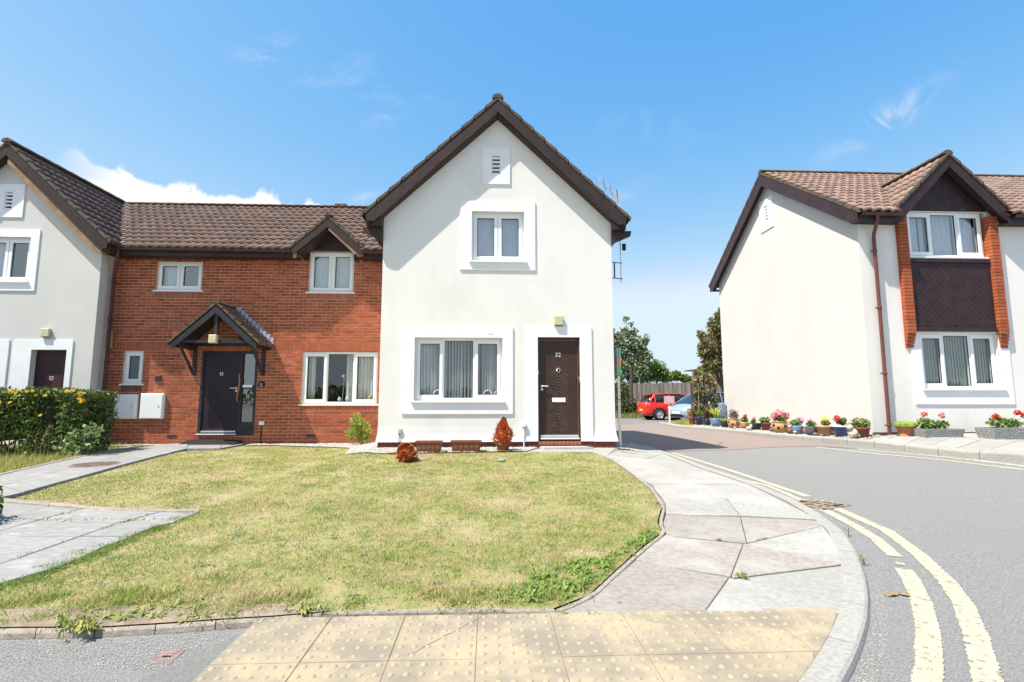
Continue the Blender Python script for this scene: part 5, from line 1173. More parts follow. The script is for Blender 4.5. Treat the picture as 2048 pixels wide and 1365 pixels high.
# ------------------------------------------------------------ grass and weeds
def blades(name, q, h0, h1, w, mt, off=.0, lean=.8, curl=True):
    n = len(q); z = gv(q[:, 0], q[:, 1]) + off; a = rs.rand(n) * 6.283; h = h0 + (h1 - h0) * rs.rand(n); le = lean * rs.rand(n) * h; b = rs.rand(n) * 6.283
    ww = (w * (.6 + .8 * rs.rand(n)))[:, None] if np.isscalar(w) else (w * (.6 + .8 * rs.rand(n)))[:, None]
    s = np.stack([np.cos(a), np.sin(a), np.zeros(n)], 1) * ww; base = np.stack([q[:, 0], q[:, 1], z], 1); tip = base + np.stack([np.cos(b) * le, np.sin(b) * le, h], 1)
    V = np.stack([base - s, base + s, tip], 1).reshape(-1, 3); return tag(link(name, quads_mesh(name, V, mt, 3)), kind='stuff')
q = scatter(lawn_pts, 300000, near=3.0, pw=1.7)
fe = np.interp(q[:, 0], [-2.6, -1.2, .37, .9], [2.86, 2.93, 2.97, 3.3]); dd = q[:, 1] - fe
bare = np.interp(q[:, 0], [-3, -.6, .2, .5], [.42, .38, .12, .0]); keep = (dd > bare) | (rs.rand(len(q)) < np.clip(dd / (bare + 1e-6), .02, 1) ** 1.6 * .8)
pn = np.sin(q[:, 0] * 3.1 + 1.3 * np.sin(q[:, 1] * 2.3)) * np.sin(q[:, 1] * 2.9 + 1.7 * np.sin(q[:, 0] * 1.9 + 1)) + .5 * np.sin(q[:, 0] * 9 + q[:, 1] * 5) * np.sin(q[:, 1] * 8 - q[:, 0] * 3)
keep &= rs.rand(len(q)) < np.clip(.70 + .50 * pn, .12, 1); q = q[keep]; d = np.hypot(q[:, 0], q[:, 1])
blades('grass', q, .008, .032, .0015 * np.clip(d / 3.0, .8, 3.2), m_haired, lean=1.5)
q = scatter(hl_pts, 22000, near=7); blades('grass', q, .04, .16, .005, m_haired, lean=.9)
q = scatter([tuple(ri[0]), tuple(ri[1]), tuple(ri[2]), (7.95, 18.0), (9, 19), (9.3, 21.3)], 9000); blades('grass', q, .02, .06, .008, m_haired, off=.05)
def tufts(centres, n, r, h0, h1, w, mt, name, off=0.0):
    c = np.array(centres); k = rs.randint(0, len(c), n); q = c[k] + rs.normal(0, 1, (n, 2)) * r; return blades(name, q, h0, h1, w, mt, lean=1.6, off=off)
front = scatter(GL([(-300, 1250), (0, 1250), (205, 1245), (547, 1230), (700, 1215), (1100, 1212), (1170, 1190), (1100, 1170), (700, 1190), (350, 1190), (0, 1190), (-300, 1190)]), 60)
tufts(front, 6000, .05, .02, .055, .003, m_haired, 'grass_tufts'); 
m_dkg = mat('dark_grass', (.10, .17, .03), (.16, .23, .05), 9, .75, rnd=.3, wp=True, trans=.25)
tufts(scatter(lawn_pts, 900, near=3.2), 16000, .05, .012, .035, .0028, m_dkg, 'green_tufts')
edge_l = np.array(GL([(20 + 17 * k, 1172 - 6.6 * k) for k in range(22)])); tufts(edge_l[::1] + rs.normal(0, .04, edge_l.shape), 4500, .045, .01, .04, .003, m_green, 'clover_edge'); leafy_edge = [tuple(p + rs.normal(0, .06, 2)) for p in edge_l for _ in range(5)]
corner = np.array(GL([(1130 - 4 * (k % 7) * 3, 1195 - 5 * (k // 7) * 2) for k in range(28)])); 
def leafy(name, centres, nl, L, W, mt, up=.5, off=0.0, rad=0.0):
    """rosettes of broad arching leaves: each leaf is two quads with a fold"""
    V = []
    for cx, cy in centres:
        z0 = g(cx, cy) + off; n = max(3, int(nl * random.uniform(.6, 1.3))); s = random.uniform(.6, 1.25)
        for i in range(n):
            a = 6.283 * i / n + random.uniform(-.5, .5); l = L * s * random.uniform(.6, 1.15); w = W * s * random.uniform(.7, 1.2); u = up * random.uniform(.4, 1.4)
            d = np.array([math.cos(a), math.sin(a), 0]); t = np.array([-d[1], d[0], 0]); b = np.array([cx, cy, z0]) + d * rad * random.random()
            p0 = b; p1 = b + d * l * .5 + np.array([0, 0, l * u * .6]); p2 = b + d * l + np.array([0, 0, l * u * .35])
            V += [p0 - t * w * .25, p0 + t * w * .25, p1 + t * w, p1 - t * w, p1 - t * w, p1 + t * w, p2 + t * w * .15, p2 - t * w * .15]
    return tag(link(name, quads_mesh(name, np.array(V), mt, 4)), kind='stuff')
leafy('weeds', scatter(GL([(990, 1195), (1080, 1150), (1160, 1120), (1230, 1125), (1170, 1180), (1100, 1215), (1030, 1212)]), 110), 9, .055, .008, m_green, .9)
leafy('weeds', scatter(GL([(1220, 1110), (1290, 1060), (1318, 1068), (1260, 1115), (1190, 1165)]), 60), 8, .05, .008, m_green, .8)
leafy('weeds', front, 8, .05, .008, m_weed, .6); leafy('clover', leafy_edge, 8, .035, .008, m_green, .7)
leafy('weeds', GL([(190 + 14 * k + random.uniform(-10, 10), 1230 + random.uniform(-14, 12)) for k in range(16)]), 9, .07, .010, m_weed, .7)
leafy('weeds', GL([(160 + random.gauss(0, 22), 1258 + random.gauss(0, 7)) for k in range(26)]), 8, .05, .006, m_weed, 1.2)
leafy('weeds', GL([(590 + random.gauss(0, 22), 1222 + random.gauss(0, 8)) for k in range(18)]), 8, .045, .006, m_weed, 1.0)
leafy('weeds', scatter(lawn_pts, 420, near=3.0), 6, .04, .007, m_weed, .5); leafy('weeds', scatter(lawn_pts, 60, near=4.0), 9, .05, .004, m_weed_g, .8)
leafy('joint_weeds', GL([(1484, 1156), (1480, 1152), (1492, 1158), (1488, 1150)]), 9, .035, .007, m_green, .8)
leafy('joint_weeds', GL([(1526, 1078), (1516, 1081), (1532, 1077), (1438, 1080)]), 7, .028, .005, m_green, .6)
leafy('joint_weeds', GL([(1700, 1100), (1722, 1110), (1728, 1122)]), 8, .05, .005, m_weed, 1.4, off=-.02)
leafy('joint_weeds', GL([(1240, 1206), (1192, 1226), (1200, 1229), (1180, 1228), (1130, 1228), (1120, 1226)]), 7, .022, .004, m_green, .5)
leafy('joint_weeds', GL([(124, 1051), (137, 1046), (85, 1043), (105, 1039), (300, 1046), (262, 1045), (240, 1049), (208, 1060), (330, 1020), (340, 1022), (352, 1019), (170, 1020), (130, 1032)]), 8, .05, .008, m_weed, .8)
q = np.array([G(130 + random.uniform(-120, 200), 1044 + random.uniform(-2, 2)) for k in range(160)] + [G(165 - 1.8 * k, 1021 + .5 * k) for k in range(60)] + [G(319 - 3.2 * k, 1026 + 1.05 * k) for k in range(90)]); blades('joint_moss', q, .01, .03, .006, m_weed, off=.01)
# dead leaves on the road
DL_ = thing('dead_leaf', 'curled brown dead leaf lying on the asphalt beside the yellow line', 'leaf', (*G(1800, 1183), -.03))
for px, s, a in ((1785, .05, .4), (1808, .045, 2.2), (1772, .03, 1.2)):
    x, y = G(px, 1182); mb = MB(); c, n_ = math.cos(a), math.sin(a); pts = [(-1, 0, 0), (-.3, .45, .25), (.5, .35, .15), (1, 0, .3), (.4, -.4, .1), (-.4, -.35, .3)]
    mb.add([(x + s * (p[0] * c - p[1] * n_), y + s * (p[0] * n_ + p[1] * c), -.028 + s * p[2]) for p in pts] + [(x, y, -.022)], [(i, (i + 1) % 6, 6) for i in range(6)]); mb.build('leaf_blade', mat('dead_leaf_brown', (.32, .21, .11), (.22, .13, .07), 60, .8), DL_)
TW = thing('twig', 'thin dark twig leaning out of the gutter beside the curved kerb', 'twig', (*G(1696, 1066), 0)); x, y = G(1696, 1068); mb = MB(); mb.tube([(x, y, -.03), (x + .02, y + .02, .02), (x + .05, y + .06, .05)], .003, 5); mb.tube([(x + .02, y + .02, .02), (x + .0, y + .05, .05)], .002, 5); mb.build('stem', m_bark, TW)
ST_ = thing('stone', 'pale rounded stone lying on the lawn in front of the potted conifer', 'stone', (*G(1003, 922), .2)); x, y = G(1003, 924); mb = MB(); mb.ball((x, y, g(x, y) + .02), .07, 12, 8, .5, .10); mb.build('stone_body', m_pebble, ST_)

# ------------------------------------------------------------ foliage
def leaves(name, blobs, n, size, mt, parent=None, shell=.55, flat=.0, asp=.55, **k):
    """leaf-shaped quads through the volume of ellipsoids (cx,cy,cz,rx,ry,rz)"""
    B = np.array(blobs, float); vol = B[:, 3] * B[:, 4] * B[:, 5]; vol = vol ** .8; idx = rs.choice(len(B), n, p=vol / vol.sum())
    v = rs.normal(0, 1, (n, 3)); v /= np.linalg.norm(v, axis=1)[:, None]; r = (shell + (1 - shell) * rs.rand(n))[:, None] ** 1 * np.where(rs.rand(n, 1) < .2, rs.rand(n, 1), 1)
    c = B[idx, :3] + v * r * B[idx, 3:]
    return leafcloud(name, c, size, mt, parent, asp, nb=v, **k)
def leafcloud(name, c, size, mt, parent=None, asp=.55, nb=None, **k):
    n = len(c); d = rs.normal(0, 1, (n, 3)); 
    if nb is not None: d = d + nb * .2
    d /= np.linalg.norm(d, axis=1)[:, None]; w = rs.normal(0, 1, (n, 3)); w = np.cross(d, w); w /= np.linalg.norm(w, axis=1)[:, None] + 1e-9
    s = (size * (.6 + .8 * rs.rand(n)))[:, None]; V = np.stack([c - d * s, c + w * s * asp - d * s * .1, c + d * s, c - w * s * asp - d * s * .1], 1).reshape(-1, 3)
    o = link(name, quads_mesh(name, V, mt, 4), parent); return tag(o, **k) if k else o
# hedge
HG = thing('flowering_hedge', 'dense dark green hedge with yellow flowers on top in front of the left house', 'hedge', (-8.3, 10.5, .1))
ha, hb = Vector((-13.5, 10.1)), Vector((-7.62, 10.55)); hd = (hb - ha).normalized(); hn = Vector((-hd.y, hd.x))
n = 30000; t = rs.rand(n); t = t ** .8; wdt = (rs.rand(n) - .5); zz = rs.rand(n)
sel = rs.rand(n); wdt = np.where(sel < .55, -.5 + .10 * rs.rand(n), wdt); zz = np.where((sel > .55) & (sel < .8), .93 + .09 * rs.rand(n), zz); t = np.where(sel > .93, 1 - .03 * rs.rand(n), t)
bul = .9 + .13 * np.sin(t * 23) * np.cos(zz * 5) + .06 * np.sin(t * 61)
taper = np.where(zz < .35, .72 + .8 * zz, 1.0)
X = ha.x + (hb.x - ha.x) * t + hn.x * wdt * 1.15 * bul * taper + rs.normal(0, .02, n); Y = ha.y + (hb.y - ha.y) * t + hn.y * wdt * 1.15 * bul * taper + rs.normal(0, .02, n)
Z = .12 + zz * (1.19 + .035 * np.sin(t * 31) + .025 * np.sin(t * 70)) + rs.normal(0, .015, n)
thin = (zz < .28) & (t > .45) & (t < .82) & (rs.rand(n) < .75); keep = ~thin
leafcloud('foliage', np.stack([X, Y, Z], 1)[keep], .034, m_hedge, HG, kind='stuff')
mb = MB()
for k in range(60):
    tt = k / 60 * .98 + .01; p = ha.lerp(hb, tt) + hn * random.uniform(-.25, .25); q_ = p + Vector((random.uniform(-.2, .2), random.uniform(-.2, .2))); mb.tube([(p.x, p.y, .05), (q_.x, q_.y, .55), (q_.x + random.uniform(-.15, .15), q_.y, 1.15)], .013, 5, .006)
mb.build('stems', m_bark, HG, kind='stuff')
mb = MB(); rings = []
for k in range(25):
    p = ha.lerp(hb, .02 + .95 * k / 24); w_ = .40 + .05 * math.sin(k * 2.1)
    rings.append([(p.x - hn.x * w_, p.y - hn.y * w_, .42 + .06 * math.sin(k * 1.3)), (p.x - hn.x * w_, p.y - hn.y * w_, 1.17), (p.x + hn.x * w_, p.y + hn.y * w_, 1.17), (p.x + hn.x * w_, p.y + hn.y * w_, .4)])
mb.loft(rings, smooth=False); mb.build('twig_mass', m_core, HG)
def flower_mesh(r, mt):
    mb = MB(); 
    for k in range(5):
        a = 6.283 * k / 5; c, s = math.cos(a), math.sin(a); mb.add([(0, 0, 0), (r * (c * .6 - s * .35), r * (s * .6 + c * .35), r * .25), (r * c, r * s, r * .15), (r * (c * .6 + s * .35), r * (s * .6 - c * .35), r * .25)], [(0, 1, 2, 3)])
    mb.add([(-r * .15, 0, r * .2), (0, -r * .15, r * .2), (r * .15, 0, r * .2), (0, r * .15, r * .2), (0, 0, r * .4)], [(0, 1, 4), (1, 2, 4), (2, 3, 4), (3, 0, 4)]); return mb.mesh('flower', mt)
fm = flower_mesh(.040, m_hedgeflower)
spots = [(random.gauss(.63, .05), random.uniform(1.08, 1.36), 0) for k in range(70)] + [(random.uniform(.30, 1.0), random.uniform(1.20, 1.36), 0) for k in range(85)] + [(random.uniform(.975, 1.0), random.uniform(1.12, 1.34), 0) for k in range(14)] + [(random.uniform(.4, .99), random.uniform(.8, 1.2), 0) for k in range(14)]
# px of photo cluster near x 80..130 -> t about .72
for t_, z_, _ in spots:
    p = ha.lerp(hb, min(1.01, t_ + .09 if t_ < .8 else t_)) - hn * random.uniform(.35, .62); o = link('flower', fm, HG, (p.x, p.y, z_ - .02)); o.rotation_euler = (random.uniform(.3, 1.5), random.uniform(-.5, .5), random.uniform(-.6, .6))
# tall dry grass and a white-leaved weed at the hedge foot
def stalks(centres, n, r, h0, h1, mt, name, label=None):
    mb = MB()
    for k in range(n):
        cx, cy = random.choice(centres); x, y = cx + random.gauss(0, r), cy + random.gauss(0, r); h = random.uniform(h0, h1); l = random.uniform(-.5, .5) * h; z = g(x, y)
        mb.tube([(x, y, z), (x + l * .2, y, z + h * .5), (x + l * .6, y, z + h * .9), (x + l, y, z + h * .93)], .004, 4, .0015)
    return tag(mb.build(name, mt), kind='stuff')
stalks(GL([(10, 915), (60, 915), (75, 912), (95, 915), (20, 918)]), 34, .16, .35, .75, m_straw, 'dry_grass_stalks')
WB = thing('pale_leaved_weed', 'pale leafy weed bush growing at the foot of the hedge beside the grey path', 'weed', (*G(160, 918), .1)); x, y = G(165, 915)
leaves('foliage', [(x, y, .42, .32, .22, .26), (x - .25, y, .30, .22, .2, .2), (x + .15, y, .60, .2, .15, .15)], 330, .042, mat('pale_weed_leaf', (.16, .25, .08), (.24, .32, .14), 9, .6, rnd=.3, trans=.2), WB, kind='stuff'); mb = MB()
for k in range(6): mb.tube([(x, y, .08), (x + random.uniform(-.2, .2), y, .5)], .006, 5)
mb.build('stem', m_bark, WB)
x, y = G(15, 1056); x -= .35
LB = thing('low_shrub', 'low green shrub at the left edge beside the lower path', 'shrub', (x, y, .03)); leaves('foliage', [(x - .25, y, .2, .45, .4, .3), (x - .1, y - .2, .1, .3, .3, .2)], 3500, .03, m_hedge, LB, kind='stuff'); mb = MB(); mb.tube([(x - .2, y, 0), (x - .2, y, .3)], .015, 6); mb.build('stem', m_bark, LB)
# small shrub by the brick wall
x, y = -2.98, 12.1; SH = thing('small_shrub', 'small yellow-green shrub against the brick wall beside the white gable', 'shrub', (x, y, .1))
leaves('foliage', [(x - .05, y, .62, .20, .16, .17), (x + .1, y, .45, .22, .16, .2), (x - .12, y, .38, .2, .15, .16), (x + .12, y, .25, .15, .12, .13), (x - .05, y, .78, .09, .1, .08)], 1500, .026, mat('lime_leaf', (.28, .38, .06), (.36, .40, .10), 8, .6, rnd=.25, trans=.3), SH, kind='stuff'); mb = MB()
for k in range(5): mb.tube([(x + .06, y, .08), (x + random.uniform(-.12, .15), y, .5)], .008, 5, .004)
mb.build('stem', m_bark, SH)
mb = MB(); mb.tube([(-2.32, 12.42, .1), (-2.32, 12.42, .53), (-2.36, 12.42, .56), (-2.52, 12.42, .56)], .012, 8); mb.build('overflow_pipe', m_upvc, T)

# ------------------------------------------------------------ pots
def pot(name, label, px, base_px, wpx, hpx, mt, prof=None, cat='plant pot', group=None, off=.055, soil=True, sy=1.0, rimc=None):
    x, y = G(px, base_px, off); s = ppm((x, y)); r = wpx / 2 / s; h = hpx / s; q_ = 1 + r * .72 / math.hypot(x, y); x *= q_; y *= q_; z = g(x, y) + off
    t = thing(name, label, cat, (x, y, z), 0, group)
    prof = prof or [(.70, 0), (.74, .02), (.93, .80), (1.0, .82), (1.02, .99), (.95, 1.0), (.88, .93), (.0, .90)]
    mb = MB(); mb.lathe([(a * r, b * h) for a, b in prof], n=22, sy=sy); mb.build('pot_body', mt, t, local=True)
    if rimc: q = MB(); q.lathe([(r * .96, h * .86), (r * 1.035, h * .88), (r * 1.04, h * 1.005), (r * .93, h * 1.01), (r * .9, h * .9)], n=22); q.build('rim', rimc, t, local=True)
    if soil: q = MB(); q.lathe([(r * .90, h * .93), (0, h * .95)], n=16); q.build('soil', m_core, t, local=True)
    return t, r, h, s
def lf(t, name, blobs, n, size, mt, **k): return leaves(name, blobs, n, size, mt, parent=None, **k)
def plant(t, r, h, blobs, n, size, mt, name='foliage', kind='stuff', asp=.5, shell=.3):
    """blobs in units of (r, r, r) around the top of the pot"""
    B = [(a * r, b * r, h + c * r, d * r, e * r, f * r) for a, b, c, d, e, f in blobs]
    B2 = np.array(B); vol = B2[:, 3] * B2[:, 4] * B2[:, 5]; idx = rs.choice(len(B2), n, p=vol / vol.sum()); v = rs.normal(0, 1, (n, 3)); v /= np.linalg.norm(v, axis=1)[:, None]
    c = B2[idx, :3] + v * (shell + (1 - shell) * rs.rand(n))[:, None] * B2[idx, 3:]
    nn = len(c); d = rs.normal(0, 1, (nn, 3)); d /= np.linalg.norm(d, axis=1)[:, None]; w = np.cross(d, rs.normal(0, 1, (nn, 3))); w /= np.linalg.norm(w, axis=1)[:, None]
    s = (size * (.6 + .8 * rs.rand(nn)))[:, None]; V = np.stack([c - d * s, c + w * s * asp, c + d * s, c - w * s * asp], 1).reshape(-1, 3)
    o = link(name, quads_mesh(name, V, mt, 4), t, local=True); return tag(o, kind=kind) if kind else o
def stem(t, pts, r=.006, mt=None, name='stem'):
    mb = MB(); mb.tube(pts, r, 5, r * .6); return mb.build(name, mt or m_green, t, local=True)
def heads(t, r, h, spots, size, mt, name='flower_head'):
    for a, b, c in spots:
        x, y, z = a * r, b * r, h + c * r; stem(t, [(x * .4, y * .4, h * .9), (x, y, z)], .004)
        n = 42; v = rs.normal(0, 1, (n, 3)); v /= np.linalg.norm(v, axis=1)[:, None]; cc = np.array([x, y, z]) + v * size * (.6 + .4 * rs.rand(n))[:, None]; d = rs.normal(0, 1, (n, 3)); d /= np.linalg.norm(d, axis=1)[:, None]; w = np.cross(d, v); w /= np.linalg.norm(w, axis=1)[:, None] + 1e-9
        s = size * .42; V = np.stack([cc - d * s, cc + w * s * .8, cc + d * s, cc - w * s * .8], 1).reshape(-1, 3); link(name, quads_mesh(name, V, mt, 4), t, local=True)
def spikes(t, r, h, n, L, mt, lean=.8, w=.01, name='leaf', zero=.2):
    for i in range(n):
        a = 6.283 * i / n + random.uniform(-.3, .3); l = L * random.uniform(.7, 1.1); u = random.uniform(.2, 1) * lean; c, s = math.cos(a), math.sin(a); mb = MB(); vs = []
        for k, (q, ww) in enumerate(((0, .7), (.4, 1), (.75, .8), (1, .05))):
            o = u * l * q * q; z = h * .95 + l * q * (1 - .25 * u * q); x = c * (o + zero * r); y = s * (o + zero * r); vs += [(x - s * w * ww, y + c * w * ww, z), (x + s * w * ww, y - c * w * ww, z)]
        mb.add(vs, [(2 * k, 2 * k + 1, 2 * k + 3, 2 * k + 2) for k in range(3)]); mb.build(name, mt, t, local=True)
m_terra = mat('terracotta', (.42, .155, .085), (.36, .13, .07), 8, .8, .2, 60); m_terra_d = mat('brown_terracotta', (.26, .095, .055), (.21, .075, .045), 8, .75, .2, 60); m_terra_l = mat('pale_terracotta', (.55, .30, .18), (.48, .25, .15), 8, .8)
m_bluep = mat('cobalt_glaze', (.02, .055, .26), rough=.25, spec=.6, coat=.4); m_navy = mat('navy_glaze', (.012, .02, .11), rough=.25, spec=.6, coat=.4); m_sky = mat('pale_blue_glaze', (.20, .32, .52), (.16, .27, .46), 5, .35, spec=.5)
m_char = mat('charcoal_plastic', (.045, .05, .055), rough=.5); m_slatep = mat('slate_grey_pot', (.13, .135, .15), rough=.6); m_straw_p = mat('ochre_glaze', (.56, .34, .14), (.46, .27, .12), 7, .4, spec=.5); m_hole = mat('dark_pocket', (.03, .025, .015), rough=.9)
m_redf = mat('red_geranium', (.62, .045, .03), rough=.7, rnd=.2, trans=.2); m_pinkf = mat('pink_geranium', (.80, .25, .28), (.82, .42, .44), 30, .7, rnd=.15, trans=.2); m_palef = mat('pale_pink_flower', (.80, .48, .58), rough=.7, rnd=.15); m_yelf = mat('yellow_flower', (.80, .66, .06), rough=.7, rnd=.15); m_lav = mat('lavender_foliage', (.20, .15, .20), (.16, .17, .12), 20, .8, rnd=.3); m_burg = mat('burgundy_leaf', (.10, .022, .03), rough=.5, rnd=.3); m_lime = mat('lime_fern', (.40, .50, .05), (.50, .52, .09), 9, .6, rnd=.2, trans=.3); m_gyel = mat('golden_bush', (.34, .36, .10), (.42, .30, .10), 9, .7, rnd=.3, trans=.2); m_mid = mat('pot_leaf', (.13, .22, .05), (.20, .28, .08), 12, .6, rnd=.35, trans=.2); m_moss = mat('moss_green', (.24, .30, .05), (.17, .22, .04), 10, .9, rnd=.25)
bowl = [(.55, 0), (.72, .06), (.97, .55), (1.0, .85), (1.04, .92), (1.02, 1.0), (.95, 1.0), (.9, .9), (0, .9)]
jar = [(.62, 0), (.80, .08), (1.0, .45), (.99, .72), (.84, .90), (.94, .96), (.94, 1.0), (.84, 1.0), (.8, .9), (0, .9)]
t, r, h, s = pot('flower_pot', 'small terracotta pot with golden bush, farthest left of the pot row', 1384.5, 849, 14, 15, m_terra); plant(t, r, h, [(0, 0, 1.0, 1.45, 1.2, 1.1)], 420, .035, m_gyel)
t, r, h, s = pot('flower_pot', 'tall navy blue glazed pot beneath the climbing plant trellis', 1399.5, 850.5, 18, 16, m_navy); plant(t, r, h, [(0, 0, .7, .9, .8, .8)], 160, .04, m_mid); stem(t, [(0, 0, h), (0, 0, h + 1.1)], .012, m_straw)
t, r, h, s = pot('flower_pot', 'low charcoal pot with burgundy leaves between navy pot and pale blue bowl', 1415, 851.5, 15, 12, m_char, bowl); spikes(t, r, h, 14, .34, m_burg, .9, .022); plant(t, r, h, [(.4, -.2, .2, .6, .6, .25)], 80, .03, m_mid)
t, r, h, s = pot('flower_pot', 'pale blue bowl overflowing with lime green fern near the wall corner', 1432.5, 853.5, 23, 15.5, m_sky, bowl); spikes(t, r, h, 34, .42, m_lime, .95, .016, name='frond')
t, r, h, s = pot('flower_pot', 'dark grey pot with yellow-green creeper left of the first strawberry jar', 1450, 855.5, 17, 13, m_char, bowl); plant(t, r, h, [(-.2, -.2, .2, .9, .7, .35)], 220, .028, m_lime)
def jarpot(label, px, b, w, hh, group=None):
    t, r, h, s = pot('strawberry_jar', label, px, b, w, hh, m_straw_p, jar)
    for a, zf in ((-1.5, .62), (-.75, .45), (-2.3, .45), (-.2, .66), (-2.9, .66)):
        mb = MB(); mb.ball((.93 * r * math.cos(a), .93 * r * math.sin(a), h * zf), r * .2, 10, 6, .8); mb.build('planting_pocket', m_hole, t, local=True)
    return t, r, h
t, r, h = jarpot('tan strawberry jar planted with purple lavender at the corner of the wall', 1468.5, 857, 24, 18.5); spikes(t, r, h, 30, .30, m_lav, .35, .009, name='lavender_stem', zero=.5); plant(t, r, h, [(0, 0, .5, .85, .8, .55), (0, 0, 1.1, .7, .6, .45)], 380, .03, m_lav, asp=.3)
t, r, h, s = pot('flower_pot', 'small tan bowl with single red geranium beside a pale animal figure', 1490, 858, 18, 12.5, m_straw_p, bowl); plant(t, r, h, [(0, 0, .5, .8, .7, .6)], 180, .035, m_mid); heads(t, r, h, [(0, -.2, 1.25)], .065, m_redf)
t, r, h, s = pot('flower_pot', 'dark trough-like pot with small pink flower, right of the red geranium', 1512, 860, 22, 13, m_char, bowl); plant(t, r, h, [(-.4, 0, .35, .5, .5, .45)], 110, .03, m_mid); heads(t, r, h, [(-.42, -.2, .85), (-.3, .1, .7)], .05, m_pinkf)
t, r, h, s = pot('flower_pot', 'brown terracotta pot with white-flecked green leaves left of the large ochre jar', 1532.5, 861.5, 20, 15.5, m_terra_d); plant(t, r, h, [(-.2, 0, .5, 1.2, .9, .65)], 360, .032, m_mid); plant(t, r, h, [(-.1, 0, .8, 1.3, .8, .5)], 60, .02, m_band, name='white_blossom')
t, r, h = jarpot('large ochre strawberry jar crowned with pink geraniums', 1561, 866, 32, 22.5); plant(t, r, h, [(0, 0, .35, .9, .8, .45)], 300, .035, m_mid); heads(t, r, h, [(-.6, -.2, .9), (-.2, 0, 1.15), (.1, -.3, .7), (.5, -.1, .8), (.75, -.2, .55), (.3, -.2, 1.05), (-.8, 0, .6), (.9, 0, .8), (-.3, -.3, .75)], .075, m_pinkf)
t, r, h, s = pot('flower_pot', 'pale blue pot with pink and green flowers, right of the large ochre jar', 1595, 868.5, 26, 16, m_sky, bowl); plant(t, r, h, [(-.2, 0, .4, .9, .8, .55)], 300, .034, m_mid); heads(t, r, h, [(.7, -.1, .95), (.35, 0, 1.2), (.9, 0, .6)], .06, m_palef)
t, r, h, s = pot('flower_pot', 'slate grey pot with trailing pale flowers beside the small orange gnome', 1624, 872, 23, 18, m_slatep, bowl); plant(t, r, h, [(0, 0, .35, .9, .8, .5)], 260, .03, m_mid); heads(t, r, h, [(-.5, -.1, 1.1), (-.1, 0, .9)], .05, m_palef)
t, r, h, s = pot('flower_pot', 'wide pale terracotta pot with a yellow flower next to the cobalt pot', 1651, 872.5, 34, 19.5, m_terra_l, [(.68, 0), (.72, .02), (.93, .78), (1.02, .8), (1.02, .99), (.95, 1.0), (.9, .93), (0, .9)]); plant(t, r, h, [(.1, 0, .25, .55, .5, .35)], 200, .03, m_mid); heads(t, r, h, [(.05, -.1, .62), (.2, -.1, .55), (-.05, 0, .72)], .055, m_yelf)
t, r, h, s = pot('flower_pot', 'cobalt blue pot with a white rim and a red geranium', 1683, 873.5, 33, 20, m_bluep, [(.64, 0), (.68, .03), (.9, .8), (.98, .86), (1.0, 1.0), (.93, 1.0), (.88, .93), (0, .9)], rimc=m_palef and m_white); plant(t, r, h, [(.2, 0, .5, .65, .6, .5), (.5, 0, .4, .5, .4, .3)], 260, .034, m_mid); heads(t, r, h, [(-.55, -.2, .85)], .07, m_redf); plant(t, r, h, [(.5, -.1, .75, .5, .4, .3)], 40, .02, m_palef, name='blossom')
t, r, h, s = pot('flower_pot', 'brown pot of bushy olive-green leaves nearest the red-brown downpipe', 1725, 876, 29, 19, m_terra_d); plant(t, r, h, [(-.1, 0, .55, 1.25, 1.0, .75)], 620, .034, mat('olive_pot_leaf', (.24, .30, .09), (.30, .30, .12), 12, .6, rnd=.3, trans=.2))
t, r, h, s = pot('flower_pot', 'terracotta bowl with a clipped moss-green mound right of the downpipe', 1813, 876.5, 36, 22, m_terra, [(.72, 0), (.72, .08), (.66, .1), (.86, .8), (1.0, .86), (1.02, 1.0), (.95, 1.0), (.9, .9), (0, .9)]); mb = MB(); mb.lathe([(1.16 * r, h * .98), (1.2 * r, h * 1.1), (1.05 * r, h * 1.3), (.6 * r, h * 1.42), (0, h * 1.46)], n=22); mb.build('moss_dome', m_moss, t, local=True); plant(t, r, h, [(0, 0, .22, 1.2, 1.2, .30)], 900, .018, m_moss, shell=.8)
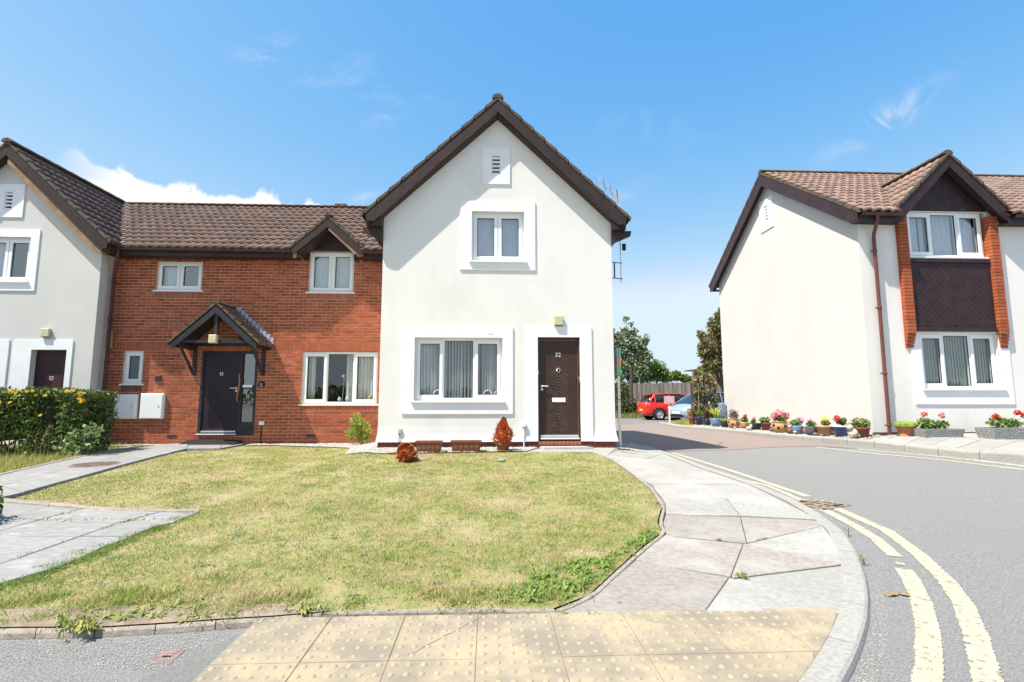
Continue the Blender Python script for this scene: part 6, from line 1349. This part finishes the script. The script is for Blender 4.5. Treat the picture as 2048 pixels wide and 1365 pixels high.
def trough(label, u0, u1, vt, vb, reds):
    x0, y0 = G(u0, vb, .09); s = ppm((x0, y0)); L = (u1 - u0) / s; hh = (vb - vt) / s; W = .36; z = g(x0, y0) + .09; t = thing('stone_trough', label, 'planter', (x0, y0, z))
    mb = MB(); o, i = .05, .05
    R0 = [(.035, .02), (L - .035, .02), (L - .035, W - .02), (.035, W - .02)]; R1 = [(0, 0), (L, 0), (L, W), (0, W)]; R2 = [(i, i), (L - i, i), (L - i, W - i), (i, W - i)]
    mb.loft([[(a, b, 0) for a, b in R0], [(a, b, hh * .93) for a, b in R1], [(a, b, hh) for a, b in R1], [(a, b, hh) for a, b in R2], [(a, b, hh * .8) for a, b in R2]], smooth=False)
    mb.build('trough_body', mat('pebbledash_grey', (.16, .17, .17), (.46, .45, .42), 70, .95, 1.0, 90, lo=.48, hi=.56), t, local=True)
    c = (L * (.4 if u1 < 2000 else .45), W / 2)
    n = 420; B = np.array([(c[0] - .14, c[1], hh + .10, .17, .13, .11), (c[0] + .12, c[1], hh + .08, .22, .13, .08)])
    idx = rs.randint(0, 2, n); v = rs.normal(0, 1, (n, 3)); v /= np.linalg.norm(v, axis=1)[:, None]; cc = B[idx, :3] + v * B[idx, 3:] * (.4 + .6 * rs.rand(n))[:, None]
    d = rs.normal(0, 1, (n, 3)); d /= np.linalg.norm(d, axis=1)[:, None]; w = np.cross(d, rs.normal(0, 1, (n, 3))); w /= np.linalg.norm(w, axis=1)[:, None]; s_ = .035; V = np.stack([cc - d * s_, cc + w * s_ * .7, cc + d * s_, cc - w * s_ * .7], 1).reshape(-1, 3)
    tag(link('foliage', quads_mesh('foliage', V, m_mid, 4), t, local=True), kind='stuff')
    for a, zz_ in reds: heads(t, 1, hh, [(c[0] + a, c[1] - .05, zz_)], .055, m_redf if u1 > 2000 else mat('coral_geranium', (.72, .12, .12), rough=.7, rnd=.2))
    return t
trough('grey pebbledash trough of coral geraniums under the right bay window', 1851, 1935, 859, 875.5, [(-.18, .27), (.17, .25)])
trough('grey pebbledash trough of red geraniums at the right edge of the picture', 1989, 2090, 857, 880, [(-.2, .2), (.22, .27), (.35, .22)])
# garden figures between the pots
def figure(name, label, px, b, parts_):
    x, y = G(px, b, .055); t = thing(name, label, 'garden ornament', (x, y, g(x, y) + .055))
    for nm, c, r, sq, mt in parts_:
        mb = MB(); mb.ball(c, r, 12, 8, sq); mb.build(nm, mt, t, local=True)
    return t
m_fig = mat('pale_stone_figure', (.60, .56, .48), (.45, .40, .33), 14, .85); m_org = mat('orange_figure', (.42, .13, .05), rough=.6)
figure('rabbit_ornament', 'pale stone rabbit ornament between the cobalt pot and brown pot', 1707, 877, [('body', (0, 0, .10), .10, 1.0, m_fig), ('head', (-.08, -.02, .22), .06, 1, m_fig), ('ear', (-.07, 0, .31), .022, 2.4, m_fig), ('ear', (-.10, 0, .31), .022, 2.4, m_fig), ('base_stone', (.12, -.02, .07), .09, .8, m_fig), ('paw', (-.10, -.08, .03), .035, .8, mat('tan_patch', (.45, .27, .16)))])
figure('gnome_ornament', 'small orange gnome with a white cap beside the slate grey pot', 1611, 868, [('body', (0, 0, .07), .055, 1.3, m_org), ('head', (0, 0, .17), .04, 1.0, m_fig), ('cap', (0, 0, .22), .035, 1.5, m_white)])
figure('cat_ornament', 'pale curled animal ornament in front of the small tan bowl', 1498, 861, [('body', (0, 0, .05), .07, .8, m_fig), ('head', (.05, -.02, .11), .04, 1, m_fig), ('ear', (.035, -.02, .15), .012, 1.6, m_fig), ('ear', (.065, -.02, .15), .012, 1.6, m_fig)])
figure('dog_ornament', 'small brown animal ornament between brown terracotta pot and ochre jar', 1543, 864, [('body', (0, 0, .05), .05, 1.0, m_slatep), ('head', (0, -.01, .13), .035, 1, m_org)])
figure('ball_ornament', 'white and brown ornament tucked right of the large ochre jar', 1580, 868, [('body', (0, 0, .07), .06, 1.2, m_terra_d), ('head', (.0, -.0, .17), .035, 1, m_fig)])
for px, b, rr in ((1631, 871, .06), (1590, 866, .045), (1643, 872, .035), (1470, 857, .045), (1780, 877, .04)):
    x, y = G(px, b, .09); t = thing('pebble_stone', {1631: 'grey rounded stone in front of the slate grey pot', 1590: 'small white stone below the pale blue pot with pink flowers', 1643: 'small pale stone left of the wide pale terracotta pot', 1470: 'flat pale stone below the lavender strawberry jar', 1780: 'small stone on the gravel at the foot of the downpipe'}[px], 'stone', (x, y, g(x, y) + .09)); mb = MB(); mb.ball((0, 0, rr * .4), rr, 10, 6, .6, .1); mb.build('stone_body', m_slatep if px == 1631 else m_pebble, t, local=True)
# pots at the front of number 32
def tw(n=0): pass
for px, b, L_, lab in ((857, 905.5, .46, 'smaller brown plastic trough with pierced pattern against the white gable'), (932, 904.5, .54, 'larger brown plastic trough with pierced pattern beside the potted conifer')):
    x, y = G(px, b, .02); t = thing('window_box', lab, 'planter', (x, y, g(x, y) + .02)); hl_ = L_ / 2; W = .17; H_ = .20
    mb = MB(); mb.loft([[(-hl_ * .9, 0, 0), (hl_ * .9, 0, 0), (hl_ * .9, W * .9, 0), (-hl_ * .9, W * .9, 0)], [(-hl_, -.02, H_ * .86), (hl_, -.02, H_ * .86), (hl_, W, H_ * .86), (-hl_, W, H_ * .86)], [(-hl_ - .01, -.035, H_ * .86), (hl_ + .01, -.035, H_ * .86), (hl_ + .01, W + .01, H_ * .86), (-hl_ - .01, W + .01, H_ * .86)], [(-hl_ - .01, -.035, H_), (hl_ + .01, -.035, H_), (hl_ + .01, W + .01, H_), (-hl_ - .01, W + .01, H_)], [(-hl_ + .01, -.015, H_), (hl_ - .01, -.015, H_), (hl_ - .01, W - .01, H_), (-hl_ + .01, W - .01, H_)], [(-hl_ + .02, -.01, H_ * .8), (hl_ - .02, -.01, H_ * .8), (hl_ - .02, W - .02, H_ * .8), (-hl_ + .02, W - .02, H_ * .8)]], smooth=False)
    mb.build('trough_body', mat('brown_plastic', (.24, .085, .05), (.20, .07, .042), 6, .6), t, local=True)
    for k in range(5):
        for dx, dz in ((-.02, .0), (.02, .0), (0, .022), (0, -.022)):
            q = MB(); cx, cz = -hl_ * .7 + k * hl_ * .35 + dx, H_ * .48 + dz; yy = -.0215 + (H_ * .86 - cz) * .1; q.box(cx - .009, cx + .009, yy - .006, yy + .02, cz - .006, cz + .006); q.build('pierced_hole', m_terra_l, t, local=True)
m_dead = mat('dead_conifer_orange', (.58, .155, .045), (.40, .09, .03), 14, .8, rnd=.35, trans=.15)
x, y = G(1006, 902, .02); CF = thing('potted_conifer', 'dead rust-orange conifer in a dark pot beside the brown front door', 'potted plant', (x, y, g(x, y) + .02)); s = ppm((x, y)); r = .125
mb = MB(); mb.lathe([(.10, 0), (.105, .01), (.12, .11), (.135, .115), (.135, .14), (.12, .14), (.11, .12), (0, .12)], n=20); mb.build('pot_body', m_terra_d, CF, local=True); mb = MB(); mb.lathe([(.13, 0), (.15, .012), (.15, .02), (.12, .015), (0, .012)], n=20); mb.build('saucer', m_straw, CF, local=True)
def dead(t, cone, n, size=.016):
    V = []; 
    zz_ = rs.rand(n); a = rs.rand(n) * 6.283; c0, c1, rad = cone; c0 = np.array(c0); c1 = np.array(c1); ax_ = (c1 - c0); axn = ax_ / np.linalg.norm(ax_); p1 = np.cross(axn, [0, 1, .3]); p1 /= np.linalg.norm(p1); p2 = np.cross(axn, p1)
    rr = rad * np.sin(np.pi * (.18 + .78 * zz_)) ** .8 * (1.15 - .75 * zz_) * (.82 + .3 * rs.rand(n)) * (1 + .22 * np.sin(a * 3 + zz_ * 11) + .12 * np.sin(a * 7 - zz_ * 23)); rr *= np.where(rs.rand(n) < .25, rs.rand(n), 1)
    c = c0 + ax_ * zz_[:, None] + (p1 * np.cos(a)[:, None] + p2 * np.sin(a)[:, None]) * rr[:, None]; d = axn * .9 + (p1 * np.cos(a)[:, None] + p2 * np.sin(a)[:, None]) * .7 + rs.normal(0, .35, (n, 3)); d /= np.linalg.norm(d, axis=1)[:, None]; w = np.cross(d, rs.normal(0, 1, (n, 3))); w /= np.linalg.norm(w, axis=1)[:, None]
    s_ = (size * (.7 + .9 * rs.rand(n)))[:, None]; V = np.stack([c - d * s_, c + w * s_ * .35, c + d * s_ * 1.4, c - w * s_ * .35], 1).reshape(-1, 3); tag(link('foliage', quads_mesh('foliage', V, m_dead, 4), t, local=True), kind='stuff')
dead(CF, ((0, 0, .12), (.01, 0, .60), .17), 3400); stem(CF, [(0, 0, .1), (0, 0, .6)], .012, m_bark)
mb = MB(); mb.lathe([(.07, .13), (.09, .3), (.04, .45), (0, .52)], n=10); mb.build('dry_core', m_dead, CF, local=True)
x, y = G(812, 925, .0); FP = thing('fallen_pot', 'tipped terracotta pot spilling a round dead orange plant onto the lawn edge', 'potted plant', (x, y, g(x, y)), 0)
mb = MB(); mb.lathe([(0, 0), (.10, 0), (.105, .01), (.132, .14), (.148, .145), (.148, .17), (.132, .17), (.12, .03), (0, .03)], n=26); Mt = Matrix.Translation((-.01, .19, .145)) @ Matrix.Rotation(math.radians(84), 4, 'X') @ Matrix.Rotation(.2, 4, 'Z'); mb.v = [tuple(Mt @ Vector(p)) for p in mb.v]; mb.build('pot_body', m_terra, FP, local=True)
dead(FP, ((.0, .08, .12), (.03, -.15, .08), .145), 2600); mb = MB(); mb.ball((.01, 0, .11), .105, 12, 8); mb.build('dry_core', m_dead, FP, local=True)
x, y = G(785, 907, .02); SA = thing('saucer', 'terracotta saucer lying on gravel left of the fallen pot', 'saucer', (x, y, g(x, y) + .02)); mb = MB(); mb.lathe([(.07, 0), (.085, .015), (.08, .018), (0, .008)], n=18); mb.build('saucer_dish', m_terra, SA, local=True)
x, y = G(838, 920, .0); mb = MB(); mb.lathe([(.16, .012), (.10, .03), (0, .035)], (x, y, g(x, y)), 14); S2 = thing('spilled_soil', 'spilled brown potting soil beside the tipped terracotta pot', 'soil', (x, y, g(x, y))); mb.build('soil_heap', m_soil, S2)
# ------------------------------------------------------------ background beyond the drive
FY = 33.5
FN = thing('board_fence', 'weathered grey close-board fence behind the parked cars', 'fence', (12, FY, 0))
m_fence = mat('weathered_fence_board', (.30, .27, .235), (.22, .19, .165), 3, .9, .5, 30, rnd=.22, stretch=(4, 4, .5)); x = 5.0; k = 0
while x < 19.5:
    w = random.uniform(.14, .165); top = 2.18 + random.uniform(-.02, .02) + (.05 if x > 11.2 else 0); box_part('fence_board', m_fence, FN, x, x + w - .008, FY + (0 if k % 2 else -.018), FY + .02 + (0 if k % 2 else -.018), -.1, top); x += w - .006; k += 1
for z in (.4, 1.2, 1.9): box_part('fence_rail', m_fence, FN, 5, 19.5, FY + .03, FY + .1, z, z + .08)
x = 6
while x < 19.5: box_part('fence_post', m_conc, FN, x, x + .1, FY + .1, FY + .2, -.1, 2.25); x += 2.4
def tree(name, label, base, hgt, blobs, n, size, mt, group=None, trunk=.12, cat='tree'):
    t = thing(name, label, cat, (*base, 0), 0, group); mb = MB(); bx, by = base; top = max(b[2] for b in blobs)
    mb.tube([(bx, by, -.1), (bx + .1, by, hgt * .25), (bx - .05, by, hgt * .5), (bx + .05, by, hgt * .8)], trunk, 8, trunk * .3)
    for b in blobs: mb.tube([(bx, by, hgt * .3), ((bx + b[0]) / 2, (by + b[1]) / 2, (hgt * .3 + b[2]) / 2 + .2), (b[0], b[1], b[2])], trunk * .4, 6, trunk * .1)
    mb.build('trunk', m_bark, t); leaves('crown', blobs, n, size, mt, t, shell=.45, kind='stuff'); return t
def at(u, y, v=None):
    d = ray(u, 700 if v is None else v); p = CP + d * (y / d.y); return p.x, p.z
def blob(u, v, y, ru, rv, dy=.9):
    x, z = at(u, y, v); s = ppm((x, y)); return (x, y, z, ru / s, dy * ru / s, rv / s)
y = 35
tree('broadleaf_tree', 'tall grey-green tree just right of the white gable, behind the fence', (at(1262, y)[0], y), 5.2, [blob(1240, 700, y, 26, 30), blob(1272, 692, y, 22, 22), blob(1250, 668, y, 15, 14), blob(1270, 664, y, 8, 8), blob(1252, 640, y, 6, 11), blob(1262, 650, y, 6, 6), blob(1285, 715, y, 20, 24), blob(1292, 680, y, 9, 10), blob(1240, 735, y, 34, 28), blob(1275, 745, y, 30, 24), blob(1222, 690, y, 26, 34)], 6200, .12, m_tree1)
tree('rounded_tree', 'bright green rounded tree above the red car behind the fence', (at(1312, y + 1)[0], y + 1), 3.4, [blob(1310, 742, y + 1, 26, 24), blob(1330, 752, y + 1, 17, 17), blob(1290, 750, y + 1, 20, 20)], 3600, .09, m_tree2)
tree('distant_tree', 'small distant bright tree between the rounded tree and the brown outbuilding', (at(1355, 42)[0], 42), 3.0, [blob(1352, 752, 42, 13, 11), blob(1370, 757, 42, 13, 9), blob(1340, 756, 42, 10, 8)], 2200, .10, m_tree2)
y = 28
tree('olive_tree', 'olive-brown leafed tree rising behind the corner of the right house', (at(1440, y)[0], y), 6.0, [blob(1418, 695, y, 24, 26), blob(1432, 660, y, 20, 30), blob(1440, 635, y, 12, 20), blob(1403, 672, y, 10, 14), blob(1425, 725, y, 24, 26), blob(1460, 680, y, 30, 50), blob(1405, 705, y, 12, 10), blob(1410, 742, y, 18, 14)], 7000, .095, m_tree3)
IV = thing('ivy_bank', 'dark ivy and scrub covering the fence in shade left of the red car', 'shrub', (at(1262, 33)[0], 33, 0)); leaves('foliage', [blob(1250, 815, 33, 26, 26, .3), blob(1272, 822, 33, 18, 18, .3), blob(1240, 780, 33, 24, 22, .3)], 2600, .07, m_hedge, IV, kind='stuff'); mb = MB(); bx = at(1262, 32.8)[0]; mb.tube([(bx, 32.9, 0), (bx, 32.9, 3.2)], .09, 8); mb.build('trunk', m_bark, IV)
q = np.array([(at(1262, 31.5)[0] + random.gauss(0, .9), 31.8 + random.gauss(0, .3)) for k in range(1800)]); blades('scrub_edge', q, .05, .35, .02, m_weed)
# brown outbuilding roof
OB = thing('outbuilding', 'low brown-fasciaed building beyond the fence behind the climbing plant', 'building', (at(1415, 38)[0], 38, 0)); a = at(1384, 38)[0]; b = at(1560, 38)[0]; z1 = at(1400, 38, 741)[1]; z0 = at(1400, 38, 763)[1]
box_part('wall', m_brick_b, OB, a + .2, b, 38.3, 39.6, 0, z0); box_part('fascia', mat('brown_cladding', (.36, .20, .15), (.30, .16, .12), 3, .7), OB, a, b, 38, 38.2, z0, z1); box_part('roof', m_wood, OB, a - .02, b, 38.0, 39.8, z1 + .002, z1 + .06); box_part('corner_post', m_wood, OB, a + .1, a + .35, 37.9, 38.0, 1.4, z1)
for k in range(3): box_part('window', m_slot, OB, a + 1.2 + k * 2, a + 2.2 + k * 2, 38.27, 38.3, 1.0, 2.1)
# distant tree line all round
q = []
for k in range(150):
    a = 6.283 * k / 150 + random.uniform(-.02, .02); R = random.uniform(88, 115); q.append((R * math.sin(a), R * math.cos(a), 1.2, random.uniform(3, 6), random.uniform(3, 6), random.uniform(1.6, 3.6)))
leaves('distant_tree_line', q, 26000, .75, m_tree3, kind='stuff')
# climbing plant on a trellis
m_trel = mat('red_brown_trellis', (.13, .05, .04), rough=.7)
tx, ty = G(1412, 846, .09); ty -= .0; TR = thing('trellis', 'red-brown lattice trellis with a climbing plant beside the corner of the right house', 'trellis', (tx, ty, g(tx, ty))); s = ppm((tx, ty)); zb = g(tx, ty); Ht = 100 / s
for dx in (-27, 22): box_part('trellis_post', m_trel, TR, tx + dx / s - .02, tx + dx / s + .02, ty - .03, ty + .03, zb, zb + Ht * .86)
for k in range(-3, 9):
    for sg_ in (-1, 1):
        x0 = tx + (-27 + k * 9) / s; L = Ht; p0 = Vector((x0, ty + .01 * sg_, zb + .1)); p1 = p0 + Vector((sg_ * L * .55, 0, L * .9)); 
        def cl(p, q_):
            lo, hi = tx - 27 / s, tx + 22 / s; t0, t1 = 0, 1; d = q_.x - p.x
            if abs(d) > 1e-6:
                a_, b_ = (lo - p.x) / d, (hi - p.x) / d; a_, b_ = min(a_, b_), max(a_, b_); t0, t1 = max(t0, a_), min(t1, b_)
            return (p.lerp(q_, t0), p.lerp(q_, t1)) if t1 - t0 > .05 else None
        c = cl(p0, p1)
        if c: mb = MB(); mb.tube([c[0], c[1]], .012, 4); mb.build('lattice_slat', m_trel, TR)
CLB = thing('climbing_plant', 'leafy climber with brown and green leaves covering the trellis', 'climber', (tx, ty - .1, zb))
bl = [(tx + a_ / s, ty - .1, zb + b_ / s, c_ / s, .16, d_ / s) for a_, b_, c_, d_ in ((-18, 88, 12, 12), (-12, 62, 13, 14), (-18, 38, 12, 14), (12, 80, 10, 16), (16, 50, 9, 18), (0, 30, 16, 14), (14, 22, 10, 10), (-2, 70, 8, 8), (-20, 68, 8, 10), (3, 100, 10, 6))]
leaves('foliage', bl, 1500, .045, m_tree3, CLB, kind='stuff'); leaves('foliage', bl, 900, .05, mat('pale_climber_leaf', (.26, .33, .20), (.30, .20, .12), 10, .5, rnd=.4, trans=.2), CLB, kind='stuff')
mb = MB()
for k in range(5): mb.tube([(tx + (k - 2) * .12, ty - .08, zb), (tx + (k - 2) * .2, ty - .1, zb + .7), (tx + (k - 2) * .15, ty - .1, zb + 1.3)], .012, 5, .006)
mb.build('stem', m_bark, CLB)
PX, PY = tx + .02, ty + .15; CO = thing('cordyline', 'spiky palm-like cordyline rising above the trellis', 'plant', (PX, PY, zb)); mb = MB(); mb.tube([(PX, PY, zb), (PX + .03, PY, zb + Ht + .05)], .03, 8, .025); mb.build('trunk', m_bark, CO)
for k in range(46):
    a = random.uniform(0, 6.283); el = random.uniform(-.5, 1.3); l = random.uniform(.3, .48); c, sn = math.cos(a), math.sin(a); b0 = Vector((PX + .03, PY, zb + Ht + .02)); mb = MB(); vs = []
    for f_, w_ in ((0, .012), (.5, .016), (1, .001)):
        p = b0 + Vector((c * math.cos(el), sn * math.cos(el), math.sin(el))) * l * f_ - Vector((0, 0, .14 * f_ * f_)); vs += [p + Vector((-sn, c, 0)) * w_, p - Vector((-sn, c, 0)) * w_]
    mb.add(vs, [(0, 1, 3, 2), (2, 3, 5, 4)]); mb.build('leaf', m_tree2 if k % 3 else m_gyel, CO)
# pink notice on a white post
nx, ny = G(1340, 845, .08); s = ppm((nx, ny)); NT = thing('parking_notice', 'small pink notice board on a thin white post in front of the cars', 'sign', (nx, ny, g(nx, ny))); z0 = g(nx, ny); zt = z0 + 56 / s
box_part('post', m_white, NT, nx - .022, nx + .022, ny, ny + .04, z0, z0 + 46 / s); m_pink = mat('pink_notice', (.80, .42, .50), (.76, .38, .46), 8, .6)
rbox('notice_panel', m_pink, NT, nx - 10.5 / s, nx + 10.5 / s, ny - .02, ny, z0 + 41 / s, zt, .004)
for k in range(4): box_part('text_line', mat('pale_lettering', (.86, .66, .70), rough=.6), NT, nx - (8 - k % 2) / s, nx + (8 - (k + 1) % 2) / s, ny - .0225, ny - .0205, zt - (3.5 + 3 * k) / s, zt - (2.2 + 3 * k) / s)

# ------------------------------------------------------------ cars
m_tyre = mat('tyre', (.02, .02, .021), rough=.85); m_rim = mat('alloy_wheel', (.62, .63, .65), rough=.3, metal=.5); m_cglass = mat('car_glass', (.02, .028, .032), rough=.06, spec=.8); m_lampr = mat('tail_lamp', (.62, .12, .10), rough=.15, spec=.7); m_lampw = mat('head_lamp', (.70, .72, .74), rough=.12, spec=.8); m_arch = mat('wheel_arch', (.01, .01, .01), rough=.95)
def car(name, label, cat, loc, rz, L, Wd, Ht, paint, plate=None, mono=False, group=None):
    t = thing(name, label, cat, loc, rz, group); hw = Wd / 2; nz = Ht / 1.5
    # lower body: stations from tail (x=-L/2) to nose (x=L/2): (x, z sill, z belt, half width)
    if mono: ST = [(-.5, .45, .92, .80), (-.485, .28, .98, .90), (-.40, .22, 1.0, .98), (-.2, .20, .98, 1.0), (.1, .20, .95, 1.0), (.28, .20, .92, .98), (.38, .20, .86, .95), (.45, .22, .76, .86), (.485, .26, .66, .74), (.5, .38, .56, .62)]
    else: ST = [(-.5, .42, .86, .78), (-.49, .27, .96, .88), (-.42, .22, .97, .97), (-.2, .20, .95, 1.0), (.1, .20, .92, 1.0), (.26, .20, .90, .98), (.37, .20, .84, .95), (.45, .22, .74, .86), (.488, .26, .62, .74), (.5, .36, .52, .62)]
    rings = []
    for x, zs_, zb_, w in ST:
        X = x * L; w *= hw; zs_ *= nz; zb_ *= nz; m = zs_ + (zb_ - zs_) * .55
        rings.append([(X, -w * .90, zs_), (X, -w, zs_ + (m - zs_) * .4), (X, -w, m), (X, -w * .985, m + (zb_ - m) * .5), (X, -w * .93, zb_ - .01), (X, -w * .5, zb_ + .03), (X, 0, zb_ + .045), (X, w * .5, zb_ + .03), (X, w * .93, zb_ - .01), (X, w * .985, m + (zb_ - m) * .5), (X, w, m), (X, w, zs_ + (m - zs_) * .4), (X, w * .90, zs_)])
    mb = MB(); mb.loft(rings); mb.build('body', paint, t, local=True)
    # cabin: glass shell with painted roof and pillars
    if mono: CB = [(-.47, .97, .97, .86, .80), (-.43, .96, 1.36, .90, .74), (-.34, .96, 1.47, .92, .74), (-.1, .94, 1.53, .93, .75), (.06, .93, 1.50, .93, .74), (.20, .90, 1.24, .92, .78), (.37, .86, .88, .88, .82)]
    else: CB = [(-.47, .95, .96, .84, .80), (-.42, .95, 1.30, .89, .70), (-.36, .94, 1.42, .91, .72), (-.15, .93, 1.49, .93, .74), (.0, .92, 1.47, .93, .73), (.12, .90, 1.34, .92, .74), (.28, .87, .92, .88, .80)]
    rg = []
    for x, zb_, zt_, wb, wt in CB:
        X = x * L; wb *= hw; wt *= hw; zb_ *= nz; zt_ *= nz; rg.append([(X, -wb, zb_ - .03), (X, -(wb * .35 + wt * .65), zb_ + (zt_ - zb_) * .65), (X, -wt, zt_ - .03), (X, -wt * .6, zt_), (X, wt * .6, zt_), (X, wt, zt_ - .03), (X, (wb * .35 + wt * .65), zb_ + (zt_ - zb_) * .65), (X, wb, zb_ - .03)])
    mb = MB(); mb.loft(rg); mb.build('cabin_glass', m_cglass, t, local=True)
    up = lambda r, k: [(p[0], p[1] * 1.012, p[2] + .012) for p in r]
    n0, n1 = 1, len(rg) - 2; mb = MB(); vs = []
    for r_ in rg[n0:n1]: vs += [(p[0], p[1] * 1.01, p[2] + .012) for p in r_[2:6]]
    m_ = n1 - n0; mb.add(vs, [(i * 4 + k, i * 4 + k + 1, (i + 1) * 4 + k + 1, (i + 1) * 4 + k) for i in range(m_ - 1) for k in range(3)], True); mb.build('roof_panel', paint, t, local=True)
    for sd in (-1, 1):
        def edge(i, f): r_ = rg[i]; a = Vector(r_[0] if sd < 0 else r_[7]); b = Vector(r_[2] if sd < 0 else r_[5]); q_ = a.lerp(b, f); q_.y += sd * (.012 + .02 * math.sin(math.pi * f)); return q_
        for pts, r_ in (([edge(1, 0), edge(1, .5), edge(2, 1)], .045), ([edge(2, 0), edge(2, .5), edge(2, 1)], .045), ([edge(n1, 1), edge(n1 + 1, 0)], .03), ([edge(3, 0), edge(3, .5), edge(3, 1)], .025)):
            mb = MB(); mb.tube(pts, r_, 6); mb.v = [(p[0], p[1] if abs(p[1]) < hw * .99 else math.copysign(hw * .985, p[1]), p[2]) for p in mb.v]; mb.build('pillar', paint, t, local=True)
        mb = MB(); mb.tube([edge(i, 1) for i in range(2, n1 + 1)], .022, 6); mb.build('roof_rail', paint, t, local=True)
        for wx in (-.315, .315):
            X = wx * L; R = .315 * nz; yo = sd * (hw - .005); yi = sd * (hw - .20)
            mb = MB(); mb.lathe([(0, 0), (R * 1.17, 0), (R * 1.17, .02), (0, .02)], n=24, smooth=False); mb.v = [(X + a, sd * (hw - .012 + .02 * (c > .01)), R * 1.03 + b) for a, b, c in mb.v]; mb.build('wheel_arch', m_arch, t, local=True)
            mb = MB(); mb.lathe([(R * .66, -.02), (R * .94, -.02), (R, .02), (R, .17), (R * .9, .2), (R * .66, .2)], n=26); mb.v = [(X + a, sd * (hw + .03) - sd * c, R + b) for a, b, c in mb.v]; wh = mb.build('wheel', m_tyre, t, local=True)
            mb = MB(); mb.lathe([(R * .68, -.005), (R * .60, .0), (R * .60, .05)], n=26)
            for k in range(6):
                a = 6.283 * k / 6; c, sn = math.cos(a), math.sin(a); w0, w1 = R * .13, R * .20; r0, r1 = R * .12, R * .63; mb.add([(c * r0 - sn * w0, sn * r0 + c * w0, -.005), (c * r0 + sn * w0, sn * r0 - c * w0, -.005), (c * r1 + sn * w1, sn * r1 - c * w1, .0), (c * r1 - sn * w1, sn * r1 + c * w1, .0)], [(0, 1, 2, 3)])
            mb.lathe([(R * .17, .0), (R * .15, -.012), (0, -.012)], n=12); mb.v = [(X + a, sd * (hw + .032) - sd * c, R + b) for a, b, c in mb.v]; mb.build('rim', m_rim, t, local=True)
            mb = MB(); mb.lathe([(R * .62, .06), (0, .06)], n=20); mb.v = [(X + a, sd * (hw + .03) - sd * c, R + b) for a, b, c in mb.v]; mb.build('brake_disc', m_arch, t, local=True)
        mb = MB(); mb.ball((-.475 * L, sd * hw * .80, .84 * nz), .11, 10, 6, 1.5); mb.build('tail_light', m_lampr, t, local=True)
        mb = MB(); mb.ball((.435 * L, sd * hw * .70, .70 * nz), .14, 12, 6, .55); mb.v = [(p[0] + (p[0] - .435 * L) * .5, p[1], p[2]) for p in mb.v]; mb.build('headlight', m_lampw, t, local=True)
        mb = MB(); mb.ball((.17 * L, sd * (hw + .08), .98 * nz), .085, 10, 6, .7); mb.build('wing_mirror', paint, t, local=True)
        for x in (-.10, .12):
            mb = MB(); mb.box(x * L, x * L + .16, sd * (hw - .02), sd * (hw + .015), .86 * nz, .885 * nz); mb.build('door_handle', paint, t, local=True)
        for x in (-.16, .03, .22):
            mb = MB(); mb.box(x * L, x * L + .008, sd * (hw - .06), sd * (hw + .003), .34 * nz, .90 * nz); mb.build('door_seam', m_arch, t, local=True)
    mb = MB(); mb.box(.47 * L, .5 * L + .012, -hw * .5, hw * .5, .27 * nz, .40 * nz); mb.build('grille', m_arch, t, local=True)
    mb = MB(); mb.box(.5 * L - .02, .5 * L + .02, -.26, .26, .44 * nz, .53 * nz); mb.build('number_plate', m_white, t, local=True)
    mb = MB(); mb.box(-.5 * L - .012, -.5 * L + .02, -.26, .26, .50 * nz, .60 * nz); mb.build('number_plate', m_yelf, t, local=True)
    if not mono: mb = MB(); mb.add([(-.45 * L, -hw * .66, 1.40 * nz), (-.45 * L, hw * .66, 1.40 * nz), (-.36 * L, hw * .72, 1.45 * nz), (-.36 * L, -hw * .72, 1.45 * nz), (-.44 * L, -hw * .64, 1.36 * nz), (-.44 * L, hw * .64, 1.36 * nz)], [(0, 1, 2, 3), (0, 1, 5, 4)]); mb.build('spoiler', paint, t, local=True)
    return t
m_redc = mat('red_car_paint', (.62, .018, .012), rough=.3, spec=.5, coat=.6); m_silc = mat('silver_blue_car_paint', (.36, .44, .54), rough=.28, spec=.5, metal=.35, coat=.6)
yc = 29.2; x0 = at(1281, yc)[0]; car('parked_car', 'red hatchback parked side-on in front of the grey fence', 'car', (x0 + 2.05, yc + .3, g(x0 + 2, yc) - .02), .04, 4.1, 1.72, 1.52, m_redc)
yc = 25.6; x1 = at(1340, yc)[0]; car('parked_car', 'silver-blue car parked nose-out behind the pink notice and the climbing plant', 'car', (x1 + 2.0, yc + .75, g(x1 + 1.6, yc) - .02), math.pi + .42, 4.0, 1.7, 1.5, m_silc, mono=True)
